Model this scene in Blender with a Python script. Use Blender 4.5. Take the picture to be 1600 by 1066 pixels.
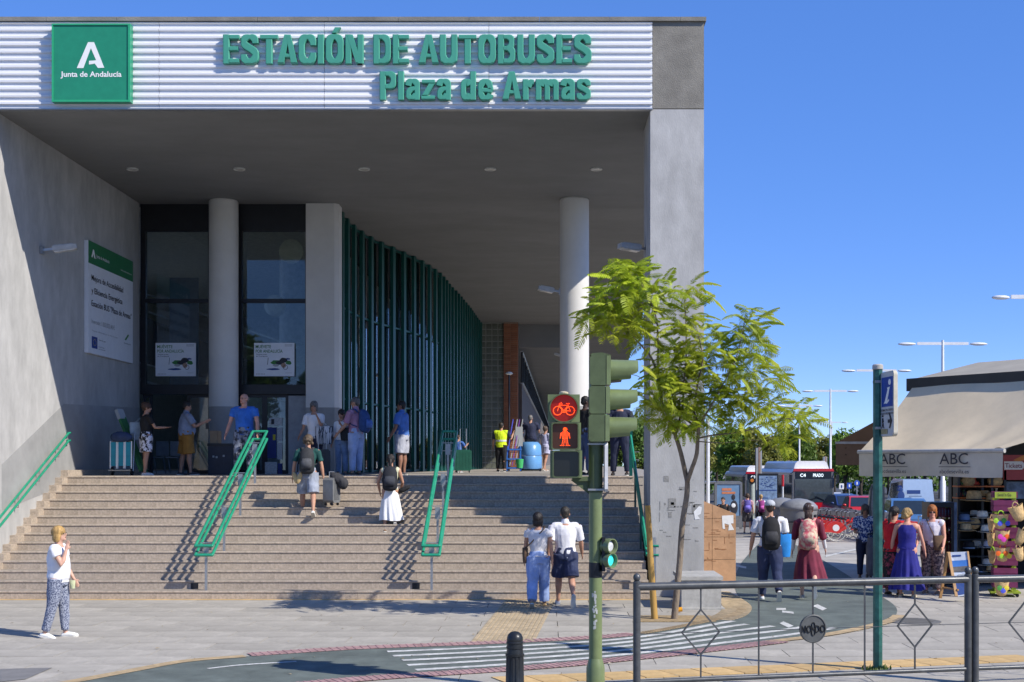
import bpy, bmesh, math, random
from mathutils import Vector, Matrix, noise as mnoise
R = math.radians
rnd = random.Random(7)
scene = bpy.context.scene
col = scene.collection
for o in list(bpy.data.objects): bpy.data.objects.remove(o)

# ---------------------------------------------------------------- camera, sky, sun, exposure
FPX, CX, HY, CH = 1977.0, 851.0, 724.0, 2.52        # focal length in photo pixels, vanishing point, camera height
cd = bpy.data.cameras.new('camera'); cam = bpy.data.objects.new('camera', cd); col.objects.link(cam)
cam.location = (0, 0, CH); cam.rotation_euler = (R(90), 0, 0)
cd.sensor_width = 36; cd.lens = 36*FPX/1600; cd.shift_x = -(CX-800)/1600; cd.shift_y = (HY-533)/1600
cd.clip_end = 3000; scene.camera = cam
SUN = Vector((1.05, -.62, 1.0)).normalized()
w = bpy.data.worlds.new('World'); scene.world = w; w.use_nodes = True
nt = w.node_tree; bg = nt.nodes['Background']
sk = nt.nodes.new('ShaderNodeTexSky'); sk.sky_type = 'NISHITA'; sk.sun_disc = False
sk.sun_elevation = math.asin(SUN.z); sk.sun_rotation = math.atan2(SUN.x, SUN.y)
sk.altitude = 0; sk.air_density = .35; sk.dust_density = 0; sk.ozone_density = 3.5
hs = nt.nodes.new('ShaderNodeHueSaturation'); hs.inputs['Saturation'].default_value = 1.92; hs.inputs['Hue'].default_value = .521; hs.inputs['Value'].default_value = 3.45
gm = nt.nodes.new('ShaderNodeGamma'); gm.inputs[1].default_value = .42; nt.links.new(sk.outputs[0], gm.inputs[0]); nt.links.new(gm.outputs[0], hs.inputs['Color'])
nt.links.new(hs.outputs[0], bg.inputs[0]); bg.inputs[1].default_value = .142
sd = bpy.data.lights.new('sun', 'SUN'); sd.energy = 5.0; sd.angle = R(.5); sd.color = (1, .94, .84)
so = bpy.data.objects.new('sun', sd); col.objects.link(so); so.rotation_euler = SUN.to_track_quat('Z', 'Y').to_euler(); so.location = (20, -10, 30)
vs = scene.view_settings; vs.view_transform = 'Standard'; vs.look = 'None'; vs.exposure = 0.25; vs.gamma = 1; vs.use_curve_mapping = False
scene.cycles.max_bounces = 7; scene.cycles.transparent_max_bounces = 12; scene.cycles.diffuse_bounces = 4
scene.cycles.use_denoising = True; scene.cycles.caustics_reflective = False; scene.cycles.caustics_refractive = False

# ---------------------------------------------------------------- helpers
def zg(d): return 0.0 if d < 27 else -.016*(min(d, 110)-27)
def P(px, py, d): return Vector(((px-CX)*d/FPX, d, CH-(py-HY)*d/FPX))       # photo pixel at depth d
def PX(px, d): return (px-CX)*d/FPX
def PZ(py, d): return CH-(py-HY)*d/FPX
def G(px, py):                                                              # photo pixel on the ground
    d = FPX*CH/max(py-HY, 4)
    for _ in range(30):
        d = FPX*(CH-zg(d))/max(py-HY, 4) if d > 27 else d
    return Vector(((px-CX)*d/FPX, d, zg(d)))
WM = {}
class MB:
    def __init__(s): s.v = []; s.f = []; s.m = []; s.mi = 0
    def add(s, vs, fs):
        n = len(s.v); s.v += [tuple(v) for v in vs]; s.f += [tuple(i+n for i in f) for f in fs]; s.m += [s.mi]*len(fs); return s
    def box(s, c, sz, M=None):
        x, y, z = sz[0]/2, sz[1]/2, sz[2]/2
        vs = [Vector((a*x, b*y, e*z)) for e in (-1, 1) for b in (-1, 1) for a in (-1, 1)]
        if M is not None: vs = [M @ v for v in vs]
        return s.add([v+Vector(c) for v in vs], [(0,2,3,1),(4,5,7,6),(0,1,5,4),(2,6,7,3),(0,4,6,2),(1,3,7,5)])
    def b2(s, a, b): return s.box([(a[i]+b[i])/2 for i in range(3)], [abs(b[i]-a[i]) for i in range(3)])
    def bar(s, p, q, w_, h_, up=(0,0,1)):
        p = Vector(p); q = Vector(q); d = q-p; L = d.length
        if L < 1e-6: return s
        z = d/L; u = Vector(up)
        if abs(z.dot(u)) > .98: u = Vector((0,1,0))
        x = u.cross(z).normalized(); y = z.cross(x)
        return s.box((p+q)/2, (w_, h_, L), Matrix((x, y, z)).transposed())
    def tube(s, pts, r, n=8, cap=True):
        pts = [Vector(p) for p in pts]; k = len(pts)
        rs = r if isinstance(r, (list, tuple)) else [r]*k
        n0 = len(s.v); vs = []; ref = None
        for i, p in enumerate(pts):
            t = (pts[min(i+1, k-1)]-pts[max(i-1, 0)])
            t = t.normalized() if t.length > 1e-9 else Vector((0,0,1))
            if ref is None: ref = Vector((1,0,0)) if abs(t.x) < .8 else Vector((0,1,0))
            x = (ref-t*ref.dot(t)).normalized(); y = t.cross(x); ref = x
            ra, rb = rs[i] if isinstance(rs[i], (list, tuple)) else (rs[i], rs[i])
            for j in range(n):
                a = 2*math.pi*j/n; vs.append(p+x*(math.cos(a)*ra)+y*(math.sin(a)*rb))
        fs = [(i*n+j, i*n+(j+1) % n, (i+1)*n+(j+1) % n, (i+1)*n+j) for i in range(k-1) for j in range(n)]
        if cap: fs += [tuple(range(n-1, -1, -1)), tuple((k-1)*n+j for j in range(n))]
        return s.add(vs, fs)
    def cyl(s, p, q, r0, r1=None, n=16): return s.tube([p, q], [r0, r0 if r1 is None else r1], n)
    def lathe(s, prof, n=20, c=(0,0,0)):
        c = Vector(c); vs = []; k = len(prof)
        for r, z in prof:
            for j in range(n):
                a = 2*math.pi*j/n; vs.append(c+Vector((math.cos(a)*r, math.sin(a)*r, z)))
        fs = [(i*n+j, i*n+(j+1) % n, (i+1)*n+(j+1) % n, (i+1)*n+j) for i in range(k-1) for j in range(n)]
        fs += [tuple(range(n-1, -1, -1)), tuple((k-1)*n+j for j in range(n))]
        return s.add(vs, fs)
    def ell(s, c, r, n=12, k=8, M=None):
        c = Vector(c); vs = []
        for i in range(k+1):
            t = math.pi*(i+.001 if i == 0 else i-.001 if i == k else i)/k
            for j in range(n):
                a = 2*math.pi*j/n
                v = Vector((r[0]*math.sin(t)*math.cos(a), r[1]*math.sin(t)*math.sin(a), -r[2]*math.cos(t)))
                vs.append(c+(M @ v if M is not None else v))
        fs = [(i*n+j, i*n+(j+1) % n, (i+1)*n+(j+1) % n, (i+1)*n+j) for i in range(k) for j in range(n)]
        fs += [tuple(range(n-1, -1, -1)), tuple(k*n+j for j in range(n))]
        return s.add(vs, fs)
    def prism(s, poly, axis, a, b):          # poly: 2-D points, extruded along axis from a to b
        def mk(p, t): return {'x': (t, p[0], p[1]), 'y': (p[0], t, p[1]), 'z': (p[0], p[1], t)}[axis]
        n = len(poly); vs = [mk(p, a) for p in poly]+[mk(p, b) for p in poly]
        fs = [tuple(range(n)), tuple(range(2*n-1, n-1, -1))]+[(i, i+n, (i+1) % n+n, (i+1) % n) for i in range(n)]
        return s.add(vs, fs)
    def xf(s, M): s.v = [tuple(M @ Vector(v)) for v in s.v]; return s
def link(o, parent=None):
    col.objects.link(o)
    if parent is not None: o.parent = parent
    return o
def mesh(name, mb, mats, smooth=False, fix=True):
    me = bpy.data.meshes.new(name); me.from_pydata(mb.v, [], mb.f)
    for m in (mats if isinstance(mats, (list, tuple)) else [mats]): me.materials.append(m)
    if any(mb.m): me.polygons.foreach_set('material_index', mb.m)
    if fix:
        bm = bmesh.new(); bm.from_mesh(me); bmesh.ops.recalc_face_normals(bm, faces=bm.faces); bm.to_mesh(me); bm.free()
    if smooth:
        me.polygons.foreach_set('use_smooth', [True]*len(me.polygons))
        if smooth != 'all': me.set_sharp_from_angle(angle=R(smooth if smooth > 1 else 40))
    me.update(); return me
def obj(name, mb, mats, parent=None, world=False, smooth=False, fix=True, loc=None, rot=None):
    if world and parent is not None and parent in WM:
        mb.xf(WM[parent].inverted())
    o = bpy.data.objects.new(name, mesh(name, mb, mats, smooth, fix)); link(o, parent)
    if loc is not None: o.location = loc
    if rot is not None: o.rotation_euler = rot
    return o
def tag(o, label=None, cat=None, group=None, kind=None):
    if label: o['label'] = label
    if cat: o['category'] = cat
    if group: o['group'] = group
    if kind: o['kind'] = kind
    return o
def thing(name, label, cat, loc=(0,0,0), rz=0, group=None, kind=None):
    o = bpy.data.objects.new(name, None); o.empty_display_size = .2; link(o)
    o.location = loc; o.rotation_euler = (0, 0, rz); WM[o] = Matrix.Translation(loc) @ Matrix.Rotation(rz, 4, 'Z')
    return tag(o, label, cat, group, kind)
def inst(name, me, parent=None, loc=(0,0,0), rot=(0,0,0), sc=None):
    o = bpy.data.objects.new(name, me); link(o, parent); o.location = loc; o.rotation_euler = rot
    if sc is not None: o.scale = sc if isinstance(sc, (tuple, list)) else (sc,)*3
    return o
def dup(root, loc, rz=0, label=None, group=None):
    def cp(o, par):
        c = o.copy(); col.objects.link(c)
        if par is not None: c.parent = par
        for ch in kids.get(o, ()): cp(ch, c)
        return c
    kids = {}
    for o in list(root.children_recursive): kids.setdefault(o.parent, []).append(o)
    r = cp(root, None); r.location = loc; r.rotation_euler = (0, 0, rz)
    WM[r] = Matrix.Translation(loc) @ Matrix.Rotation(rz, 4, 'Z')
    return tag(r, label, None, group)

# ---------------------------------------------------------------- materials
MC = {}
def mat(name, c, rough=.6, metal=0, var=.12, sc=6, bump=0, bsc=40, rv=0, c2=None, emit=0, coat=0, stain=0, spec=.4, lo=.35, hi=.65, gen='Object', stretch=None):
    if name in MC: return MC[name]
    m = bpy.data.materials.new(name); m.use_nodes = True; MC[name] = m
    t = m.node_tree; N = t.nodes; L = t.links; b = N['Principled BSDF']
    b.inputs['Roughness'].default_value = rough; b.inputs['Metallic'].default_value = metal
    b.inputs['Specular IOR Level'].default_value = spec
    if coat: b.inputs['Coat Weight'].default_value = coat; b.inputs['Coat Roughness'].default_value = .08
    tc = N.new('ShaderNodeTexCoord'); vec = tc.outputs[gen]
    if stretch:
        mp = N.new('ShaderNodeMapping'); mp.inputs['Scale'].default_value = stretch; L.new(vec, mp.inputs[0]); vec = mp.outputs[0]
    n1 = N.new('ShaderNodeTexNoise'); n1.inputs['Scale'].default_value = sc; n1.inputs['Detail'].default_value = 6; n1.inputs['Roughness'].default_value = .65
    L.new(vec, n1.inputs['Vector'])
    rp = N.new('ShaderNodeValToRGB'); rp.color_ramp.elements[0].position = lo; rp.color_ramp.elements[1].position = hi
    ca = [x*(1-var) for x in c]; cb = [min(1, x*(1+var)) for x in c]
    if c2 is not None: ca, cb = c, c2
    rp.color_ramp.elements[0].color = (*ca[:3], 1); rp.color_ramp.elements[1].color = (*cb[:3], 1)
    L.new(n1.outputs[0], rp.inputs[0]); out = rp.outputs[0]
    if stain:
        n3 = N.new('ShaderNodeTexNoise'); n3.inputs['Scale'].default_value = sc*.23; n3.inputs['Detail'].default_value = 8; n3.inputs['Roughness'].default_value = .75
        L.new(vec, n3.inputs['Vector'])
        r3 = N.new('ShaderNodeMapRange'); r3.inputs[1].default_value = .42; r3.inputs[2].default_value = .7
        r3.inputs[3].default_value = 1; r3.inputs[4].default_value = 1-stain; L.new(n3.outputs[0], r3.inputs[0])
        mx = N.new('ShaderNodeMix'); mx.data_type = 'RGBA'; mx.blend_type = 'MULTIPLY'; mx.inputs[0].default_value = 1
        L.new(out, mx.inputs[6]); L.new(r3.outputs[0], mx.inputs[7]); out = mx.outputs[2]
    if rv:
        oi = N.new('ShaderNodeObjectInfo'); mr = N.new('ShaderNodeMapRange'); mr.inputs[3].default_value = 1-rv; mr.inputs[4].default_value = 1+rv
        L.new(oi.outputs['Random'], mr.inputs[0]); mx = N.new('ShaderNodeMix'); mx.data_type = 'RGBA'; mx.blend_type = 'MULTIPLY'; mx.inputs[0].default_value = 1
        L.new(out, mx.inputs[6]); L.new(mr.outputs[0], mx.inputs[7]); out = mx.outputs[2]
    L.new(out, b.inputs['Base Color'])
    if emit:
        L.new(out, b.inputs['Emission Color']); b.inputs['Emission Strength'].default_value = emit
    if bump:
        n2 = N.new('ShaderNodeTexNoise'); n2.inputs['Scale'].default_value = bsc; n2.inputs['Detail'].default_value = 4; L.new(vec, n2.inputs['Vector'])
        bp = N.new('ShaderNodeBump'); bp.inputs['Strength'].default_value = bump; bp.inputs['Distance'].default_value = .02
        L.new(n2.outputs[0], bp.inputs['Height']); L.new(bp.outputs[0], b.inputs['Normal'])
    return m
def glass(name, tint=(.9,.95,.93), refl=.12, trans=1.0):
    if name in MC: return MC[name]
    m = bpy.data.materials.new(name); m.use_nodes = True; MC[name] = m
    t = m.node_tree; N = t.nodes; L = t.links; N.clear()
    o = N.new('ShaderNodeOutputMaterial'); tr = N.new('ShaderNodeBsdfTransparent'); gl = N.new('ShaderNodeBsdfGlossy'); mx = N.new('ShaderNodeMixShader')
    fr = N.new('ShaderNodeFresnel'); fr.inputs[0].default_value = 1.5; ma = N.new('ShaderNodeMath'); ma.operation = 'ADD'; ma.use_clamp = True
    ma.inputs[1].default_value = refl-.04; L.new(fr.outputs[0], ma.inputs[0])
    tr.inputs[0].default_value = (*[x*trans for x in tint], 1); gl.inputs[1].default_value = .015
    L.new(ma.outputs[0], mx.inputs[0]); L.new(tr.outputs[0], mx.inputs[1]); L.new(gl.outputs[0], mx.inputs[2]); L.new(mx.outputs[0], o.inputs[0])
    return m
def leafmat(name, c, c2):
    m = mat(name, c, rough=.5, var=0, c2=c2, sc=2.2, rv=.22)
    b = m.node_tree.nodes['Principled BSDF']; t = m.node_tree
    tl = t.nodes.new('ShaderNodeBsdfTranslucent'); mx = t.nodes.new('ShaderNodeMixShader'); mx.inputs[0].default_value = .38
    src = b.inputs['Base Color'].links[0].from_socket; t.links.new(src, tl.inputs[0])
    out = [n for n in t.nodes if n.type == 'OUTPUT_MATERIAL'][0]
    t.links.new(b.outputs[0], mx.inputs[1]); t.links.new(tl.outputs[0], mx.inputs[2]); t.links.new(mx.outputs[0], out.inputs[0])
    return m
# ---------------------------------------------------------------- lettering (flat meshes made from the built-in font)
def textmb(s, width=None, height=None, bold=0, ext=0, space=1.0, align='L', shear=0):
    cu = bpy.data.curves.new('t', 'FONT'); cu.body = s; cu.size = 1; cu.offset = bold; cu.extrude = ext; cu.space_character = space; cu.shear = shear; cu.resolution_u = 3
    o = bpy.data.objects.new('t', cu); me = bpy.data.meshes.new_from_object(o)
    vs = [v.co.copy() for v in me.vertices]; fs = [tuple(p.vertices) for p in me.polygons]
    bpy.data.objects.remove(o); bpy.data.curves.remove(cu); bpy.data.meshes.remove(me)
    x0 = min(v.x for v in vs); x1 = max(v.x for v in vs)
    cap = .729
    sy = height/cap if height else None
    sx = width/(x1-x0) if width else sy
    if sy is None: sy = sx
    off = {'L': -x0*sx, 'C': -(x0+x1)/2*sx, 'R': -x1*sx}[align]
    mb = MB(); mb.add([(v.x*sx+off, v.y*sy, v.z) for v in vs], fs); return mb      # in the x-y plane, z towards the reader
def plane_m(o, right, up, nrm=None):
    r = Vector(right).normalized(); u = Vector(up).normalized(); n = r.cross(u)
    M = Matrix((r, u, n)).transposed().to_4x4(); M.translation = Vector(o); return M
def text(name, s, o, parent, m, right=(1,0,0), up=(0,0,1), **k):
    mb = textmb(s, **k); mb.xf(plane_m(o, right, up)); return obj(name, mb, m, parent, world=True, fix=False)
def islands(mb):
    par = list(range(len(mb.v)))
    def fd(i):
        while par[i] != i: par[i] = par[par[i]]; i = par[i]
        return i
    for f in mb.f:
        for i in f[1:]: par[fd(i)] = fd(f[0])
    g = {}
    for f in mb.f: g.setdefault(fd(f[0]), []).append(f)
    it = []
    for fs in g.values():
        ids = sorted({i for f in fs for i in f}); xs = [mb.v[i][0] for i in ids]; it.append([min(xs), max(xs), fs, ids])
    it.sort(key=lambda t: t[0]); out = []
    for t in it:
        if out and t[0] < out[-1][1]-.25*min(t[1]-t[0], out[-1][1]-out[-1][0]): out[-1][1] = max(out[-1][1], t[1]); out[-1][2] += t[2]; out[-1][3] += t[3]
        else: out.append(t)
    res = []
    for a, b, fs, ids in out:
        mp = {i: k for k, i in enumerate(ids)}; m2 = MB(); m2.add([mb.v[i] for i in ids], [tuple(mp[i] for i in f) for f in fs]); res.append(m2)
    return res
# ================================================================ GROUND
m_base = mat('ground_base', (.23,.22,.20), .9, sc=.6, bump=.3)
m_slab = mat('paving_slab', (.41,.38,.325), .8, var=.16, sc=3.2, bump=.15, bsc=70, rv=.08, stain=.32)
m_far = mat('far_paving', (.42,.395,.355), .85, var=.15, sc=1.2, stain=.15)
m_asph = mat('asphalt', (.07,.07,.072), .9, sc=2, bump=.3, bsc=60)
m_path = mat('cycle_path_coating', (.125,.148,.133), .85, var=.2, sc=2.5, bump=.25, bsc=120, stain=.25)
m_white = mat('road_paint', (.60,.60,.57), .85, var=.2, sc=14, stain=.5)
m_ochre = mat('ochre_tile', (.56,.38,.17), .8, var=.18, sc=5, rv=.1, bump=.1, stain=.2)
m_edge = mat('edge_strip', (.47,.35,.20), .85, var=.22, sc=7, bump=.15, stain=.35)
m_pink = mat('pink_tile', (.40,.245,.235), .85, var=.2, sc=6, stain=.3)
m_yel = mat('yellow_tactile', (.46,.365,.235), .85, var=.2, sc=6, stain=.3)
mb = MB(); rows = [-60, 13.9, 27, 110, 1500]
vs = [(x, d, zg(d)-.045) for d in rows for x in (-900, -15, 15, 900)]
mb.add(vs, [(i*4+j, i*4+j+1, (i+1)*4+j+1, (i+1)*4+j) for i in range(4) for j in range(3)])
tag(obj('ground', mb, m_base), kind='structure')
pav = thing('pavement', None, None, (0, 14, 0), kind='structure')
smes = []
for k in range(3):
    b = MB(); b.box((0, 0, -.025), (1.19, .612, .05)); smes.append(mesh('paving_slab', b, m_slab))
nx = 17
for j in range(15):
    d = 14.32+j*.62
    for i in range(nx):
        x = -10.6+i*1.2+(.6 if j % 2 else 0)
        o = inst('slab', smes[(i+j) % 3], pav, (x, d-14, rnd.uniform(-.0025, .0015)), (0, 0, rnd.uniform(-.002,.002)))
b = MB()
for j in range(18):                                            # paving between the pier, the kiosk and the street
    d = 23.62+j*1.4
    for i in range(18):
        x = 2.0+i*1.2+(.6 if j % 2 else 0)
        if d < 23.7 and x < 2.1: continue
        b.box((x, d+.39, (zg(d)+zg(d+1.4))/2-.025), (1.19, 1.39, .05), Matrix.Rotation(math.atan(-.016) if d > 27 else 0, 3, 'X'))
tag(obj('slab_field', b, m_far, pav, world=True), kind='stuff')
b = MB(); q = [(-900, 49), (900, 49), (900, 400), (-900, 400)]
b.add([(x, d, zg(d)-.02) for d in (62, 110, 260) for x in (2.5, 300)], [(0,1,3,2), (2,3,5,4)])
tag(obj('road', b, m_asph), kind='structure')

def smooth_pts(ps, n=8):
    out = []
    for i in range(len(ps)-1):
        p0, p1, p2, p3 = ps[max(i-1,0)], ps[i], ps[i+1], ps[min(i+2, len(ps)-1)]
        for k in range(n):
            t = k/n; out.append(.5*((2*p1)+(p2-p0)*t+(2*p0-5*p1+4*p2-p3)*t*t+(3*p1-p0-3*p2+p3)*t**3))
    return out+[ps[-1]]
def gp(*pp): return [G(*p) for p in pp]
far_edge = smooth_pts(gp((40,1080),(200,1050),(290,1034),(390,1026),(560,1015),(740,1008),(920,999),(1000,992),(1095,975),(1150,962),(1164,950),(1152,930),(1148,905),(1160,878),(1185,850)))
near_edge = smooth_pts(gp((330,1082),(560,1060),(800,1044),(940,1032),(1100,1015),(1200,1003),(1300,990),(1384,971),(1402,956),(1391,941),(1357,921),(1310,890),(1262,862),(1240,850)))
def resamp(ps, n):
    L = [0]
    for a, c in zip(ps, ps[1:]): L.append(L[-1]+(c-a).length)
    out = []; j = 0
    for k in range(n):
        t = L[-1]*k/(n-1)
        while j < len(ps)-2 and L[j+1] < t: j += 1
        s = (t-L[j])/max(1e-9, L[j+1]-L[j]); out.append(ps[j].lerp(ps[j+1], s))
    return out
A, B = resamp(far_edge, 70), resamp(near_edge, 70)
b = MB(); Z = .006
b.add([(p.x, p.y, p.z+Z) for p in A+B], [(i, i+1, 71+i, 70+i) for i in range(69)])
tag(obj('cycle_path', b, m_path), kind='structure')
def ribbon(pts, wid, z, off=0):
    vs = []; n = len(pts)
    for i, p in enumerate(pts):
        t = (pts[min(i+1,n-1)]-pts[max(i-1,0)]); t.z = 0; t.normalize(); nn = Vector((-t.y, t.x, 0))
        for s in (off-wid/2, off+wid/2): vs.append((p.x+nn.x*s, p.y+nn.y*s, p.z+z))
    mb = MB(); mb.add(vs, [(2*i, 2*i+1, 2*i+3, 2*i+2) for i in range(n-1)]); return mb
def seg(ps, x0, x1):                      # pieces of an edge between two photo columns
    return [p for p in ps if x0 <= CX+p.x*FPX/p.y <= x1]
mk = thing('path_markings', None, None, (0, 18, 0), kind='structure')
FE, NE = resamp(far_edge, 400), resamp(near_edge, 400)
def ribs(pts, wid, z, off, step=.07, w=.03, h=.006):
    mb = MB(); acc = 0
    for a, c in zip(pts, pts[1:]):
        acc += (c-a).length
        if acc > step:
            acc = 0; t = (c-a).normalized(); nn = Vector((-t.y, t.x, 0))
            mb.bar(a+nn*(off-wid/2)+Vector((0,0,z)), a+nn*(off+wid/2)+Vector((0,0,z)), w, h)
    return mb
obj('ochre_edge_strip', ribbon([p for p in FE[:200] if CX+p.x*FPX/p.y < 392], .2, .012), m_edge, mk, True)
f2 = [p for p in FE if 390 <= CX+p.x*FPX/p.y <= 1002 and p.y < 19.5]
obj('pink_strip', ribbon(f2, .3, .012, .1), m_pink, mk, True); tag(obj('rib', ribs(resamp(f2, 220), .3, .014, .1, .08), m_pink, mk, True), kind='stuff')
f3 = [p for p in FE if CX+p.x*FPX/p.y > 1000 and p.y < 22]
obj('ochre_edge_strip', ribbon(f3, .16, .013, .05), m_edge, mk, True); tag(obj('rib', ribs(resamp(f3, 120), .16, .016, .05, .05, .03), m_edge, mk, True), kind='stuff')
n2 = [p for p in NE if 430 <= CX+p.x*FPX/p.y <= 1235 and p.y < 18]
obj('pink_strip', ribbon(n2, .3, .012, -.1), m_pink, mk, True); tag(obj('rib', ribs(resamp(n2, 260), .3, .014, -.1, .08), m_pink, mk, True), kind='stuff')
n3 = [p for p in NE if 1195 <= CX+p.x*FPX/p.y <= 1405 and p.y < 21]
obj('ochre_edge_strip', ribbon(n3, .2, .013, -.05), m_edge, mk, True)
# curved tactile band that rounds the bench
cv = smooth_pts(gp((1118,925),(1140,938),(1152,950),(1142,962),(1120,969)))
cv = resamp(cv, 160)
obj('tactile_band', ribbon(cv, .5, .011), m_yel, mk, True); tag(obj('rib', MB().add(*(lambda r: (r.v, r.f))(ribs(cv, .5, .014, 0, .09, .035, .008))), m_yel, mk, True), kind='stuff')
# zebra stripes run along the path
def lerp_edge(px, t):
    a = min((p for p in FE if p.y < 20.6), key=lambda p: abs(CX+p.x*FPX/p.y-px)); c = min((p for p in NE if p.y < 20.6), key=lambda p: abs(CX+p.x*FPX/p.y-px))
    return a.lerp(c, t)
for k, (t, x0, x1) in enumerate(((.16, 590, 1225), (.34, 600, 1255), (.52, 612, 1300), (.70, 620, 1345), (.88, 632, 1350))):
    pts = [lerp_edge(x0+(x1-x0)*i/24, t) for i in range(25)]
    pts = [sum((pts[max(0,min(24,i+j))] for j in (-2,-1,0,1,2)), Vector())/5 for i in range(25)]
    obj('zebra_stripe', ribbon(pts, .135, .0105), m_white, mk, True)
ln = smooth_pts(gp((325,1046),(380,1040),(463,1035))); obj('centre_line', ribbon(ln, .07, .0105), m_white, mk, True)
for q in (((1218,975),(1232,982),(1240,979),(1224,972)), ((1270,948),(1285,955),(1292,952),(1277,945)), ((1213,951),(1228,951),(1228,954),(1213,954)),((1150,883),(1166,886),(1166,889),(1150,886)),((1222,958),(1240,960),(1240,957),(1222,955))):
    pp = gp(*q); b = MB(); b.add([(p.x, p.y, p.z+.0105) for p in pp], [(0,1,2,3)]); obj('lane_mark', b, m_white, mk, True)
for q in (((1190,862),(1290,884),(1290,887),(1190,864)), ((1290,868),(1345,856),(1345,858),(1290,871))):
    pp = gp(*q); b = MB(); b.add([(p.x, p.y, p.z+.004) for p in pp], [(0,1,2,3)]); obj('lane_mark', b, m_white, mk, True)
# yellow ribbed guide strip up to the stairs
a0, a1, a2, a3 = gp((735,1004),(835,1003),(868,938),(790,938))
tp = thing('tactile_paving', None, None, ((a0+a2)/2)[:], kind='structure')
b = MB(); b.add([(p.x, p.y, .006) for p in (a0,a1,a2,a3)], [(0,1,2,3)]); obj('tactile_base', b, m_yel, tp, True)
b = MB()
for i in range(13):
    t = (i+.5)/13; b.bar(a0.lerp(a1,t)+Vector((0,0,.008)), a3.lerp(a2,t)+Vector((0,0,.008)), .045, .01)
for k in range(1,5): pass
tag(obj('rib', b, m_yel, tp, True), kind='stuff')
b = MB(); b.b2((-10.6, 23.30, 0), (1.95, 23.395, .008)); tag(obj('ochre_kerb_line', b, m_ochre), kind='structure')
# ochre guide tiles in the foreground
gt = thing('guide_tiles', None, None, (4, 15, 0), kind='structure')
L0, L1 = G(790,1064), G(1620,1028); dr = (L1-L0); n = 17; dr2 = dr.normalized(); nn = Vector((-dr2.y, dr2.x, 0))
tb = MB(); tb.prism([(-.02,-.24),(dr.length/n-.035,-.24),(dr.length/n-.135,.24),(-.12,.24)], 'z', 0, .012); tme = mesh('guide_tile', tb, m_ochre)
for i in range(n):
    p = L0+dr*(i/n); inst('guide_tile', tme, gt, (p.x-4, p.y-15, rnd.uniform(0,.002)), (0,0,math.atan2(dr.y, dr.x)))
# drain cover and manhole
m_iron = mat('cast_iron', (.17,.165,.155), .7, .2)
b = MB(); q = gp((0,1046),(82,1044),(40,1062),(0,1066)); b.add([(p.x,p.y,.006) for p in q], [(0,1,2,3)]); tag(obj('drain_cover', b, mat('dark_slab',(.19,.185,.18),.85,sc=5)), 'dark grey inspection cover set in the paving at the lower left', 'drain cover')
mh = G(1428,971); b = MB(); b.lathe([(.42,0),(.42,.008),(.40,.009)], 28, (mh.x, mh.y, 0))
for i in range(9): b.box((mh.x, mh.y-.32+i*.08, .012), (.68-.09*abs(i-4), .03, .008))
tag(obj('manhole_cover', b, m_iron), 'round ribbed manhole cover at the bend of the cycle path', 'manhole')

# ================================================================ BUS STATION
m_conc = mat('rendered_concrete', (.435,.43,.42), .85, var=.12, sc=2.0, bump=.16, bsc=35, stain=.2, stretch=(1.3,1.3,.6))
m_concd = mat('grey_dado_paint', (.315,.315,.31), .85, var=.1, sc=1.6, bump=.1, bsc=35, stain=.15)
m_rough = mat('dark_render', (.24,.225,.195), .95, var=.16, sc=2.2, bump=.5, bsc=60, stain=.2)
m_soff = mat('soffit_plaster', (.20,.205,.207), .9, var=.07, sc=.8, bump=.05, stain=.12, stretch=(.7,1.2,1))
m_col = mat('column_paint', (.62,.605,.575), .6, var=.05, sc=1.2, bump=.06, bsc=30, stain=.07)
m_rib = mat('white_cladding', (.74,.74,.75), .45, var=.05, sc=.7, stretch=(.3,1,6))
m_teal = mat('teal_paint', (.004,.078,.066), .4, var=.15, sc=3)
m_black = mat('black_metal', (.012,.013,.017), .4, var=.2, sc=4)
m_steel = mat('brushed_steel', (.40,.41,.42), .42, .75, var=.1, sc=8)
m_gl = glass('window_glass', (.84,.88,.85), .06)
m_gld = glass('dark_glass', (.55,.62,.6), .28)
m_stone = mat('pink_granite', (.455,.375,.295), .85, var=.2, sc=22, bump=.35, bsc=160, rv=.05, stain=.22)
XL, XR = -10.6, 2.03; DF = 24.3; ZS = 9.32; ZP = 2.24; D1 = 23.4; TR = .33; RS = .16; DT = D1+13*TR
st = thing('bus_station', 'grey concrete bus station with a deep open porch and white ribbed fascia', 'building', (0, 26, 0))
def sp(name, b, m, par=st, **k): return obj(name, b, m, par, world=True, **k)
roof_edge = [(3.06,24.42),(3.15,30),(3.5,40),(4.6,60),(5.6,85),(6.4,106)]
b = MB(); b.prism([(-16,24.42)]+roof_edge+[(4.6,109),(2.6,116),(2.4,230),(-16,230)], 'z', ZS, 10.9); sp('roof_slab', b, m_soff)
b = MB(); b.b2((-16, DF-.0, ZS+.0), (-10.62, 24.4, 11.0)); b.b2((-16, DF, -.04), (XL-.0, DF+.4, ZS)); sp('front_wall', b, m_conc)
b = MB(); b.b2((XL-.4, DF+.402, -.04), (XL, 33.1, ZS)); sp('side_wall', b, m_conc)
b = MB(); b.prism([(DF+.404,1.6),(DF+.404,2.5),(27.9,3.83),(33.1,3.97),(33.1,2.0),(27.7,2.0)], 'x', XL, XL+.005); sp('dado_band', b, m_concd)
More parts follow.
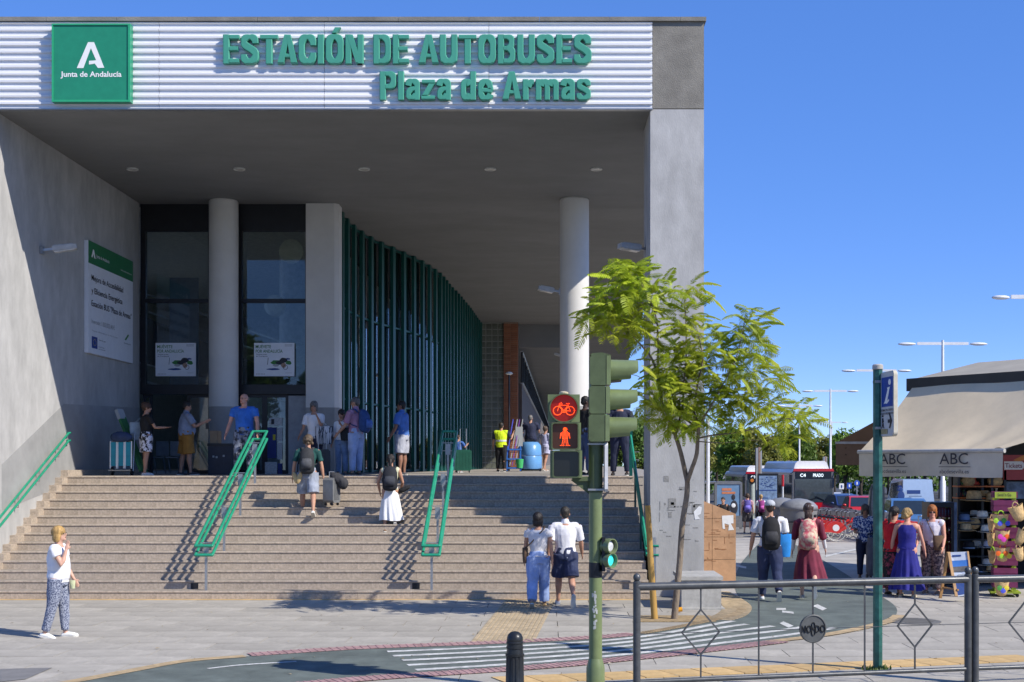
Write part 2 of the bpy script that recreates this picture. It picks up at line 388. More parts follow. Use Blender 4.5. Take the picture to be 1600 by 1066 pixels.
# fascia panels with horizontal ribs
def rib_profile(z0, z1, per=.141):
    pr = []; z = z0
    while z < z1-.02:
        for dz, o in ((0,0),(.062,0),(.078,.032),(.118,.032),(.136,0)):
            if z+dz <= z1: pr.append((o, z+dz))
        z += per
    pr.append((0, z1)); return pr
xs = [-13.6, PX(249,DF), PX(507,DF), PX(764,DF), PX(1019.5,DF)]
for a, c in zip(xs, xs[1:]):
    pr = rib_profile(ZS+.01, 10.995); b = MB(); n = len(pr)
    poly = [(DF-.01-o, z) for o, z in pr]+[(DF+.05, 10.995), (DF+.05, ZS+.01)]
    vs = [(a+.004, *p) for p in poly]+[(c-.004, *p) for p in poly]; k = len(poly)
    b.add(vs, [(i, (i+1) % k, (i+1) % k+k, i+k) for i in range(k)]+[tuple(range(k-1,-1,-1)), tuple(range(k, 2*k))])
    sp('fascia_panel', b, m_rib)
b = MB(); b.b2((xs[0], DF-.05, ZS-.015), (xs[-1], DF+.09, ZS+.008)); sp('drip_edge', b, m_steel)
b = MB(); b.b2((xs[0], DF+.052, ZS+.01), (PX(1018,DF), 24.415, 10.99)); sp('fascia_backing', b, m_conc)
x0 = -13.6
while x0 < 3.0:
    x1 = min(x0+1.35, 3.1); b = MB(); b.b2((x0+.003, DF-.06, 10.998), (x1-.003, 24.7, 11.075)); sp('coping_stone', b, m_rough); x0 = x1
b = MB(); b.b2((PX(1020,DF), DF-.005, ZS+.012), (3.06, 24.41, 10.994)); sp('corner_block', b, m_rough)
b = MB(); b.b2((XR, DF-.0, -.04), (3.06, 25.9, ZS-.002)); sp('pier', b, m_conc)
# scuffed adhesive and torn paper on the pier
m_scuff = mat('old_glue', (.25,.245,.235), .9, var=.2, sc=30); m_paper = mat('white_paper', (.75,.75,.74), .8, var=.06, sc=12)
b = MB(); r2 = random.Random(3)
def scr(px, py, w_, h_): 
    x = PX(px,DF); z = PZ(py,DF); b.b2((x, DF-.004, z), (x+w_/81.3, DF, z-h_/81.3))
for k in range(26):
    t = r2.random(); scr(1030+t*58+r2.uniform(-3,3), 740+r2.random()*105, r2.choice((1,1.5,5,8,12)), r2.choice((1,1.2,5,9,14)) if r2.random()<.5 else 1.2)
for k in range(10): scr(1038+k*5, 789+r2.uniform(-5,5), r2.uniform(2,6), r2.uniform(1,4))
tag(sp('glue_mark', b, m_scuff), kind='stuff')
b = MB(); b.add([P(x,y,DF-.006) for x,y in ((1084,800),(1092,791),(1097,793),(1095,803),(1090,806),(1094,811),(1086,812))], [(0,1,2,3,4,5,6)]); sp('torn_paper', b, m_paper)
# columns, pilaster
def column(px, d, r_, z0=ZP): 
    b = MB(); X = PX(px, d); b.lathe([(r_, z0+1.74),(r_, ZS-.03),(r_-.02, ZS-.01),(r_-.02,ZS)], 36, (X, d, 0)); o = sp('column', b, m_col, smooth=True)
    b = MB(); b.lathe([(r_+.002, z0),(r_+.002, z0+1.74)], 36, (X, d, 0)); obj('painted_base', b, m_concd, o, smooth=True); o2 = o.children[0]
    o2.data.transform(WM[st].inverted()); return o
DE = 33.2
column(349.5, 32.8, .375); column(897.5, 32.6, .375)
b = MB(); xa, xb = PX(479,DE), PX(529.5,DE); b.prism([(xa,DE-.1),(xb-.1,DE-.1),(xb,DE),(xb,DE+.5),(xa,DE+.5)], 'z', ZP+1.74, ZS); o = sp('pilaster', b, m_col)
b = MB(); b.prism([(xa-.002,DE-.102),(xb-.098,DE-.102),(xb+.002,DE-.002),(xb+.002,DE+.502),(xa-.002,DE+.502)], 'z', ZP, ZP+1.74); sp('pilaster_base', b, m_concd)
# platform
b = MB(); b.prism([(XL,DT+.3),(3.0,DT+.3),(3.15,30),(3.5,40),(4.6,60),(6.4,106),(2.4,116),(2.4,230),(XL-6,230),(XL-6,DE),(XL,DE)], 'z', 1.2, ZP-.001); sp('platform', b, mat('platform_floor', (.36,.33,.29), .6, var=.12, sc=3, stain=.15))
b = MB(); b.prism([(2.6,25.95),(2.95,25.95),(3.1,30),(3.4,40),(4.5,60),(4.4,60)], 'z', -1.4, 1.2); sp('plinth', b, m_conc)
# entrance glazing: frame, panes, doors
def fr(b, x0, y0, x1, y1, d=DE, t=.16): b.b2((PX(x0,d), d, PZ(y0,d)), (PX(x1,d), d+t, PZ(y1,d)))
def bay(x0, x1, px0, px1):
    b = MB(); fr(b, x0, 318.8, x1, 361); w_ = sp('entrance_window', b, m_black)
    for q in ((x0,361,px0,601),(px1,361,x1,601),(px0,467,px1,473)):
        b = MB(); fr(b, *q, t=.14); obj('mullion', b, m_black, w_).data.transform(WM[st].inverted())
    for q in ((px0,361,px1,467),(px0,473,px1,601)):
        b = MB(); b.b2((PX(q[0],DE), DE+.06, PZ(q[1],DE)), (PX(q[2],DE), DE+.075, PZ(q[3],DE))); obj('pane', b, m_gl, w_).data.transform(WM[st].inverted())
    b = MB(); fr(b, x0, 601, x1, 616, t=.3); obj('door_header', b, m_black, w_).data.transform(WM[st].inverted())
bay(219.5, 328, 227.5, 325); bay(370, 479, 378, 477)
def door(name, px0, px1, m_f, m_g, lbl=None, d=DE+.1, y0=616):
    z0, z1 = ZP, PZ(y0,DE); xa, xb = PX(px0,DE), PX(px1,DE); b = MB()
    for q in ((xa,xa+.07),(xb-.07,xb)): b.b2((q[0],d,z0),(q[1],d+.06,z1))
    b.b2((xa+.07,d,z1-.08),(xb-.07,d+.06,z1)); b.b2((xa+.07,d,z0),(xb-.07,d+.06,z0+.1)); o = sp(name, b, m_f)
    b = MB(); b.b2((xa+.07,d+.02,z0+.1),(xb-.07,d+.035,z1-.08)); g = obj('pane', b, m_g, o); g.data.transform(WM[st].inverted()); return o
door('door', 222, 236, m_black, m_gl); door('door', 291, 328, m_black, m_gl); door('door', 370, 412, m_black, m_gl); door('door', 412, 449, m_black, m_gl)
b = MB(); b.b2((PX(449,DE),DE+.12,ZP),(PX(478.5,DE),DE+.2,PZ(618,DE))); sp('door_leaf', b, mat('grey_door',(.33,.335,.34),.5))
# notices stuck on the right hand door
m_blue = mat('notice_blue', (.015,.03,.16), .5); m_pap2 = mat('notice_grey', (.50,.50,.48), .7, var=.2, sc=25)
dd = DE+.09
for (a, t_, c, e, m) in ((418,668,432,716,m_blue),(433,668,441,690,m_pap2),(421,653,441,665,m_pap2),(433,692,441,718,m_pap2),(414,722,433,742,m_pap2),(426.5,679,430.5,688,mat('yellow_notice',(.55,.45,.03),.6)),(424,655,428.5,663,mat('dark_print',(.03,.03,.035),.6)),(434,724,441,741,m_blue)):
    b = MB(); b.b2((PX(a,dd),dd-.006,PZ(t_,dd)),(PX(c,dd),dd,PZ(e,dd)));
    if m in (m_blue,m_pap2): sp('notice', b, m)
    else: b.xf(Matrix.Translation((0,-.008,0))); sp('notice_print', b, m)
# posters "MUÉVETE POR ANDALUCÍA"
m_pgr = mat('print_green', (.05,.20,.05), .6, var=0); m_pbk = mat('print_dark', (.03,.03,.04), .6, var=0); m_pnav = mat('print_navy', (.02,.06,.22), .6, var=0); m_pgrey = mat('print_grey', (.35,.37,.38), .6, var=0); m_ptan=mat('print_tan',(.35,.22,.16),.6,var=0)
m_post = mat('poster_white', (.72,.74,.78), .4, var=.03)
for x0, lab in ((243,'white travel card poster in the window left of the round column'),(397,'white travel card poster in the window between column and pilaster')):
    d = DE-.03; x1 = x0+63; o = thing('poster', lab, 'poster', (PX(x0,d), d, PZ(588,d)), group='travel card posters')
    b = MB(); b.b2((PX(x0,d),d,PZ(536,d)),(PX(x1,d),d+.02,PZ(588,d))); obj('poster_board', b, m_post, o, True)
    k = 1/59.6
    def T(s, px, py, wpx, hpx, m): text('lettering', s, P(x0+px, 536+py, d-.003), o, m, width=wpx*k, height=hpx*k, bold=.012)
    T('MUÉVETE', 2.5, 8.2, 24, 5, m_pgr); T('POR ANDALUCÍA', 2.5, 15.2, 42, 5, m_pgr); T('Tarjeta joven', 3, 18.6, 17, 1.7, m_pbk); T('de Transporte', 3, 21.6, 18, 1.7, m_pbk)
    r2 = random.Random(5)
    def blob(cx, cy, rx, ry, m, nm='picture_print', z=.0015):
        b = MB(); pts = [P(x0+cx+rx*math.cos(a)*r2.uniform(.8,1.1), 536+cy+ry*math.sin(a)*r2.uniform(.8,1.1), d-z) for a in [j*math.pi/7 for j in range(14)]]
        b.add(pts, [tuple(range(14))]); obj(nm, b, m, o, True)
    blob(36,30.5,11,4,m_pgr,z=.001); blob(46,27,7,4,m_pbk,z=.0012); blob(40,31,7,3,m_pbk,z=.0014); blob(54,31,5,3.4,m_pgr,z=.0016); blob(30,41,10,1.6,m_pnav,z=.0018); blob(46,35,4,4,m_ptan,z=.002); blob(34,35,5,2,m_pgrey,z=.0022); blob(53,25,4,1.4,m_pnav,z=.0024)
    b = MB(); b.tube([P(x0+49+3.4*math.cos(a),536+38+3.4*math.sin(a),d-.004) for a in [j*.45 for j in range(15)]], .006, 5); b.tube([P(x0+22,524+12+23,d-.004),P(x0+21,536+34,d-.004)], .006,5); obj('picture_print', b, m_pbk, o, True)
    b = MB()
    for j in range(6): b.ell(P(x0+4+j*2.4,536+48.6,d-.002),(.014,.003,.014),8,4)
    b.b2(P(x0+48,536+2.5,d-.003),P(x0+60,536+3.3,d)); b.b2(P(x0+48,536+4.4,d-.003),P(x0+60,536+5.2,d)); b.b2(P(x0+49,536+46.6,d-.003),P(x0+59,536+47.1,d)); obj('small_print', b, m_pgrey, o, True)
# interior seen through the glass
m_in = mat('interior_wall', (.36,.36,.36), .8); m_inl = mat('interior_ceiling', (.7,.7,.62), .8)
b = MB(); b.b2((XL-6,33.5,9.2),(-6.4,58,9.3)); sp('hall_ceiling', b, m_inl)
b = MB(); b.b2((XL-6,58,ZP),(-4,58.2,9.2)); b.b2((XL-6.2,45.5,ZP),(XL-6,58,9.2)); b.b2((XL-6.2,33.5,ZP),(XL-6,45.5,3.2)); b.b2((XL-6,33.36,ZP),(XL-.41,33.5,9.3)); sp('hall_wall', b, m_in)  # unseen left wall kept low near the entrance, opened to let daylight in
b = MB(); b.add([(-16,37,8.6),(-16,37,6.4),(-7.2,37.5,4.9),(-7.2,37.5,4.4),(-16,38,8.6),(-16,38,6.4),(-7.2,38.5,4.9),(-7.2,38.5,4.4)],[(0,1,3,2),(4,6,7,5),(0,2,6,4),(1,5,7,3),(2,3,7,6),(0,4,5,1)]); sp('ramp', b, mat('ramp_dark',(.05,.05,.055),.7))
b = MB()
for z in (0,.5): b.bar((-16,36.9,9.0-z),(-7.2,37.3,5.9-z),.05,.05); b.bar((-16,36.5,6.6-z),(-7.2,36.9,4.2-z),.05,.05)
sp('ramp_rail', b, m_steel)
b = MB(); b.lathe([(.5,ZP),(.5,9.2)],28,(PX(462,40),40,0)); sp('hall_column', b, mat('hall_column_paint',(.42,.43,.44),.7), smooth=True)
b = MB(); b.lathe([(.0,-.03),(.33,-.03),(.35,0),(.33,.03),(0,.03)],28); b.xf(Matrix.Translation(P(455,393,36)) @ Matrix.Rotation(R(90),4,'X')); sp('hall_disc', b, m_inl, smooth=True); b = MB(); b.ell(P(430,478,38.2),(.33,.33,.33),18,12); sp('hall_globe', b, m_inl, smooth='all')
b = MB(); b.b2((PX(265,36),36,PZ(610,36)),(PX(310,36),36.05,PZ(434,36))); sp('hall_screen', b, mat('hall_blue_panel',(.10,.15,.22),.4))
b = MB(); b.b2((-9.4,34.6,ZP),(-9.0,40,ZP+.9)); b.b2((-12,44,ZP),(-7,44.4,5.2)); sp('hall_counter', b, m_in)
# curved curtain wall
cp = [(531,331.5),(533,334),(542.5,345),(556.7,356.7),(572,367),(591,377),(611.7,386),(631,394.6),(647,402),(662,410),(674,418),(684,425),(693,434.5),(701,445),(713,457),(723,469),(733,481),(742,494),(749.5,503.6)]
pl = []
for x, y in cp:
    d = FPX*(ZS-CH)/(HY-y); pl.append(Vector((PX(x,d), d, 0)))
pl = smooth_pts(pl, 6); NM = 30; ml = resamp(pl, NM)
fin = []
for p in ml: fin.append(p)
for i in range(NM):
    t = (ml[min(i+1,NM-1)]-ml[max(i-1,0)]).normalized(); nn = Vector((t.y, -t.x, 0)); p = ml[i]
    b = MB(); b.bar(p+nn*.06+Vector((0,0,ZP)), p+nn*.06+Vector((0,0,ZS-.01)), .10, .20, up=t); sp('fin', b, m_teal)
    if i < NM-1:
        q = ml[i+1]; bb = MB(); bb.bar((p+q)/2+Vector((0,0,ZP+.1))-nn*.05, (p+q)/2+Vector((0,0,ZS-.1))-nn*.05, (q-p).length-.1, .012, up=nn); sp('curtain_pane', bb, m_gld)
        for z in (ZP+.05, 4.3, 6.8, ZS-.06):
            bb = MB(); bb.bar(p+(q-p)*.06+Vector((0,0,z)), p+(q-p)*.94+Vector((0,0,z)), .05, .05); sp('transom', bb, m_teal)
# glass-block wall and brick pier at the end of the curve
dg = 61.2; m_gb = mat('glass_block', (.13,.14,.115), .12, var=.25, sc=1.5, rv=.25, bump=.4, bsc=14); m_mor = mat('block_mortar', (.40,.40,.37), .8)
b = MB(); b.b2((PX(749,dg),dg,ZP),(PX(787,dg),dg+.1,ZS)); gw = sp('glass_block_wall', b, m_mor)
gb = MB(); gb.box((0,0,0),(.255,.06,.255)); gme = mesh('glass_block', gb, m_gb)
for i in range(4):
    for j in range(24): inst('glass_block', gme, gw, (PX(749,dg)+.17+i*.293, dg-.0-26, ZP+.16+j*.293))
m_brick = mat('brick_mortar', (.30,.20,.15), .9); m_br = mat('brick', (.30,.12,.065), .9, var=.2, sc=8, rv=.2)
xa, xb = PX(787,dg), PX(809,dg); b = MB(); b.b2((xa+.01,dg-.15,ZP),(xb-.01,dg+1.2,ZS)); bp = sp('brick_pier', b, m_brick)
bk = MB(); bk.box((0,0,0),(.325,.03,.085)); bme = mesh('brick', bk, m_br); bk = MB()
for j in range(70):
    for i in range(2):
        x = xa+.17+i*.34+(0 if j % 2 else -.0); inst('brick', bme, bp, (x, dg-.16-26, ZP+.05+j*.1))
bk.b2((xb-.012,dg-.14,ZP),(xb,dg+1.2,ZS)); sp('brick_return', bk, m_br)
# far wing of the station with a slatted side wall
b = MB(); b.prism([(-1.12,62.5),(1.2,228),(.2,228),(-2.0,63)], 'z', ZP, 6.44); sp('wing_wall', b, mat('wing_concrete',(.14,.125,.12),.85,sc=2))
b = MB(); pw = [Vector((-1.12+2.3*t, 62.5+165*t, 0)) for t in [k/60 for k in range(61)]]
for p in pw:
    b = MB(); b.bar(p+Vector((0,0,6.5)), p+Vector((0,0,8.0)), .1, .3); sp('slat', b, m_black)
for z in (6.5, 8.0):
    b = MB(); b.tube([p+Vector((0,0,z)) for p in (pw[0], pw[-1])], .08, 6); sp('slat_rail', b, m_steel)
b = MB(); b.b2((PX(811,62),62.1,8.2),(PX(880,62),62.5,ZS)); sp('downstand_beam', b, m_soff)
# downlights
for i, x in enumerate((207,374,569,766,932)):
    d = 29.2; o = thing('downlight', 'unlit round recessed downlight in the porch ceiling, %s' % ('nearest the left wall','above the round entrance column','above the square pilaster','in the bay left of the right column','nearest the right pier')[i], 'ceiling light', (PX(x,d),d,ZS-.03), group='recessed ceiling lights')
    b = MB(); b.lathe([(.135,.028),(.135,0),(.10,0),(.095,.02)], 20); obj('trim_ring', b, mat('light_trim',(.55,.55,.53),.5), o, smooth=True)
    b = MB(); b.lathe([(.093,.005),(.0,.0)], 16); obj('lens', b, mat('light_lens',(.45,.45,.42),.2), o)
def flood(lbl, base, tip, m=None):
    o = thing('wall_lamp', lbl, 'wall lamp', base, group='grey floodlights of the porch'); base = Vector(base); tip = Vector(tip); dr = (tip-base)
    b = MB(); b.bar(base, base+dr*.35, .05, .05); b.box(base, (.06,.12,.16)); obj('bracket', b, m_steel, o, True)
    b = MB(); b.bar(base+dr*.3, tip, .22, .10); b.bar(base+dr*.34, base+dr*.9, .17, .14); obj('lamp_housing', b, mat('lamp_grey',(.42,.42,.41),.45), o, True)
    b = MB(); b.bar(base+dr*.36+Vector((0,0,-.072)), tip-dr*.06+Vector((0,0,-.056)), .18, .012); obj('lens', b, mat('lamp_lens',(.7,.7,.68),.15), o, True)
flood('grey floodlight on the sunless left porch wall above the banner', P(66,391,26.6), (XL+.72, 26.75, PZ(385,26.7)))
flood('floodlight on the left of the right hand round column', P(875,456,32.6), P(841,450,32.5))
flood('floodlight on the right of the right hand round column', P(920,456,32.6), P(955,447,32.5))
flood('floodlight on the inner side of the big concrete pier', P(1013,390,25.5), P(968,384,25.3))
flood('small floodlight high on the far colonnade wall', P(884,557,62), P(866,553,62))

# ================================================================ STAIRCASE
sc_ = thing('staircase', 'broad flight of pinkish granite steps up to the porch', 'stairs', (0, D1, 0))
m_tread = mat('worn_tread', (.32,.275,.225), .85, var=.2, sc=18, bump=.3, bsc=160, rv=.05, stain=.3)
prof = [(0,0),(TR+.02,0),(TR+.02,RS),(-.010,RS),(-.016,RS-.008),(-.016,RS-.030),(-.006,RS-.036),(0,RS-.038)]
def blockmesh(L):
    b = MB(); b.prism(prof, 'x', 0, L-.0035); b.m[4] = 1; return mesh('step_block', b, [m_stone, m_tread])
bl = {}
for k in range(14):
    b = MB(); y0 = k*TR; b.b2((XL+.01, y0+.06, -.03), (1.93, y0+TR+(.3 if k == 13 else .05), (k+1)*RS-.03)); so_ = obj('step', b, m_stone, sc_)
    x = XL+.002; first = True
    while x < 1.94:
        L = 1.02*(.5 if first and k % 2 else 1); first = False
        L = round(min(L, 1.95-x), 3)
        if 1.95-x-L < .25: L = round(1.95-x, 3)
        if L < .05: break
        if L not in bl: bl[L] = blockmesh(L)
        inst('step_block', bl[L], so_, (x, y0, k*RS+rnd.uniform(-.001,.001))); x += L
for k in range(1, 15):                                         # stepped skirting along the left wall
    b = MB(); y0 = (k-1)*TR; b.b2((XL, y0+.02, k*RS-.12), (XL+.16+.0, y0+TR+.02-.004, k*RS+.13)); obj('skirting_stone', b, m_stone, sc_)
b = MB(); b.b2((XL, DT-D1+.33, ZP-.1), (XL+.14, 9.6, ZP+.13)); obj('skirting_stone', b, m_stone, sc_)
for px in (304, 650):
    b = MB(); x = PX(px, D1+TR); b.b2((x-.07, TR-.006, RS+.005), (x+.07, TR+.02, 2*RS-.046)); obj('vent_grille', b, m_black, sc_)

# handrails
m_rail = mat('green_rail_paint', (.02,.27,.155), .35, var=.12, sc=6, coat=.3)
def zstep(d): return max(0, min(14, math.floor((d-D1)/TR)+1))*RS
def handrail(X, lbl, side=0):
    o = thing('handrail', lbl, 'handrail', (X, D1+2.2, RS), group='green stair handrails')
    d0, d1 = D1-.05, DT+.25
    def zr(d, up): return ((d-D1)*RS/TR+.16)+(.86 if up else .69)
    for up in (1, 0):
        p = []; xs_ = (-.155, .155)
        lo = d0-(.0 if up else .0)
        loop = [Vector((X+s*.155, d, zr(d, up))) for s, d in ((-1,d0),(-1,d1),(1,d1),(1,d0),(-1,d0))]
        b = MB()
        for a, c in zip(loop, loop[1:]): b.tube([a, c], .03, 10); b.ell(a, (.03,.03,.03), 8, 6)
        obj('rail', b, m_rail, o, True, smooth=True)
    for d in (D1+TR*.35, D1+TR*4.35, D1+TR*8.35, D1+TR*12.35):
        z0 = zstep(d); b = MB(); b.b2((X-.022, d-.022, z0), (X+.022, d+.022, zr(d,0)-.03)); po = obj('post', b, m_steel, o, True)
        b = MB(); b.b2((X-.05, d-.01, zr(d,0)-.12), (X+.05, d+.012, zr(d,1)-.06))
        for up in (1,0): b.bar((X-.155,d,zr(d,up)-.035),(X+.155,d,zr(d,up)-.035),.016,.016)
        obj('bracket', b, m_steel, o, True)
handrail(-6.29, 'double green handrail on the stairs in front of the entrance doors')
handrail(-2.10, 'double green handrail in the middle of the stairs below the curved glass')
def wallrail(X, dx, lbl, d0, d1, hooks):
    o = thing('handrail', lbl, 'handrail', (X, D1+2.2, 1), group='green stair handrails')
    for off in (0, -.17):
        def zr(d): return (d-D1)*RS/TR+.16+.84+off
        pts = [(X,d0,zr(d0)), (X,d1,zr(d1))]
        if hooks: pts = [(X+.22,d0-.02,zr(d0)-.02),(X,d0-.02,zr(d0)-.02)]+pts[1:]
        else: pts = pts+[(X,d1+.1,zr(d1)+.01),(X-.09,d1+.14,zr(d1)+.01)]
        b = MB(); b.tube(pts, .026, 10); obj('rail', b, m_rail, o, True, smooth=True)
        b = MB()
        for t in (.12,.37,.62,.87):
            d = d0+(d1-d0)*t; b.tube([(X,d,zr(d)-.02),(X,d,zr(d)-.09),(X+dx,d,zr(d)-.09)], .01, 6)
        obj('bracket', b, m_steel, o, True)
    return o
wallrail(XL+.1, -.1, 'green handrail fixed along the left porch wall', D1+.3, 27.9, False)
o = wallrail(XR-.14, .14, 'green handrail along the inner side of the big concrete pier', D1+.02, DT+.1, True)
b = MB(); b.b2((XR-.02, D1+.0, 0), (XR+.03, D1+.05, 1.15)); obj('post', b, m_steel, o, True)
for d in (D1+1.5, D1+3, D1+4.3):
    b = MB(); z = (d-D1)*RS/TR; b.b2((XR-.16,d-.02,z+.1),(XR-.12,d+.02,z+.98)); obj('post', b, m_teal, o, True)
b = MB(); b.b2((XR-.17,DT+.1,ZP),(XR-.1,DT+.16,ZP+1.02)); obj('post', b, m_teal, o, True)

# ochre stone parapet right of the pier
m_sand = mat('ochre_stone', (.50,.29,.16), .8, var=.16, sc=3, rv=.08, bump=.1, stain=.2)
op = thing('stone_parapet', 'ochre stone clad parapet wall with sloping top beside the big pier', 'wall', (3.6, 27.4, 0)); dp = 27.1
x0, x1 = 3.07, PX(1150,dp); zt = lambda x: PZ(782,dp)+(x-PX(1098,dp))/(x1-PX(1098,dp))*(PZ(803,dp)-PZ(782,dp))
b = MB(); b.prism([(x0,-.04),(x1-.02,-.04),(x1-.02,zt(x1)-.03),(x0,zt(x0)-.03)], 'y', dp+.03, dp+.4); obj('wall_core', b, m_rough, op, True)
cx = [x0, x0+.52, x1]; zz = [-.02,.46,.94,1.34,2.2]
for a, c in zip(cx, cx[1:]):
    for z0, z1 in zip(zz, zz[1:]):
        ta, tc = min(z1, zt(a)), min(z1, zt(c))
        if ta <= z0+.02: continue
        tc = max(tc, z0+.02); b = MB(); b.prism([(a+.004,z0+.004),(c-.004,z0+.004),(c-.004,tc-.004),(a+.004,ta-.004)], 'y', dp, dp+.03); obj('stone_slab', b, m_sand, op, True)
b = MB(); r2 = random.Random(11); m_smear = mat('brown_glue_smear', (.27,.13,.06), .9, var=.2, sc=20)
for k in range(36):
    x = r2.uniform(x0+.06,x1-.12); z = r2.uniform(.35,1.5)
    if z > zt(x+.2)-.12: continue
    l = r2.uniform(.05,.26); hz = r2.random() < .75; b.b2((x,dp-.003,z),(min(x+(l if hz else .012),x1-.02),dp+.001,z+(.012 if hz else l*.6)))
tag(obj('glue_smear', b, m_smear, op, True), kind='stuff')
b = MB(); b.add([P(x,y,dp-.005) for x,y in ((1128,806),(1146,805),(1146,818),(1142,818),(1147,828),(1138,829),(1139,820),(1132,818),(1133,827),(1129,826))], [(0,1,2,7),(7,2,3,6),(6,3,4,5),(0,7,8,9)]); obj('torn_paper', b, m_paper, op, True)
# concrete bench
g = G(1065,952); xw = PX(1127,g.y); o = thing('bench', 'low concrete block bench in front of the big pier', 'bench', (g.x, g.y, 0))
m_bch = mat('bench_concrete', (.42,.41,.38), .9, var=.15, sc=9, bump=.3, bsc=90, stain=.2)
b = MB(); b.b2((g.x,g.y,0),(xw,g.y+1.15,.5)); obj('bench_block', b, m_bch, o, True); b = MB(); b.b2((g.x-.03,g.y-.03,.5),(xw+.03,g.y+1.18,.565)); obj('bench_slab', b, m_bch, o, True)
b = MB(); b.b2((g.x-.05,g.y-.12,-.01),(xw+.05,g.y+1.3,.028)); obj('bench_foot', b, m_bch, o, True)

r2 = random.Random(99); b = MB()
for k in range(140):
    p = Vector((r2.uniform(-9,9), r2.choice((r2.uniform(14.8,23.2), r2.uniform(14.8,23.2), r2.uniform(23.5,30))), .0)); p.z = .014 if p.y < 23.2 or p.x > 4 else -5
    s_ = r2.uniform(.012,.04); a = r2.uniform(0,6.28); b.add([p+Vector((math.cos(a)*s_,math.sin(a)*s_,0)), p+Vector((-math.sin(a)*s_*.5,math.cos(a)*s_*.5,.008)), p+Vector((-math.cos(a)*s_,-math.sin(a)*s_,0)), p+Vector((math.sin(a)*s_*.5,-math.cos(a)*s_*.5,.004))], [(0,1,2,3)])
b.v = [v if v[2] > -1 else (v[0], v[1], -.5) for v in b.v]
tag(obj('fallen_leaves', b, mat('dry_leaf',(.25,.17,.07),.8,c2=(.45,.40,.28),sc=3), fix=False), 'scattered dry leaf bits and litter on the paving', 'litter', kind='stuff')
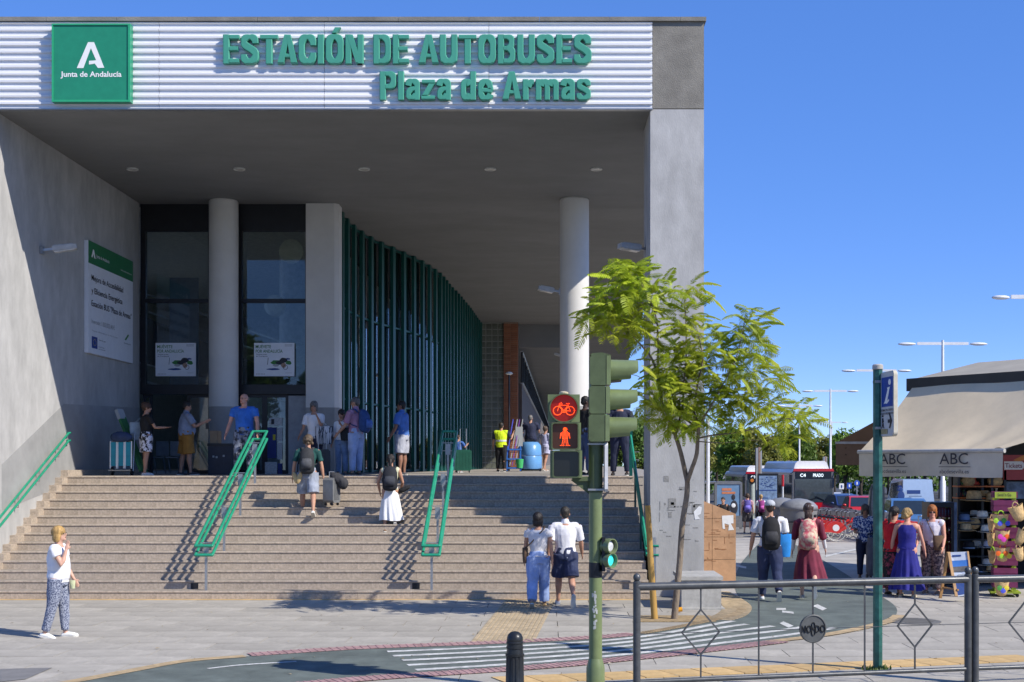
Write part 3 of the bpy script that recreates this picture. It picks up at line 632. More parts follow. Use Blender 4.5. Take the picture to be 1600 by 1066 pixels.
# ================================================================ STATION SIGNS
m_let = mat('sign_green', (.065,.31,.215), .4, var=.04, sc=2); m_lets = mat('sign_green_side', (.02,.20,.12), .5, var=.05)
def gl_():
    E = lambda w=.5: (w, [([(.1,0),(.1,1)],.2),([(.2,.915),(w,.915)],.17),([(.2,.51),(w-.04,.51)],.165),([(.2,.085),(w,.085)],.17)], [])
    Spts = [(.445,.70),(.43,.83),(.35,.905),(.25,.915),(.15,.88),(.105,.79),(.12,.66),(.22,.565),(.33,.49),(.43,.39),(.45,.26),(.40,.14),(.28,.085),(.17,.105),(.105,.19),(.095,.31)]
    Opts = [(.10,.5),(.105,.72),(.16,.87),(.28,.915),(.40,.87),(.455,.72),(.46,.5),(.455,.28),(.40,.13),(.28,.085),(.16,.13),(.105,.28),(.10,.5)]
    g = {}
    g['E'] = E(); g['T'] = (.54, [([(0,.915),(.54,.915)],.17),([(.27,0),(.27,.83)],.2)], [])
    g['I'] = (.2, [([(.1,0),(.1,1)],.2)], []); g['Í'] = g['I']
    g['A'] = (.62, [([(.17,.27),(.45,.27)],.15)], [[(0,0),(.2,0),(.385,1),(.215,1)],[(.42,0),(.62,0),(.405,1),(.27,1)]])
    g['N'] = (.56, [([(.095,0),(.095,1)],.19),([(.465,0),(.465,1)],.19)], [[(.05,1),(.23,1),(.51,0),(.33,0)]])
    g['S'] = (.55, [(Spts,.185)], []); g['C'] = (.54, [([(.45,.63),(.445,.76),(.39,.88),(.28,.915),(.16,.87),(.105,.72),(.10,.5),(.105,.28),(.16,.13),(.28,.085),(.39,.12),(.445,.24),(.45,.37)],.19)], [])
    g['O'] = (.56, [(Opts,.19)], []); g['Ó'] = (.56, [(Opts,.19)], [[(.2,1.05),(.33,1.05),(.47,1.25),(.29,1.25)]])
    g['D'] = (.55, [([(.1,0),(.1,1)],.2),([(.19,.915),(.30,.915),(.41,.84),(.45,.68),(.45,.32),(.41,.16),(.30,.085),(.19,.085)],.175)], [])
    g['B'] = (.55, [([(.1,0),(.1,1)],.2),([(.19,.915),(.31,.915),(.41,.86),(.425,.73),(.40,.59),(.31,.53),(.19,.53)],.165),([(.27,.53),(.36,.51),(.44,.43),(.455,.29),(.42,.14),(.32,.085),(.19,.085)],.17)], [])
    g['U'] = (.55, [([(.1,1),(.1,.3),(.13,.15),(.2,.095),(.275,.085),(.35,.095),(.42,.15),(.45,.3),(.45,1)],.195)], [])
    g['P'] = (.54, [([(.1,0),(.1,1)],.2),([(.19,.915),(.32,.915),(.42,.85),(.44,.7),(.42,.54),(.32,.47),(.19,.47)],.175)], [])
    g['l'] = (.2, [([(.1,0),(.1,1)],.2)], [])
    g['a'] = (.47, [([(.085,.50),(.12,.61),(.2,.655),(.29,.645),(.36,.58),(.375,.45),(.375,0)],.175),([(.33,.40),(.2,.37),(.12,.30),(.095,.2),(.12,.11),(.19,.075),(.27,.1),(.335,.19)],.15)], [])
    g['z'] = (.44, [([(.02,.645),(.43,.645)],.15),([(0,.075),(.44,.075)],.15)], [[(.02,.15),(.2,.15),(.43,.57),(.24,.57)]])
    g['d'] = (.51, [([(.41,0),(.41,1)],.195),([(.32,.52),(.26,.63),(.19,.64),(.12,.57),(.1,.36),(.12,.15),(.19,.08),(.26,.09),(.32,.2)],.17)], [])
    g['e'] = (.50, [([(.17,.34),(.405,.34),(.405,.46),(.37,.58),(.27,.65),(.17,.61),(.11,.50),(.10,.36),(.115,.2),(.18,.09),(.28,.07),(.37,.11),(.42,.2)],.165)], [])
    g['r'] = (.37, [([(.1,0),(.1,.72)],.195),([(.17,.47),(.22,.58),(.29,.625),(.37,.625)],.18)], [])
    g['m'] = (.76, [([(.1,0),(.1,.72)],.19),([(.17,.5),(.22,.62),(.3,.64),(.365,.58),(.38,.45),(.38,0)],.175),([(.45,.5),(.5,.62),(.58,.64),(.645,.58),(.66,.45),(.66,0)],.175)], [])
    g['s'] = (.47, [([(x*.86, y*.725) for x, y in Spts],.15)], [])
    return g
GLY = gl_()
def glyph_mb(ch, sx, sy, dep):
    w, strokes, polys = GLY[ch]; mb = MB(); k = 0; bv = .014
    for pts, t in strokes:
        closed = pts[0] == pts[-1]
        V = [Vector((x, y, 0)) for x, y in pts]
        if len(V) > 4 and ch not in 'U': V = smooth_pts(V, 3)
        n = len(V); rings = []
        for i, p in enumerate(V):
            if closed: a, c = V[(i-1) % (n-1)], V[(i+1) % (n-1)] if i < n-1 else V[1]
            else: a, c = V[max(i-1,0)], V[min(i+1,n-1)]
            tg = (c-a); tg = Vector((tg.x*sx, tg.y*sy, 0)).normalized(); nn = Vector((-tg.y, tg.x, 0)); hw = t*(sx*abs(nn.x)+sy*abs(nn.y)*.92)/2
            q = Vector((p.x*sx, p.y*sy, 0)); D = dep+k*.0015
            rings.append([q-nn*hw, q-nn*hw+Vector((0,0,D-bv)), q-nn*(hw-bv)+Vector((0,0,D)), q+nn*(hw-bv)+Vector((0,0,D)), q+nn*hw+Vector((0,0,D-bv)), q+nn*hw])
        vs = [v for r in rings for v in r]; fs = [(i*6+j, i*6+(j+1) % 6, (i+1)*6+(j+1) % 6, (i+1)*6+j) for i in range(n-1) for j in range(6)]
        if not closed: fs += [tuple(range(5,-1,-1)), tuple((n-1)*6+j for j in range(6))]
        mb.add(vs, fs); k += 1
    for po in polys:
        D = dep+k*.0015; n = len(po); c = Vector((sum(p[0] for p in po)/n*sx, sum(p[1] for p in po)/n*sy, 0)); q = [Vector((x*sx, y*sy, 0)) for x, y in po]
        vs = q+[v+Vector((0,0,D-bv)) for v in q]+[c+(v-c)*.93+Vector((0,0,D)) for v in q]
        mb.add(vs, [(i, (i+1) % n, n+(i+1) % n, n+i) for i in range(n)]+[(n+i, n+(i+1) % n, 2*n+(i+1) % n, 2*n+i) for i in range(n)]+[tuple(range(2*n,3*n)), tuple(range(n-1,-1,-1))]); k += 1
    return mb
def bigtext(s, x0, x1, ybase, cap, lab):
    o = thing('station_lettering', lab, 'sign', (PX(x0,DF), DF-.1, PZ(ybase,DF)), group='green station lettering')
    gap, spc = .045, .25; kern = {'TA':-.06,'AC':-.02,'AU':-.02,'UT':-.01,'Pl':-.0,'Ar':-.01,'az':-.0}; kn = [kern.get(s[i:i+2],0) for i in range(len(s))]
    tot = sum((spc if c == ' ' else GLY[c][0]+gap)+k for c, k in zip(s, kn))-gap
    sx = (x1-x0)/81.5/tot; sy = cap/81.5; cur = 0
    for c, kk in zip(s, kn):
        if c == ' ': cur += spc; continue
        m_ = glyph_mb(c, sx, sy, .10); m_.xf(plane_m(P(x0, ybase, DF-.045)+Vector((cur*sx,0,0)), (1,0,0), (0,0,1)))
        obj('letter', m_, m_let, o, world=True); cur += GLY[c][0]+gap+kk
    return o
bigtext('ESTACIÓN DE AUTOBUSES', 350, 924, 101.5, 45, 'raised green letters reading ESTACIÓN DE AUTOBUSES on the white fascia')
bigtext('Plaza de Armas', 594, 923, 158, 44, 'raised green letters reading Plaza de Armas on the white fascia')
o = thing('logo_sign', 'square green light box with white A emblem on the fascia', 'sign', (PX(82,DF), DF-.2, PZ(160,DF)))
d = DF-.16; gA = (82,38,204,160)
b = MB(); b.b2((PX(82,d),d-.02,PZ(160,d)),(PX(204.5,d),DF-.03,PZ(38,d))); obj('sign_box', b, mat('sign_box_green',(.02,.24,.135),.35,var=.06), o, True)
m_frm = mat('sign_rim_green',(.03,.36,.17),.4,var=.05); b = MB()
for q in ((82,38,204.5,40.2),(82,157,204.5,160),(82,40.2,84,157),(201,40.2,204.5,157)): b.b2((PX(q[0],d),d-.04,PZ(q[3],d)),(PX(q[2],d),d-.0205,PZ(q[1],d)))
obj('sign_rim', b, m_frm, o, True)
m_wh = mat('sign_white', (.82,.82,.80), .5, var=.02)
d2 = d-.024; A1 = [(120,106.5),(137.5,66),(147,66),(163,106),(153,106.4),(148.2,99.5),(139,101),(139,95.2),(150.2,94.4),(142,75.5),(130.3,106.5)]
b = MB(); b.add([P(x,y,d2) for x,y in A1], [(0,1,9,10),(1,2,9),(2,3,8,9),(3,4,5,8),(5,6,7,8)]); obj('emblem', b, m_wh, o, True, fix=False)
text('lettering', 'Junta de Andalucía', P(94.5,120,d2), o, m_wh, width=95/81.6, height=8.6/81.6, bold=.022)
# banner on the left wall
o = thing('banner', 'large white and green project banner on the left porch wall', 'sign', (XL+.1, 30, 4.6))
Xb = XL+.1; da = FPX*(-Xb)/(CX-138); db = FPX*(-Xb)/(CX-207.5); zt_, zb_ = PZ(375,da), PZ(551,da)
b = MB(); b.b2((XL+.006,da,zb_),(Xb,db,zt_)); obj('banner_board', b, m_post, o, True)
zg_ = zt_-(zt_-zb_)*.2; m_bg = mat('banner_green', (.02,.17,.06), .5, var=.15, sc=.6)
b = MB(); b.b2((Xb,da,zg_),(Xb+.004,db,zt_)); obj('green_header', b, m_bg, o, True)
W_, H_ = db-da, zt_-zb_
def bt(s, u, v, wd, hg, m, bold=0): text('lettering', s, (Xb+.008, da+u*W_, zt_-v*H_), o, m, right=(0,1,0), up=(0,0,1), width=wd*W_, height=hg*H_, bold=bold)
bt('Junta de Andalucía', .16, .125, .28, .03, m_wh, .01); bt('www.juntadeandalucia.es', .70, .142, .26, .018, m_wh)
b = MB(); b.add([(Xb+.008, da+W_*u, zt_-H_*v) for u,v in ((.055,.14),(.09,.065),(.11,.065),(.145,.14),(.115,.14),(.10,.105),(.08,.14))], [(0,1,5,6),(1,2,5),(2,3,4,5)]); obj('emblem', b, m_wh, o, True, fix=False)
for s, v, wd in (('Mejora de Accesibilidad',.345,.70),('y Eficiencia Energética',.46,.68),('Estación BUS "Plaza de Armas"',.575,.90)): bt(s, .06, v, wd, .055, m_pbk, .006)
bt('Inversión: 1.033.023,40 €', .06, .73, .5, .042, m_pgrey); bt('Proyecto cofinanciado por la Unión Europea', .07, .80, .56, .014, m_pgrey)
b = MB(); b.b2((Xb,da+.07*W_,zt_-.95*H_),(Xb+.005,da+.185*W_,zt_-.845*H_)); obj('flag_print', b, mat('flag_blue',(.02,.05,.25),.5), o, True)
b = MB()
for k in range(12):
    a = k*math.pi/6; b.box((Xb+.006, da+W_*(.1275+.03*math.cos(a)), zt_-H_*(.897+.028*math.sin(a))), (.003,.018,.018))
obj('flag_stars', b, mat('star_yellow',(.6,.5,.05),.5), o, True)
bt('Unión Europea', .21, .87, .15, .014, m_pbk); bt('Fondo Europeo', .21, .93, .12, .011, m_pbk); bt('de Desarrollo', .21, .95, .14, .011, m_pbk)
b = MB(); b.prism([(da+.80*W_,zt_-.79*H_),(da+.88*W_,zt_-.73*H_),(da+.90*W_,zt_-.74*H_),(da+.83*W_,zt_-.795*H_)],'x',Xb,Xb+.006); obj('emblem', b, m_pgr, o, True); bt('Andalucía', .78, .83, .16, .014, m_pbk)
# ================================================================ TRAFFIC LIGHT
m_olive = mat('olive_paint', (.165,.21,.09), .38, var=.12, sc=5, coat=.25, stain=.15)
m_olived = mat('olive_paint_dull', (.09,.12,.055), .45, var=.15, sc=6, stain=.15)
m_ledo = mat('orange_led', (1,.085,.012), .5, var=0, emit=1.9)
m_lens = mat('dark_lens', (.012,.012,.012), .15, var=0); m_redl = mat('red_lens_glow', (.16,.006,.004), .3, var=0, emit=.7)
m_brl = mat('brown_lens', (.05,.02,.012), .3, var=0, emit=.25)
dT = 13.75; kT = dT/FPX; pole = Vector((PX(930.5,dT), dT, 0))
t = thing('traffic_light', 'olive green traffic light pole with a lit red bicycle and pedestrian signal', 'traffic light', pole)
b = MB(); b.tube([pole+Vector((0,0,0)), pole+Vector((0,0,3.45))], .072, 20); obj('pole', b, m_olive, t, True, smooth=True)
b = MB(); b.lathe([(.16,0),(.15,.02),(.103,.05),(.10,.30),(.085,.36),(.074,.40)], 20, pole); obj('base_sleeve', b, m_olive, t, True, smooth=True)
b = MB(); b.lathe([(.0735,1.28),(.0738,1.285),(.0738,1.44),(.0735,1.445)], 20, pole); obj('pole_band', b, m_black, t, True, smooth=True)
b = MB(); r2 = random.Random(4)
for k in range(26):
    z = r2.uniform(.72,1.13); a = r2.gauss(-1.75,.16); b.box(pole+Vector((.0725*math.cos(a),.0725*math.sin(a),z)), (.018,.004,r2.uniform(.01,.05)), Matrix.Rotation(a+math.pi/2,3,'Z'))
tag(obj('paint_scrape', b, mat('scrape_grey',(.45,.46,.43),.6), t, True), kind='stuff')
# three-aspect vehicle head seen from the side, facing right
x0, x1 = PX(921,dT), PX(946,dT)
for (y0, y1) in ((556,604),(604,648),(648,691)):
    za, zb = PZ(y0,dT), PZ(y1,dT); zc = (za+zb)/2; sh = (y0-556)*-.02*kT
    b = MB(); b.prism([(x0+.02+sh,zb+.004),(x1+sh,zb+.004),(x1+sh,za-.004),(x0+.02+sh,za-.004),(x0+sh,za-.03),(x0+sh,zb+.03)], 'y', dT-.16, dT+.16); h = obj('signal_aspect', b, m_olived, t, True)
    b = MB(); b.prism([(dT-.165,zb+.01),(dT+.165,zb+.01),(dT+.165,za-.01),(dT-.165,za-.01)], 'x', x1+sh+.004, x1+sh+.05); o = obj('signal_door', b, m_olive, h); o.data.transform(WM[t].inverted())
    b = MB(); n = 18; vs = []
    for i in range(n+1):
        a = R(-55)+R(290)*i/n
        for L, r_ in ((0,.125),(.30,.118 if math.sin(a)>0 else .10)):
            LL = L if math.sin(a) > -.2 else L*.75
            for rr in (r_, r_-.006): vs.append((x1+sh+.05+LL, dT+rr*math.cos(a), zc+rr*math.sin(a)))
    fs = []
    for i in range(n):
        o0, o1 = i*4, i*4+4; fs += [(o0,o0+2,o1+2,o1),(o0+1,o1+1,o1+3,o0+3),(o0+2,o0+3,o1+3,o1+2),(o0,o1,o1+1,o0+1)]
    fs += [(0,1,3,2),(n*4,n*4+2,n*4+3,n*4+1)]
    b.add(vs, fs); o = obj('visor', b, m_olive, h, smooth=True); o.data.transform(WM[t].inverted())
    b = MB(); b.lathe([(.1,0),(.09,.012),(.0,.02)], 16); b.xf(Matrix.Translation((x1+sh+.05,dT,zc)) @ Matrix.Rotation(R(90),4,'Y')); o = obj('lens', b, m_lens, h); o.data.transform(WM[t].inverted())
b = MB(); b.prism([(x0,PZ(556,dT)),(PX(955,dT),PZ(556,dT)),(PX(940,dT),PZ(552,dT)),(PX(925,dT),PZ(553,dT))],'y',dT-.1,dT+.1); obj('head_cap', b, m_olived, t, True)
# white plate fixed edge-on below the head
b = MB(); xp = PX(944,dT); b.prism([(dT-.14,PZ(692,dT)-.03),(dT-.11,PZ(692,dT)),(dT+.11,PZ(692,dT)),(dT+.14,PZ(692,dT)-.03),(dT+.14,PZ(764,dT)),(dT+.11,PZ(764,dT)-.03),(dT-.11,PZ(764,dT)-.03),(dT-.14,PZ(764,dT))],'x',xp,xp+.035); obj('plate', b, mat('plate_white',(.6,.6,.6),.4), t, True)
for y_ in (765, 694): obj('clamp', MB().box((pole.x+.02,dT,PZ(y_,dT)),(.21,.17,.02)), m_steel, t, True)
# cyclist / pedestrian head facing the street
dq = dT-.12; q0, q1 = PX(856,dq), PX(906,dq)
for i, (y0, y1) in enumerate(((616,660),(660,703.5),(703.5,747))):
    za, zb = PZ(y0,dq), PZ(y1,dq); sh = i*1.8*kT; b = MB(); b.b2((q0+sh,dq,zb+.003),(q1+sh,dq+.17,za-.003)); h = obj('signal_aspect', b, m_olive, t, True)
    zc = (za+zb)/2; xc = (q0+q1)/2+sh
    if i == 0:
        b = MB(); b.lathe([(.158,0),(.158,.07),(.145,.07),(.145,0)], 32); b.xf(Matrix.Translation((xc,dq,zc)) @ Matrix.Rotation(R(90),4,'X')); o = obj('visor', b, m_olived, h, smooth=True); o.data.transform(WM[t].inverted())
        b = MB(); b.lathe([(.145,.0),(.145,.012),(.0,.016)], 28); b.xf(Matrix.Translation((xc,dq,zc)) @ Matrix.Rotation(R(90),4,'X')); o = obj('lens', b, m_redl, h); o.data.transform(WM[t].inverted())
    else:
        b = MB(); r_ = .135
        pr = [(xc-r_,zc-r_*.9),(xc-r_*.85,zc-r_),(xc+r_*.85,zc-r_),(xc+r_,zc-r_*.9),(xc+r_,zc+r_*.9),(xc+r_*.85,zc+r_),(xc-r_*.85,zc+r_),(xc-r_,zc+r_*.9)]
        po = [(xc+(x-xc)*1.09, zc+(z-zc)*1.09) for x, z in pr]; vs = [(x,dq,z) for x,z in po]+[(x,dq-.07,z) for x,z in po]+[(x,dq-.07,z) for x,z in pr]+[(x,dq-.008,z) for x,z in pr]
        b.add(vs, [(k*8+j, k*8+(j+1)%8, (k+1)*8+(j+1)%8, (k+1)*8+j) for k in range(3) for j in range(8)]); o = obj('visor', b, m_olived, h); o.data.transform(WM[t].inverted())
        b = MB(); b.prism(pr, 'y', dq-.012, dq-.002); o = obj('lens', b, m_brl if i == 1 else m_lens, h); o.data.transform(WM[t].inverted())
    h['zc'] = zc; b = MB(); led = []
    def dotline(ps, st=.0085):
        V = [Vector((p[0],p[1],0)) for p in ps]; acc = 0
        for a, c in zip(V, V[1:]):
            n_ = max(1, int((c-a).length/st))
            for k in range(n_): led.append(a.lerp(c, k/n_))
        led.append(V[-1])
    cir = lambda cx, cy, r_, n=28: [(cx+r_*math.cos(2*math.pi*k/n), cy+r_*math.sin(2*math.pi*k/n)) for k in range(n+1)]
    if i == 0:
        dotline(cir(-.068,-.028,.046), .013); dotline(cir(.068,-.028,.046), .013)
        for L_ in ([(-.068,-.028),(-.045,.045),(-.02,.045)],[(-.045,.045),(-.03,.06)],[(-.05,.03),(.045,.03)],[(.045,.03),(.068,-.028)],[(.045,.03),(.045,.048),(.03,.048)],[(.045,.048),(.058,.048)],[(-.05,.03),(.0,-.03)],[(.0,-.03),(.045,.03)],[(0,-.03),(.068,-.028)],[(-.012,-.03),(.012,-.045),(-.012,-.045),(.012,-.03)]): dotline(L_, .012)
    if i == 1:
        for r_ in (.009,.018): dotline(cir(0,.074,r_,12), .011)
        for yy, hw in ((.048,.022),(.036,.034),(.024,.036),(.012,.034),(0,.03),(-.012,.028),(-.024,.026)): dotline([(-hw,yy),(hw,yy)], .012)
        dotline([(-.045,.03),(-.052,-.02)],.012); dotline([(.045,.03),(.052,-.02)],.012)
        for s_ in (-1,1): dotline([(s_*.022,-.03),(s_*.034,-.098)],.012); dotline([(s_*.008,-.04),(s_*.014,-.098)],.012); dotline([(s_*.014,-.1),(s_*.05,-.1)],.012)
    if led:
        y = dq-.021
        for v in led: b.lathe([(.0048,0),(.003,.003)], 6, (0,0,0)); n_ = 12; b.v[-n_:] = [(xc+v.x+p[0], y-p[2], zc+v.y+p[1]) for p in b.v[-n_:]]
        o = obj('bicycle_symbol' if i == 0 else 'standing_person_symbol', b, m_ledo, h); o.data.transform(WM[t].inverted()); o['kind'] = 'stuff'
b = MB(); b.lathe([(.05,0),(.05,.025),(.02,.035)], 14, ((q0+q1)/2,dq+.08,PZ(616,dq))); obj('head_knob', b, mat('knob_cream',(.55,.48,.33),.5), t, True)
b = MB(); b.bar((q1-.08,dq+.1,PZ(744,dq)-.03),(pole.x,dT,PZ(744,dq)-.03),.06,.05); b.add([(q1-.1,dq+.1,PZ(750,dq)),(pole.x-.05,dT,PZ(752,dq)),(pole.x-.05,dT,PZ(775,dq)),(q1-.1,dq+.12,PZ(750,dq)),(pole.x-.05,dT+.02,PZ(752,dq)),(pole.x-.05,dT+.02,PZ(775,dq))],[(0,1,2),(5,4,3),(0,3,4,1),(1,4,5,2),(2,5,3,0)]); obj('bracket_arm', b, m_olived, t, True)
b = MB(); b.lathe([(.074,PZ(770,dT)),(.076,PZ(770,dT)),(.076,PZ(692,dT)),(.074,PZ(692,dT))],20,pole); obj('pole_collar', b, m_olived, t, True, smooth=True)
# small repeater with two round lenses, turned to the right
rx = PX(940,dT); rn = Vector((.72,-.69,0))
b = MB(); b.b2((rx,dT-.1,PZ(892,dT)),(rx+.035,dT+.06,PZ(839,dT))); rep = obj('repeater_housing', b, m_black, t, True)
for y_, m_, nm in ((853,mat('clear_lens',(.55,.57,.58),.12,var=.3,sc=30),'clear_lens'),(875,mat('green_led_lens',(.05,.75,.75),.3,var=.15,sc=20,emit=.3),'green_lens')):
    c = Vector((PX(951,dT), dT-.06, PZ(y_,dT))); M = plane_m(c, Vector((rn.y,-rn.x,0))*-1, (0,0,1)); M = Matrix.Translation(c) @ rn.to_track_quat('Z','Y').to_matrix().to_4x4()
    b = MB(); b.lathe([(.075,-.07),(.085,.0),(.083,.055),(.074,.055),(.07,0)],22); b.xf(M); o = obj('visor', b, m_olive, rep, smooth=True); o.data.transform(WM[t].inverted())
    b = MB(); b.lathe([(.066,.008),(.05,.02),(0,.026)],18); b.xf(M); o = obj(nm, b, m_, rep); o.data.transform(WM[t].inverted())

# ================================================================ RAILING WITH THE NO8DO MEDALLION
m_ral = mat('dark_grey_rail', (.085,.09,.095), .38, .25, var=.22, sc=9, coat=.15, stain=.2)
def gpost(b, x, y, h=1.32, r_=.041):
    b.lathe([(r_,-.02),(r_,h-.09),(r_*.82,h-.085),(r_*.82,h-.075)], 18, (x,y,0)); b.ell((x,y,h-.04), (r_*.98,r_*.98,.045), 16, 10)
dL, dR = 13.62, 14.5
pL = Vector((PX(995,dL),dL,0)); pR = Vector((PX(1512.5,dR),dR,0))
def panel(a, c, lab, xs, med=None, dia=()):
    o = thing('railing', lab, 'railing', a[:], group='dark grey pavement railings'); u = (c-a); L = u.length
    for p in (a, c):
        b = MB(); gpost(b, p.x, p.y, 1.33 if p is a else 1.33); obj('post', b, m_ral, o, True, smooth=True)
    for z, r_ in ((1.19,.043),(.165,.026)):
        b = MB(); b.tube([a+Vector((0,0,z)), c+Vector((0,0,z))], r_, 14); obj('rail', b, m_ral, o, True, smooth=True)
    for k, f in enumerate(xs):
        p = a+u*f; b = MB()
        if k in dia:
            zc = .68; h = .245; w_ = .215
            for s in (-1,1):
                e = p+u.normalized()*(s*w_)
                b.bar(p+Vector((0,0,zc+h)), e+Vector((0,0,zc)), .016, .016); b.bar(e+Vector((0,0,zc)), p+Vector((0,0,zc-h)), .016, .016)
            b.bar(p+Vector((0,0,zc+h)), p+Vector((0,0,1.16)), .017, .017); b.bar(p+Vector((0,0,.18)), p+Vector((0,0,zc-h)), .017, .017); obj('diamond_bar', b, m_ral, o, True)
        elif k == med:
            zc = .68; rr = .158; b.bar(p+Vector((0,0,zc+rr)), p+Vector((0,0,1.16)), .017,.017); b.bar(p+Vector((0,0,.18)), p+Vector((0,0,zc-rr)), .017,.017); obj('baluster', b, m_ral, o, True)
            fr_ = u.normalized(); M = plane_m(p+Vector((0,0,zc)), fr_, (0,0,1))
            b = MB(); b.lathe([(rr,-.014),(rr,.014),(rr-.006,.018),(rr-.014,.018),(rr-.016,.009),(0,.009)],40); b.xf(M); md = obj('medallion', b, mat('medallion_grey',(.10,.105,.105),.5,.1,var=.15,sc=9,stain=.2), o, True, smooth=True)
            m_emb = mat('raised_emblem', (.012,.012,.013), .5)
            b = MB()
            def ring(cx, cy, rx_, ry_, r_=.006): b.tube([M @ Vector((cx+rx_*math.cos(2*math.pi*j/16), cy+ry_*math.sin(2*math.pi*j/16), .016)) for j in range(17)], r_, 6, cap=False)
            ring(0,.038,.018,.034,.0048); ring(0,-.038,.021,.036,.0048); obj('skein_emblem', b, m_emb, md); md.children[-1].data.transform(WM[o].inverted())
            for s_, cx, wd in (('NO',-.142,.122),('DO',.022,.122)):
                tb = textmb(s_, width=wd, height=.085, bold=-.006, ext=.01); tb.xf(M @ Matrix.Translation((cx,-.04,.0125))); ob = obj('emblem_lettering', tb, m_emb, md, fix=False); ob.data.transform(WM[o].inverted())
        else:
            b.bar(p+Vector((0,0,.18)), p+Vector((0,0,1.16)), .017, .017); obj('baluster', b, m_ral, o, True)
    b = MB(); b.bar(a+Vector((0,0,.68)), c+Vector((0,0,.68)), .007, .007); obj('wire', b, m_ral, o, True)
    return o
L_ = 1512.5-995
panel(pL, pR, 'dark grey railing panel with the round NO8DO medallion', [(x-995)/L_*1.0 for x in (1090,1178,1262,1344,1425)], 2, (0,4))
uu = (pR-pL).normalized(); s2 = pR+uu*.092
panel(s2, s2+uu*3.9+Vector((0,-.1,0)), 'dark grey railing panel at the right edge beside the doubled posts', [.165,.335,.5,.66,.83], 2, (0,4))
# bollard
dB = 13.25; bp_ = Vector((PX(804.5,dB),dB,0)); o = thing('bollard', 'black fluted cast iron bollard with domed top in the foreground', 'bollard', bp_)
m_bol = mat('bollard_black', (.022,.024,.026), .38, .3, var=.25, sc=8, coat=.2)
b = MB(); vs = []; n = 48
for r_, z in ((.115,0),(.11,.1),(.098,.14),(.093,.50)):
    for j in range(n):
        a = 2*math.pi*j/n; q = r_*(1-.09*(j % 4 in (0,))) if z > .12 else r_; vs.append((math.cos(a)*q, math.sin(a)*q, z))
b.add(vs, [(i*n+j, i*n+(j+1)%n, (i+1)*n+(j+1)%n, (i+1)*n+j) for i in range(3) for j in range(n)]); obj('fluted_shaft', b, m_bol, o, smooth=30)
b = MB(); b.lathe([(.094,.50),(.10,.505),(.10,.525),(.088,.53),(.084,.58),(.092,.585),(.092,.60),(.085,.605),(.084,.63),(.09,.635),(.09,.65),(.082,.658)],28); obj('collar', b, m_bol, o, smooth=True)
b = MB(); b.lathe([(.083,.656),(.086,.67),(.083,.70),(.07,.73),(.045,.752),(.012,.761)],28); obj('cap', b, m_bol, o, smooth=True)

# ================================================================ INFORMATION SIGN
dI = 15.4; ip = Vector((PX(1371.5,dI),dI,0)); o = thing('information_sign', 'white tourist information sign with blue i panel on a green pole', 'sign', ip)
m_ipole = mat('green_pole_paint', (.035,.135,.115), .35, .2, var=.35, sc=7, stain=.4)
b = MB(); b.lathe([(.058,-.01),(.058,3.66)],8,ip); obj('pole', b, m_ipole, o, True)
b = MB(); b.lathe([(.06,3.66),(.066,3.665),(.066,3.71),(.05,3.725)],14,ip); obj('pole_cap', b, mat('cap_grey',(.4,.38,.34),.6), o, True, smooth=True)
th = R(86); ux = Vector((math.cos(th), -math.sin(th), 0)); nn = Vector((-math.sin(th), -math.cos(th), 0))     # runs towards the camera, faces left
c0 = ip+Vector((.05,.03,0)); Wd, z0, z1 = .50, PZ(682,dI), PZ(584,dI); r_ = .05
def rr(w0, w1, a, c, r_): 
    out = []
    for cx, cy, s in ((w1-r_,c-r_,0),(w0+r_,c-r_,90),(w0+r_,a+r_,180),(w1-r_,a+r_,270)):
        for k in range(5): t_ = R(s+k*22.5); out.append((cx+r_*math.cos(t_), cy+r_*math.sin(t_)))
    return out
def onp(poly, off, th_=.002):
    b = MB(); n = len(poly); vs = [c0+ux*p[0]+nn*(off+th_)+Vector((0,0,p[1])) for p in poly]+[c0+ux*p[0]+nn*off+Vector((0,0,p[1])) for p in poly]
    b.add(vs, [tuple(range(n)), tuple(range(2*n-1,n-1,-1))]+[(i,i+n,(i+1)%n+n,(i+1)%n) for i in range(n)]); return b
obj('sign_panel', onp(rr(.02,Wd,z0,z1,r_), -.03, .06), mat('panel_grey',(.52,.53,.53),.45,var=.06), o, True)
obj('sign_edge', onp(rr(.012,Wd+.008,z0-.008,z1+.008,r_), -.022, .044), mat('panel_edge',(.60,.55,.43),.5), o, True)
obj('blue_field', onp([(.11,z0+.35),(.50,z0+.35),(.50,z1-.06),(.11,z1-.06)], .031), mat('sign_blue',(.015,.06,.33),.4), o, True)
zb = z0+.35; H_ = z1-.06-zb
sx = lambda u: .11+.39*u
obj('letter_i', onp([(sx(.22),zb+.10*H_),(sx(.36),zb+.12*H_),(sx(.5),zb+.10*H_),(sx(.7),zb+.2*H_),(sx(.66),zb+.25*H_),(sx(.52),zb+.18*H_),(sx(.76),zb+.66*H_),(sx(.52),zb+.64*H_),(sx(.56),zb+.58*H_),(sx(.34),zb+.22*H_)], .034), m_wh, o, True)
obj('letter_dot', onp([(sx(.74)+.045*math.cos(k*.524), zb+.82*H_+.036*math.sin(k*.524)) for k in range(12)], .034), m_wh, o, True)
for s, z in (('INFORMACIÓN TURÍSTICA', z0+.295), ('TOURIST INFORMATION', z0+.255)):
    text('lettering', s, c0+ux*.06+nn*.034+Vector((0,0,z)), o, m_pbk, right=ux, width=.47, height=.028, bold=.015)
zz = z0+.115; xx = .16
b = MB()
def ob_bar(a, c, w_=.016): b.bar(c0+ux*a[0]+nn*.034+Vector((0,0,a[1])), c0+ux*c[0]+nn*.034+Vector((0,0,c[1])), w_, w_)
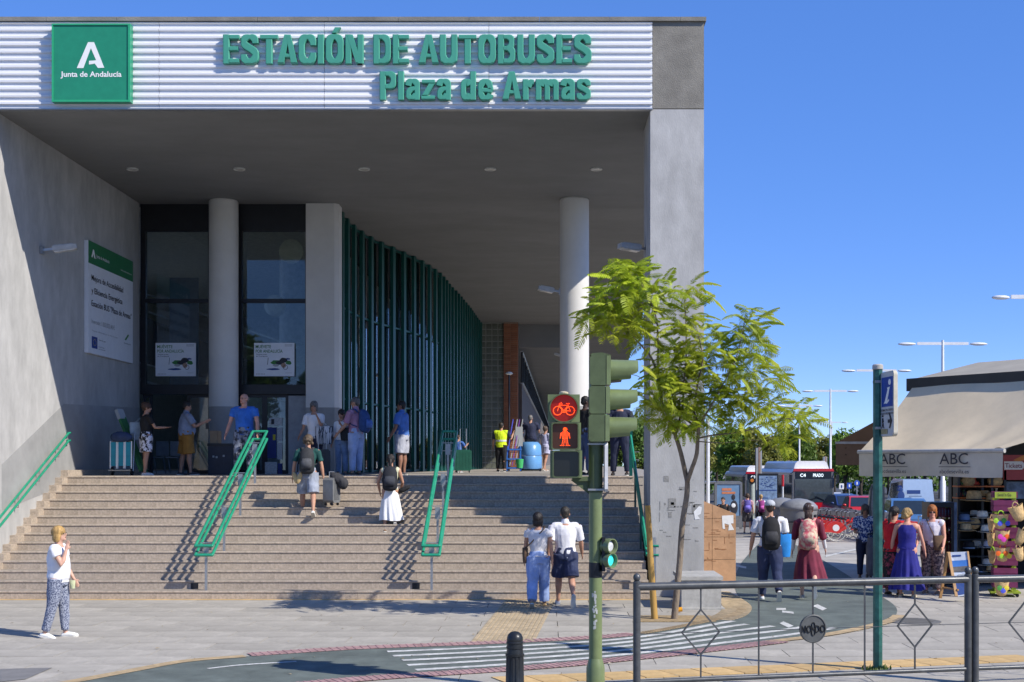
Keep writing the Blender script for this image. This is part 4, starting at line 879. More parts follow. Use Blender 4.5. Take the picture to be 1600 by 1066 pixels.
ob_bar((xx,zz+.05),(xx,zz+.10),.02); ob_bar((xx,zz+.05),(xx-.035,zz-.02),.01); ob_bar((xx,zz+.05),(xx+.035,zz-.02),.01); ob_bar((xx,zz+.09),(xx-.03,zz+.05),.007); ob_bar((xx,zz+.09),(xx+.03,zz+.055),.007); ob_bar((xx,zz+.115),(xx,zz+.135),.022)
obj('walking_symbol', b, m_pbk, o, True)
obj('arrow_symbol', onp([(.33,zz+.04),(.41,zz+.04),(.37,zz-.02),(.41,zz-.03),(.48,zz+.06),(.41,zz+.15),(.37,zz+.14),(.41,zz+.08),(.33,zz+.08)], .032), m_pbk, o, True)
obj('sticker', onp([(.09,z0+.025),(.32,z0+.025),(.32,z0+.085),(.09,z0+.085)], .032), mat('sticker_tan',(.30,.26,.14),.6,var=.4,sc=30), o, True)
for z in (z0+.1, z1-.1): obj('clamp', MB().box(ip+Vector((.03,0,z)), (.15,.13,.03)), m_steel, o, True)
# tuft of weeds at its foot
m_weed = leafmat('weed_green', (.06,.12,.02), (.16,.22,.05)); b = MB(); r2 = random.Random(8)
for k in range(90):
    a = r2.uniform(0,6.28); r_ = r2.uniform(.05,.19); p = Vector((ip.x+r_*math.cos(a)-.03, ip.y+r_*math.sin(a)-.06, 0)); h = r2.uniform(.03,.09); d_ = Vector((r2.uniform(-.04,.04), r2.uniform(-.04,.04), h))
    b.add([p+Vector((-.008,0,0)), p+Vector((.008,0,0)), p+d_+Vector((.004,.006,0)), p+d_*.6+Vector((-.012,0,0))], [(0,1,2,3)])
tag(obj('weeds', b, m_weed, fix=False), 'tuft of weeds at the foot of the green sign pole', 'weeds', kind='stuff')

# ================================================================ YOUNG TREE WITH STAKE
m_bark = mat('grey_bark', (.24,.19,.14), .95, var=.3, sc=9, bump=.7, bsc=25, stretch=(1,1,.35), stain=.35)
m_frond = leafmat('fern_leaf', (.34,.45,.022), (.66,.70,.06))
gt_ = G(1055,968); dTr = gt_.y; t = thing('young_tree', 'slender young street tree with feathery light green leaves by the bench', 'tree', gt_[:])
def TP(x, y, dd=0): return P(x, y, dTr+dd-.85*min(1,max(0,(790-y)/200)))
def limb(pts, r0, r1, nm='branch', n=8):
    q = [TP(*p) for p in pts]; q = smooth_pts(q, 4); k = len(q)
    b = MB(); b.tube(q, [r0+(r1-r0)*i/(k-1) for i in range(k)], n); return obj(nm, b, m_bark, t, True, smooth='all')
b = MB()
limb([(1053,975),(1057,930),(1062,880),(1066,820),(1073,775),(1074,748)], .056, .04, 'trunk', 12)
limb([(1074,752),(1070,735,.05),(1063,705,.1),(1055,680,.15),(1046,655,.2),(1034,630,.2)], .042, .024)
limb([(1055,682,.15),(1062,655,.1),(1067,630,0),(1068,600,-.1)], .022, .014)
limb([(1074,752),(1080,735,-.05),(1088,712,-.1),(1090,690,-.12),(1091,668,-.12),(1084,645,-.1)], .04, .024)
limb([(1091,672,-.12),(1098,655,-.2),(1108,640,-.3)], .024, .013)
limb([(1091,672,-.12),(1078,660,.2),(1062,650,.35),(1040,640,.5)], .02, .012)
limb([(1034,630,.2),(1028,590,.2),(1018,560,.2),(1004,542,.1),(985,520,0),(970,490,0)], .024, .008)
limb([(1028,590,.2),(1028,540,.1),(1026,500,0),(1015,470,-.1),(995,430,-.1)], .018, .006)
limb([(1068,600,-.1),(1072,560,-.1),(1072,520,0),(1070,470,0),(1068,455,0)], .014, .005)
limb([(1084,645,-.1),(1090,600,-.2),(1098,560,-.2),(1090,520,-.2)], .02, .006)
limb([(1108,640,-.3),(1130,600,-.3),(1150,560,-.2),(1160,520,-.2),(1165,495,-.2)], .013, .005)
limb([(1091,685,-.1),(1115,680,-.2),(1150,676,-.3),(1185,668,-.3),(1215,655,-.3),(1240,655,-.3)], .014, .006)
limb([(1091,690,-.1),(1130,692,.2),(1170,688,.4),(1200,690,.4)], .009, .004)
limb([(1108,640,-.3),(1140,630,.1),(1175,610,.3),(1200,590,.3)], .012, .004)
limb([(1040,640,.5),(1015,610,.6),(1000,590,.6),(985,585,.6)], .009, .004)
# fronds
def frond_mesh(L, droop, seed):
    r3 = random.Random(seed); b = MB(); n = 13; pts = []
    for i in range(n+1):
        s = i/n; pts.append(Vector((0, L*s*(1-.12*droop*s), -L*droop*.5*s*s)))
    b.tube(pts, .003, 3)
    for i in range(1, n+1):
        p = pts[i]; tl = (pts[i]-pts[i-1]).normalized(); pl_ = L*.30*math.sin(math.pi*(.16+.77*i/(n+1)))
        for s in (-1, 1):
            dr_ = (Vector((s, 0, -.25-.45*r3.random()))+tl*.6).normalized(); w_ = .013+.005*r3.random()
            nw = dr_.cross(Vector((s*.2,0,1))).normalized()*w_
            a = p; m1 = p+dr_*pl_*.3+Vector((0,0,-.006)); e = p+dr_*pl_+Vector((0,0,-.12*pl_)); m2 = p+dr_*pl_*.75+Vector((0,0,-.03*pl_))
            b.add([a, m1+nw, m2+nw*.85, e, m2-nw*.85, m1-nw], [(0,1,2,3),(0,3,4,5)])
    return mesh('frond', b, m_frond, fix=False)
FM = [frond_mesh(.40+.05*k, .5+.3*(k % 3), 20+k) for k in range(6)]
r2 = random.Random(21)
clusters = [(972,424,26,18,20),(1030,455,24,18,12),(1055,655,40,24,22),(1095,660,34,20,18),(1030,590,30,30,18),(988,440,34,28,30),(960,462,42,34,36),(1000,478,36,30,24),(935,490,34,26,22),(965,515,42,24,26),(1005,530,30,22,14),(905,498,18,14,6),(1075,460,30,16,12),(1062,500,38,24,18),(1085,535,52,32,36),(1050,570,52,32,34),(1110,575,45,34,30),(1080,615,60,32,40),(1030,620,42,32,26),(1130,625,40,30,22),(1165,505,26,30,18),(1175,545,30,28,18),(1160,575,34,26,18),(1190,595,32,28,18),(1175,635,44,28,24),(1205,640,24,20,12),(1240,660,34,18,18),(1222,690,28,22,16),(1160,660,34,18,10),(1045,650,34,14,10),(1000,630,18,34,8),(1145,520,16,20,6),(1245,640,18,10,6)]
nf = 0; extra = MB()
for cx, cy, rx_, ry_, n in clusters:
    for k in range(int(n*1.85)):
        a = r2.uniform(0,6.283); q = math.sqrt(r2.random()); x = cx+4+rx_*q*math.cos(a)*.62; y = cy-4+ry_*q*math.sin(a)*.75
        p = TP(x, y, r2.gauss(0,.28)); out = Vector((x-cx+r2.gauss(0,14), r2.gauss(0,28), 0))
        yaw = math.atan2(-out.x, out.y)+r2.gauss(0,.4); pit = R(r2.gauss(4,22)+max(-45,min(45,(cy-y)*1.3))); sc_f = r2.uniform(.5,.88)
        fm = FM[r2.randrange(6)]; sc_f *= .9
        if nf < 298: inst('frond', fm, t, p-gt_, (pit, r2.gauss(0,.3), yaw), sc_f)
        else:
            M = Matrix.Translation(p) @ Matrix.Rotation(yaw,4,'Z') @ Matrix.Rotation(r2.gauss(0,.3),4,'Y') @ Matrix.Rotation(pit,4,'X') @ Matrix.Scale(sc_f,4)
            extra.add([M @ v.co for v in fm.vertices], [tuple(f.vertices) for f in fm.polygons])
        nf += 1
if extra.v: tag(obj('small_fronds', extra, m_frond, t, True, fix=False), kind='stuff')
o = thing('tree_stake', 'ochre wooden tree stake leaning beside the young tree', 'stake', G(1021,968)[:]); b = MB()
b.tube([P(1023,969,dTr), P(1017,880,dTr+.02), P(1012,790,dTr+.05)], [.055,.05,.045], 12); obj('stake_pole', b, mat('stake_wood',(.42,.25,.065),.7,var=.22,sc=5,stretch=(1,1,.2),stain=.2), o, True, smooth=True)
b = MB(); c = P(1052,968,dTr); b.b2((c.x-.55,c.y-.35,.004),(c.x+.65,c.y+.45,.012)); tag(obj('tree_pit', b, mat('dry_soil',(.33,.24,.13),.95,var=.3,sc=12,bump=.6,bsc=40)), kind='structure')
for q in ((.33,.05),):
    b = MB(); b.tube([P(1058,953,21.3)+Vector((.0,0,0)), P(1066,952,21.3)], .04, 10); bo = obj('bottle', b, mat('bottle_orange',(.75,.33,.02),.35), smooth=True); tag(bo, 'small orange drink container lying against the concrete bench', 'bottle')

# ================================================================ KIOSK WITH AWNINGS
K0 = Vector((8.18,25.47,0)); ku = Vector((.571,-.821,0)); kv = Vector((.821,.571,0)); kz = math.atan2(ku.y, ku.x)
kt = thing('kiosk', 'grey souvenir kiosk with a cream awning on the right', 'kiosk', K0[:], kz)
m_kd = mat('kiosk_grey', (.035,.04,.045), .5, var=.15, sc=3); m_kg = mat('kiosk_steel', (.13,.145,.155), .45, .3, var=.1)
m_aw = mat('awning_canvas', (.76,.63,.43), .85, var=.07, sc=1.1, stain=.22, bump=.06, bsc=12); m_awb = mat('awning_valance', (.68,.61,.48), .85, var=.06, sc=2, stain=.22)
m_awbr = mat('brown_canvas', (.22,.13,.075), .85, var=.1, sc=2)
# local frame: x along the front (towards the street), y inwards
def kob(n, b, m, **k): return obj(n, b, m, kt, **k)
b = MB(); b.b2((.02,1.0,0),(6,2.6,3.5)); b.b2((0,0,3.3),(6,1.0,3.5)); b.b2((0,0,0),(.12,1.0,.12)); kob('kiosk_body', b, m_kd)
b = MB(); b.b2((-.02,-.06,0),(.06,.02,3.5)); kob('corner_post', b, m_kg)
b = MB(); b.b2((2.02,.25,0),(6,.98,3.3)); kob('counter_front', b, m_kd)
b = MB()
for k in range(5): kob('louvre_slat', MB().box((4.0,.2,2.62+k*.16),(3.9,.06,.13),Matrix.Rotation(R(25),3,'X')), m_kg)
b = MB(); b.prism([(-.95,3.98),(-.95,4.18),(-.75,4.22),(1.2,4.62),(3.2,4.22),(3.2,3.98)], 'x', -.25, 6.6); rf = kob('roof', b, mat('kiosk_roof',(.34,.315,.26),.8,var=.08,sc=2))
b = MB(); b.b2((-.3,-1.0,3.95),(6.6,-.94,4.2)); kob('gutter', b, m_kd)
b = MB(); b.b2((0,-.8,3.5),(6,.9,3.98)); b.b2((0,.9,3.5),(6,2.6,3.98)); kob('roof_frame', b, m_kd)
# awning: sagging cloth from the gutter to a front bar, with a valance
AW = thing('awning', 'cream canvas kiosk awning with ABC lettering on its valance', 'awning', K0[:], kz)
va, vb = Vector((6.02,24.2,0)), Vector((7.83,21.6,0)); KM = WM[kt]; KI = KM.inverted()
la, lb = KI @ va, KI @ vb; yv = (la.y+lb.y)/2; xa_, xb_ = la.x, lb.x
def cloth(nu, nv, f, nm, m, par):
    b = MB(); vs = [f(i/nu, j/nv) for i in range(nu+1) for j in range(nv+1)]; s_ = nv+1
    b.add(vs, [(i*s_+j, (i+1)*s_+j, (i+1)*s_+j+1, i*s_+j+1) for i in range(nu) for j in range(nv)]); o = obj(nm, b, m, par, smooth='all'); return o
XB0, XB1 = -.16, 5.2
def awn(u, v):
    x0 = xa_+(XB0-xa_)*v; x1 = xb_+(XB1-xb_)*v; x = x0+(x1-x0)*u; y = yv+( -1.0-yv)*v; z = 2.74+(4.02-2.74)*v
    fold = .035*math.sin(u*34+v*3)*(1-v)**1.5*(u > .45)*(u-.45)*2.2 + .012*math.sin(u*15+v*5)
    return (x, y-.04*math.sin(math.pi*v), z-.10*math.sin(math.pi*v)+fold)
cloth(90, 22, awn, 'canopy', m_aw, AW)
def val(u, v): return (xa_+(xb_-xa_)*u, yv-.01+.012*math.sin(u*21)*v+.02*math.sin(u*5)*v, 2.72-.44*v-.012*math.sin(u*9)*v)
cloth(60, 6, val, 'valance', m_awb, AW)
b = MB(); b.tube([(xa_-.03,yv,2.735),(xb_+.03,yv,2.735)], .04, 10); obj('front_bar', b, mat('awning_bar',(.5,.49,.46),.5,.3), AW, smooth=True)
for x in (xa_+.15, xb_-.1):
    b = MB(); b.bar((x,yv+.02,2.72),(x*.9+.2,-.7,3.3),.05,.04); b.bar((x*.9+.2,-.7,3.3),(x,-.1,3.4),.05,.04); obj('folding_arm', b, m_steel, AW)
Lx = xb_-xa_
for u0 in (.17, .60):
    x = xa_+Lx*u0
    for s, zt_, wd, hg, bo in (('ABC',2.505,.19,.205,.004),('abcdesevilla.es',2.34,.195,.075,0)):
        tb = textmb(s, width=wd*Lx, height=hg, bold=bo); tb.xf(plane_m((x, yv-.065, zt_), (1,0,0), (0,0,1))); obj('lettering', tb, m_pbk, AW, fix=False)
    b = MB(); b.b2((x-.02, yv-.062, 2.452),(x+.205*Lx, yv-.058, 2.462)); obj('rule_line', b, m_pbk, AW)
KS = 1.13
for o_ in (kt, AW): o_.location = (K0.x*KS, K0.y*KS, CH*(1-KS)); o_.scale = (KS,)*3
# second awning on the far end of the kiosk, seen from its back
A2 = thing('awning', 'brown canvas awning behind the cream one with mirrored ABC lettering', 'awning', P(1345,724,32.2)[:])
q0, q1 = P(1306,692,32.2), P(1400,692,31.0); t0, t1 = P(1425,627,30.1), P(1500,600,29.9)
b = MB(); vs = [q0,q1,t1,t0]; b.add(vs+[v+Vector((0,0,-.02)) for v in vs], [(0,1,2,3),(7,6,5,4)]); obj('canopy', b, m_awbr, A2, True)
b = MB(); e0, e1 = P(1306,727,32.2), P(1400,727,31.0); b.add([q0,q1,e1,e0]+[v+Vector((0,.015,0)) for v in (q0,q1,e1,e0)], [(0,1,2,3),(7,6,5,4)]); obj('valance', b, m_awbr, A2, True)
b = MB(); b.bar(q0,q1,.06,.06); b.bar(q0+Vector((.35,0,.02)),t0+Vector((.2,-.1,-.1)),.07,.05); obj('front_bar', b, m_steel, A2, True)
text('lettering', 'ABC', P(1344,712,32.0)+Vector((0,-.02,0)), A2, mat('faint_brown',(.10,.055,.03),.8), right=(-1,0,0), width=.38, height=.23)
# Tickets board
d = 26.3; o = thing('tickets_sign', 'red and orange board with a white Tickets label on the kiosk', 'sign', P(1585,750,d)[:])
b = MB(); b.b2((PX(1568,d),d,PZ(750,d)),(PX(1640,d),d+.05,PZ(711,d))); obj('sign_board', b, mat('ticket_red',(.42,.07,.07),.5,var=.15,sc=1), o, True)
b = MB(); b.add([P(x,y,d-.004) for x,y in ((1583,719),(1600,711),(1615,711),(1640,722),(1640,730),(1600,719),(1590,722))],[(0,1,2,5,6),(2,3,4,5)]); obj('orange_band', b, mat('ticket_orange',(.65,.24,.06),.5), o, True, fix=False)
b = MB(); b.add([P(x,y,d-.006) for x,y in ((1569,721),(1597,721),(1600,724),(1600,731),(1597,734),(1569,734))],[tuple(range(6))]); obj('label', b, m_wh, o, True, fix=False)
text('lettering', 'Tickets', P(1570.5,731,d-.009), o, mat('ticket_wine',(.22,.02,.05),.5), width=26.5*d/FPX, height=7.2*d/FPX, bold=.012)
b = MB(); b.b2((PX(1574,d),d+.3,PZ(780,d)),(PX(1640,d),d+.34,PZ(753,d))); obj('window', b, mat('poster_blue',(.14,.2,.3),.3,var=.5,sc=4), o, True)
# shelves of souvenirs: straw hats, baskets, fans
m_straw = mat('straw', (.58,.40,.19), .9, var=.25, sc=18, bump=.5, bsc=60, rv=.2); m_strawl = mat('pale_straw', (.75,.69,.56), .9, var=.15, sc=18, bump=.4, bsc=60, rv=.15); m_hatg = mat('grey_hat', (.48,.5,.55), .9, rv=.2); m_hatb = mat('black_hat', (.02,.02,.022), .8); m_band = mat('hat_band', (.03,.03,.03), .7); m_hatdn = mat('denim_hat',(.17,.24,.36),.9,var=.2,sc=10)
hat_n = 0
def hat(px, py, d, w_, m, lab, tilt=0):
    p = P(px, py, d); w_ *= 1.36; o = thing('hat', lab, 'hat', p[:], rnd.uniform(-.4,.4), group='hats for sale'); r_ = w_*.5; ch_ = w_*.38
    b = MB(); b.lathe([(r_*1.0,.03*w_),(r_*.97,.05*w_),(r_*.56,.0),(r_*.53,ch_*.55),(r_*.47,ch_*.92),(r_*.3,ch_*1.0),(0.01,ch_*.93)], 20); b.xf(Matrix.Rotation(R(tilt),4,'X')); h = obj('hat_body', b, m, o, smooth='all')
    b = MB(); b.lathe([(r_*.575,.01*w_),(r_*.56,ch_*.22),(r_*.54,ch_*.24)], 20); b.xf(Matrix.Rotation(R(tilt),4,'X')); obj('band', b, m_band if m is not m_hatb else m_hatg, o, smooth='all')
sh_ = thing('souvenir_shelf', 'dark display shelving full of hats under the kiosk awning', 'shelf', P(1530,918,26.3)[:])
d = 26.4
for y in (759,777,800,818,842,868,895): 
    b = MB(); b.b2((PX(1494,d),d-.12,PZ(y,d)-.03),(PX(1566,d),d+.25,PZ(y,d)))
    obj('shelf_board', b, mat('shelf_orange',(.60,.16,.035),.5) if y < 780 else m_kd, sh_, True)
for x in (1494,1531,1546,1566): 
    b = MB(); b.b2((PX(x,d),d-.1,.02),(PX(x,d)+.05,d+.2,PZ(735,d))); obj('upright', b, m_kd, sh_, True)
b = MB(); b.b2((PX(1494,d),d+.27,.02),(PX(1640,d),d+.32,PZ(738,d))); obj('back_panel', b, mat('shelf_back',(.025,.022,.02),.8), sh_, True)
r2 = random.Random(31)
for k in range(26):
    x = r2.uniform(1497,1528) if k < 18 else r2.uniform(1548,1562); y = r2.choice((757.5,775.5)); m = r2.choice((mat('trinket_red',(.45,.06,.04),.4),mat('trinket_brown',(.25,.11,.04),.6),mat('trinket_cream',(.55,.47,.33),.6),mat('trinket_green',(.06,.14,.05),.5),mat('trinket_black',(.03,.025,.03),.4)))
    p = P(x,y,d-.02); b = MB(); hh = r2.uniform(.06,.17); b.lathe([(.045,0),(.055,hh*.4),(.02,hh*.75),(.035,hh)],8,p); o = obj('souvenir_figure', b, m, sh_, True, smooth=True)
for k,(x,y) in enumerate(((1512,752),(1555,752),(1500,815),(1520,818),(1505,885),(1520,908),(1500,905))):
    b = MB(); b.ell(P(x,y,d),(.17,.12,.13),10,7); obj('basket_bag', b, m_straw, sh_, True, smooth='all')
hats = [(1522,783,25.9,.42,m_straw,'wide tan straw hat with upturned brim at the top of the display'),(1551,784,25.9,.36,m_straw,'brown felt hat beside the wide tan hat'),(1538,778,26.1,.3,m_straw,'small tan hat behind the two big hats'),(1507,815,25.9,.30,m_hatdn,'blue denim bucket hat at the left of the hat display'),(1522,806,26.1,.22,m_strawl,'small pale hat between denim hat and white bucket hat'),(1535,810,25.8,.30,m_strawl,'white bucket hat in the middle of the display'),(1509,830,25.8,.31,m_straw,'yellow straw boater with dark band at the left of the display'),(1541,832,25.8,.30,m_strawl,'pale grey panama hat with dark band on the post'),(1545,856,25.8,.28,m_hatg,'grey trilby below the pale panama hat'),(1514,858,25.9,.31,m_hatb,'black felt hat on the lower display'),(1526,855,26.1,.26,m_strawl,'cream hat behind the black felt hat'),(1543,884,25.9,.28,m_strawl,'pale hat near the bottom of the hat post'),(1534,895,25.9,.3,m_hatb,'dark flat hat at the bottom of the hat post'),(1548,893,25.8,.24,m_straw,'tan hat lowest on the hat post')]
for h in hats: hat(*h)
# crate stand of straw baskets
d = 24.05; gs = Vector((PX(1569,d),d,0)); o = thing('crate_stand', 'purple and lime wooden crate stand with Send label at the kiosk', 'display stand', gs[:], R(-14))
m_pur = mat('purple_slats', (.20,.035,.10), .6, var=.15, sc=5, rv=.1); m_lime = mat('lime_wood', (.28,.36,.03), .6, var=.12)
w_ = .21
for k in range(7):
    for dz in (.06,.22):
        z = .12+k*.255+dz
        for yy in (-w_, w_):
            b = MB(); b.b2((-w_,yy-.01,z),(w_,yy+.01,z+.11)); obj('slat', b, m_pur, o)
        for xx in (-w_, w_):
            b = MB(); b.b2((xx-.01,-w_,z),(xx+.01,w_,z+.11)); obj('slat', b, m_pur, o)
for xx in (-w_+.04, w_-.04):
    for yy in (-w_+.02, w_-.02):
        b = MB(); b.b2((xx-.022,yy-.022,.08),(xx+.022,yy+.022,1.92)); obj('corner_post', b, m_lime, o)
b = MB(); b.b2((-w_-.06,-w_-.06,.07),(w_+.06,w_+.06,.1)); obj('base_board', b, m_lime, o)
for xx in (-w_,w_):
    for yy in (-w_,w_):
        b = MB(); b.lathe([(.02,-.015),(.035,-.01),(.035,.01),(.02,.015)],10); b.xf(Matrix.Translation((xx,yy,.036)) @ Matrix.Rotation(R(90),4,'X')); obj('castor', b, m_black, o)
b = MB(); b.b2((-w_+.02,-w_-.02,1.86),(w_-.02,-w_+.0,1.98)); sg = obj('label_board', b, mat('lime_card',(.42,.52,.06),.6), o)
tb = textmb("Send 'n Go", width=.24, height=.055, bold=.01); tb.xf(plane_m((-.14,-w_-.024,1.90),(1,0,0),(0,0,1))); obj('lettering', tb, m_pbk, sg, fix=False)
m_fl = {k: mat('felt_'+k, c, .8) for k, c in dict(blue=(.08,.1,.6),pink=(.6,.05,.4),orange=(.8,.14,.02),lime=(.35,.6,.04),yellow=(.7,.55,.05),green=(.08,.3,.05)).items()}
def basket(px, py, d, w_, h_, lab, cs, yaw=0, handle='lime', tilt=0):
    p = P(px, py, d); o = thing('basket', lab, 'basket', p[:], yaw, group='straw baskets for sale')
    b = MB(); n = 20; vs = []
    for s, z in ((.62,-.5),(.82,-.15),(1.0,.35),(1.08,.5)):
        for j in range(n): a = 2*math.pi*j/n; vs.append((math.cos(a)*w_/2*s, math.sin(a)*w_*.28*s, z*h_+.05*h_*math.cos(2*a)))
    b.add(vs, [(i*n+j,i*n+(j+1)%n,(i+1)*n+(j+1)%n,(i+1)*n+j) for i in range(3) for j in range(n)]+[tuple(range(n-1,-1,-1))]); M = Matrix.Rotation(R(tilt),4,'Y'); b.xf(M); obj('basket_body', b, m_straw, o, smooth='all')
    b = MB(); b.tube([M @ Vector((w_*.2*math.cos(a), -.02, h_*.45+h_*.32*math.sin(a))) for a in [math.pi*j/8 for j in range(9)]], .012, 6); obj('handle', b, m_fl[handle] if handle else m_straw, o, smooth='all')
    for k, c in enumerate(cs):
        x = (k-(len(cs)-1)/2)*w_*.24; z = (-.12 if k % 2 else .08)*h_; b = MB(); b.lathe([(.045,0),(.05,.008),(.012,.012)],8); b.xf(M @ Matrix.Translation((x,-w_*.27,z)) @ Matrix.Rotation(R(90),4,'X')); obj('felt_flower', b, m_fl[c], o)
basket(1563,815,23.55,.30,.26,'straw basket with lime handle and blue flower, highest on the crate stand',('lime','blue','green','blue'))
basket(1566,840,23.55,.27,.26,'straw basket with pink felt figure on the crate stand',('pink','pink','orange'),handle='pink')
basket(1566,866,23.55,.28,.25,'straw basket with orange and yellow felt flowers on the crate stand',('orange','lime','orange','yellow'),handle='orange')
basket(1565,920,23.55,.27,.25,'straw basket with giraffe and blue flower at the foot of the stand',('green','blue','yellow'),handle=None)
basket(1590,802,23.4,.28,.28,'plain straw basket hanging high on the right of the stand',(),handle=None,tilt=-20)
basket(1595,840,23.4,.22,.28,'plain straw basket tilted beside the stand at mid height',(),handle=None,tilt=24)
basket(1592,866,23.4,.2,.24,'small plain straw basket hanging low on the right of the stand',(),handle=None,tilt=-12)
for (x,y,l_) in ((1549,820,'narrow straw bag left of the blue flower basket'),(1548,843,'narrow straw bag left of the pink figure basket'),(1550,870,'narrow straw bag with lime trim left of the orange basket')): basket(x,y,23.75,.15,.24,l_,(),handle='lime' if 'lime' in l_ else None)
# drinks fridge
d = 25.7; o = thing('fridge', 'black drinks fridge with glass door at the corner of the kiosk', 'fridge', P(1472,918,d)[:])
b = MB(); xa,xb = PX(1452,d),PX(1490,d); z1 = PZ(785,d); b.b2((xa,d+.03,.04),(xb,d+.5,z1)); obj('cabinet', b, m_black, o, True)
b = MB()
for q in ((xa,xa+.05),(xb-.05,xb)): b.b2((q[0],d-.03,.1),(q[1],d+.028,z1))
b.b2((xa+.05,d-.03,z1-.1),(xb-.05,d+.028,z1)); b.b2((xa+.05,d-.03,.1),(xb-.05,d+.028,.3)); obj('door_frame', b, m_black, o, True)
b = MB(); b.b2((xa+.05,d-.012,.3),(xb-.05,d-.004,z1-.1)); obj('glass_door', b, m_gld, o, True)
b = MB(); b.b2((xb+.002,d-.03,.04),(xb+.06,d+.5,z1)); obj('side_panel', b, mat('fridge_blue',(.10,.15,.23),.4,var=.4,sc=3), o, True)
r2 = random.Random(17)
for k in range(4):
    for j in range(6):
        b = MB(); p = Vector((xa+.08+j*.062, d+.012, .36+k*.36)); b.lathe([(.024,0),(.026,.12),(.012,.19),(.012,.22)],8,p); obj('drink_bottle', b, mat('bottle_%d' % (k % 3),((.05,.12,.22),(.09,.12,.06),(.16,.16,.17))[k % 3],.2), o, True, smooth='all')
text('lettering', 'SODA', Vector((xa+.1,d-.033,.17)), o, m_pgrey, width=.22, height=.05)
# menu board and A-board
d = 25.0; o = thing('chalkboard', 'dark board with white writing leaning at the foot of the fridge', 'board', P(1470,925,d)[:]); b = MB(); b.b2((PX(1458,d),d,.03),(PX(1478,d),d+.04,PZ(866,d))); obj('board_panel', b, m_black, o, True)
for k,s in enumerate(('AGUA FRIA','ZUMOS','HELADOS')): text('lettering', s, Vector((PX(1459.5,d),d-.004,.55-k*.14)), o, m_pgrey, width=.2, height=.05)
d = 23.2; ga = G(1488,934); o = thing('sandwich_board', 'wooden A board with a blue tour poster beside the railing posts', 'sandwich board', P(1492,934,d)[:])
m_wood = mat('pine_wood', (.42,.24,.10), .6, var=.2, sc=4)
c0 = Vector((PX(1484,d),d,0)); s_ = d/FPX
fa = [P(1484,863,d+.12),P(1512,862,d+.02),P(1520,928,d-.32),P(1496,932,d-.30)]
n_ = (fa[1]-fa[0]).cross(fa[3]-fa[0]).normalized()
b = MB(); b.add(fa+[v+n_*.03 for v in fa], [(0,1,2,3),(7,6,5,4),(0,4,5,1),(1,5,6,2),(2,6,7,3),(3,7,4,0)]); obj('front_panel', b, mat('poster_blue_white',(.55,.6,.68),.4,var=.1), o, True)
bkp = [P(1481,863,d+.14),P(1487,863,d+.14),P(1478,934,d+.45),P(1470,934,d+.47)]
b = MB(); b.bar(fa[0]+Vector((-.03,0,0)), P(1469,935,d+.42), .05,.03); b.bar(fa[0]+Vector((-.02,.0,0)), fa[3]+Vector((-.02,0,0)),.05,.03); b.bar(fa[1], fa[2], .03,.03); b.bar(P(1472,918,d+.4),P(1497,922,d-.28),.03,.03); obj('wood_frame', b, m_wood, o, True)
def fq(u,v,e=.0): return fa[0].lerp(fa[1],u).lerp(fa[3].lerp(fa[2],u),v)-n_*(.004+e)*(1 if n_.y > 0 else -1)
def quadp(u0,v0,u1,v1,m,nm='poster_print',e=0): b = MB(); b.add([fq(u0,v0,e),fq(u1,v0,e),fq(u1,v1,e),fq(u0,v1,e)],[(0,1,2,3)]); obj(nm, b, m, o, True, fix=False)
quadp(.02,.2,.98,.34,mat('print_sky',(.06,.19,.52),.4)); quadp(.02,.34,.98,.46,mat('print_rock',(.13,.12,.11),.5,var=.4,sc=9)); quadp(.1,.07,.6,.11,m_pnav); quadp(.02,.68,.98,.98,m_pnav); quadp(.25,.52,.9,.55,m_pgrey)
# ================================================================ PEOPLE
JOBS = []
def job(o, vox, disp=0, dsc=9, sm=3, seed=0): JOBS.append((o, vox, disp, dsc, sm, seed)); return o
m_skin = {k: mat('skin_'+k, c, .55, var=.10, sc=9) for k, c in dict(fair=(.56,.33,.24), tan=(.44,.235,.155), brown=(.27,.135,.085), dark=(.055,.03,.022), red=(.58,.29,.21)).items()}
m_eye = mat('eye_dark', (.02,.015,.012), .3); m_lip = mat('lips', (.36,.12,.10), .5); m_glas = mat('spectacles', (.02,.02,.022), .25)
def cloth_m(name, c, var=.2, sc=5, rough=.85, **k): return mat('cloth_'+name, c, rough, var=var, sc=sc, bump=.15, bsc=45, **k)
class Pose(dict):
    __getattr__ = dict.get
def seglist(pts, rads, n=10):
    mb = MB(); q = [Vector(p) for p in pts]
    d0 = (q[0]-q[1]).normalized(); d1 = (q[-1]-q[-2]).normalized(); r0 = rads[0] if not isinstance(rads[0], tuple) else rads[0][0]; r1 = rads[-1] if not isinstance(rads[-1], tuple) else rads[-1][0]
    sc = lambda r_, f: tuple(x*f for x in r_) if isinstance(r_, tuple) else r_*f
    q = [q[0]+d0*r0*.75, q[0]+d0*r0*.45]+q+[q[-1]+d1*r1*.45, q[-1]+d1*r1*.75]
    rr_ = [sc(rads[0],.45), sc(rads[0],.85)]+list(rads)+[sc(rads[-1],.85), sc(rads[-1],.45)]
    mb.tube(q, rr_, n); return mb
def merge(mb, *others):
    for o in others: mb.add(o.v, o.f)
    return mb
def rotx(v, a): return Matrix.Rotation(a, 3, 'X') @ v
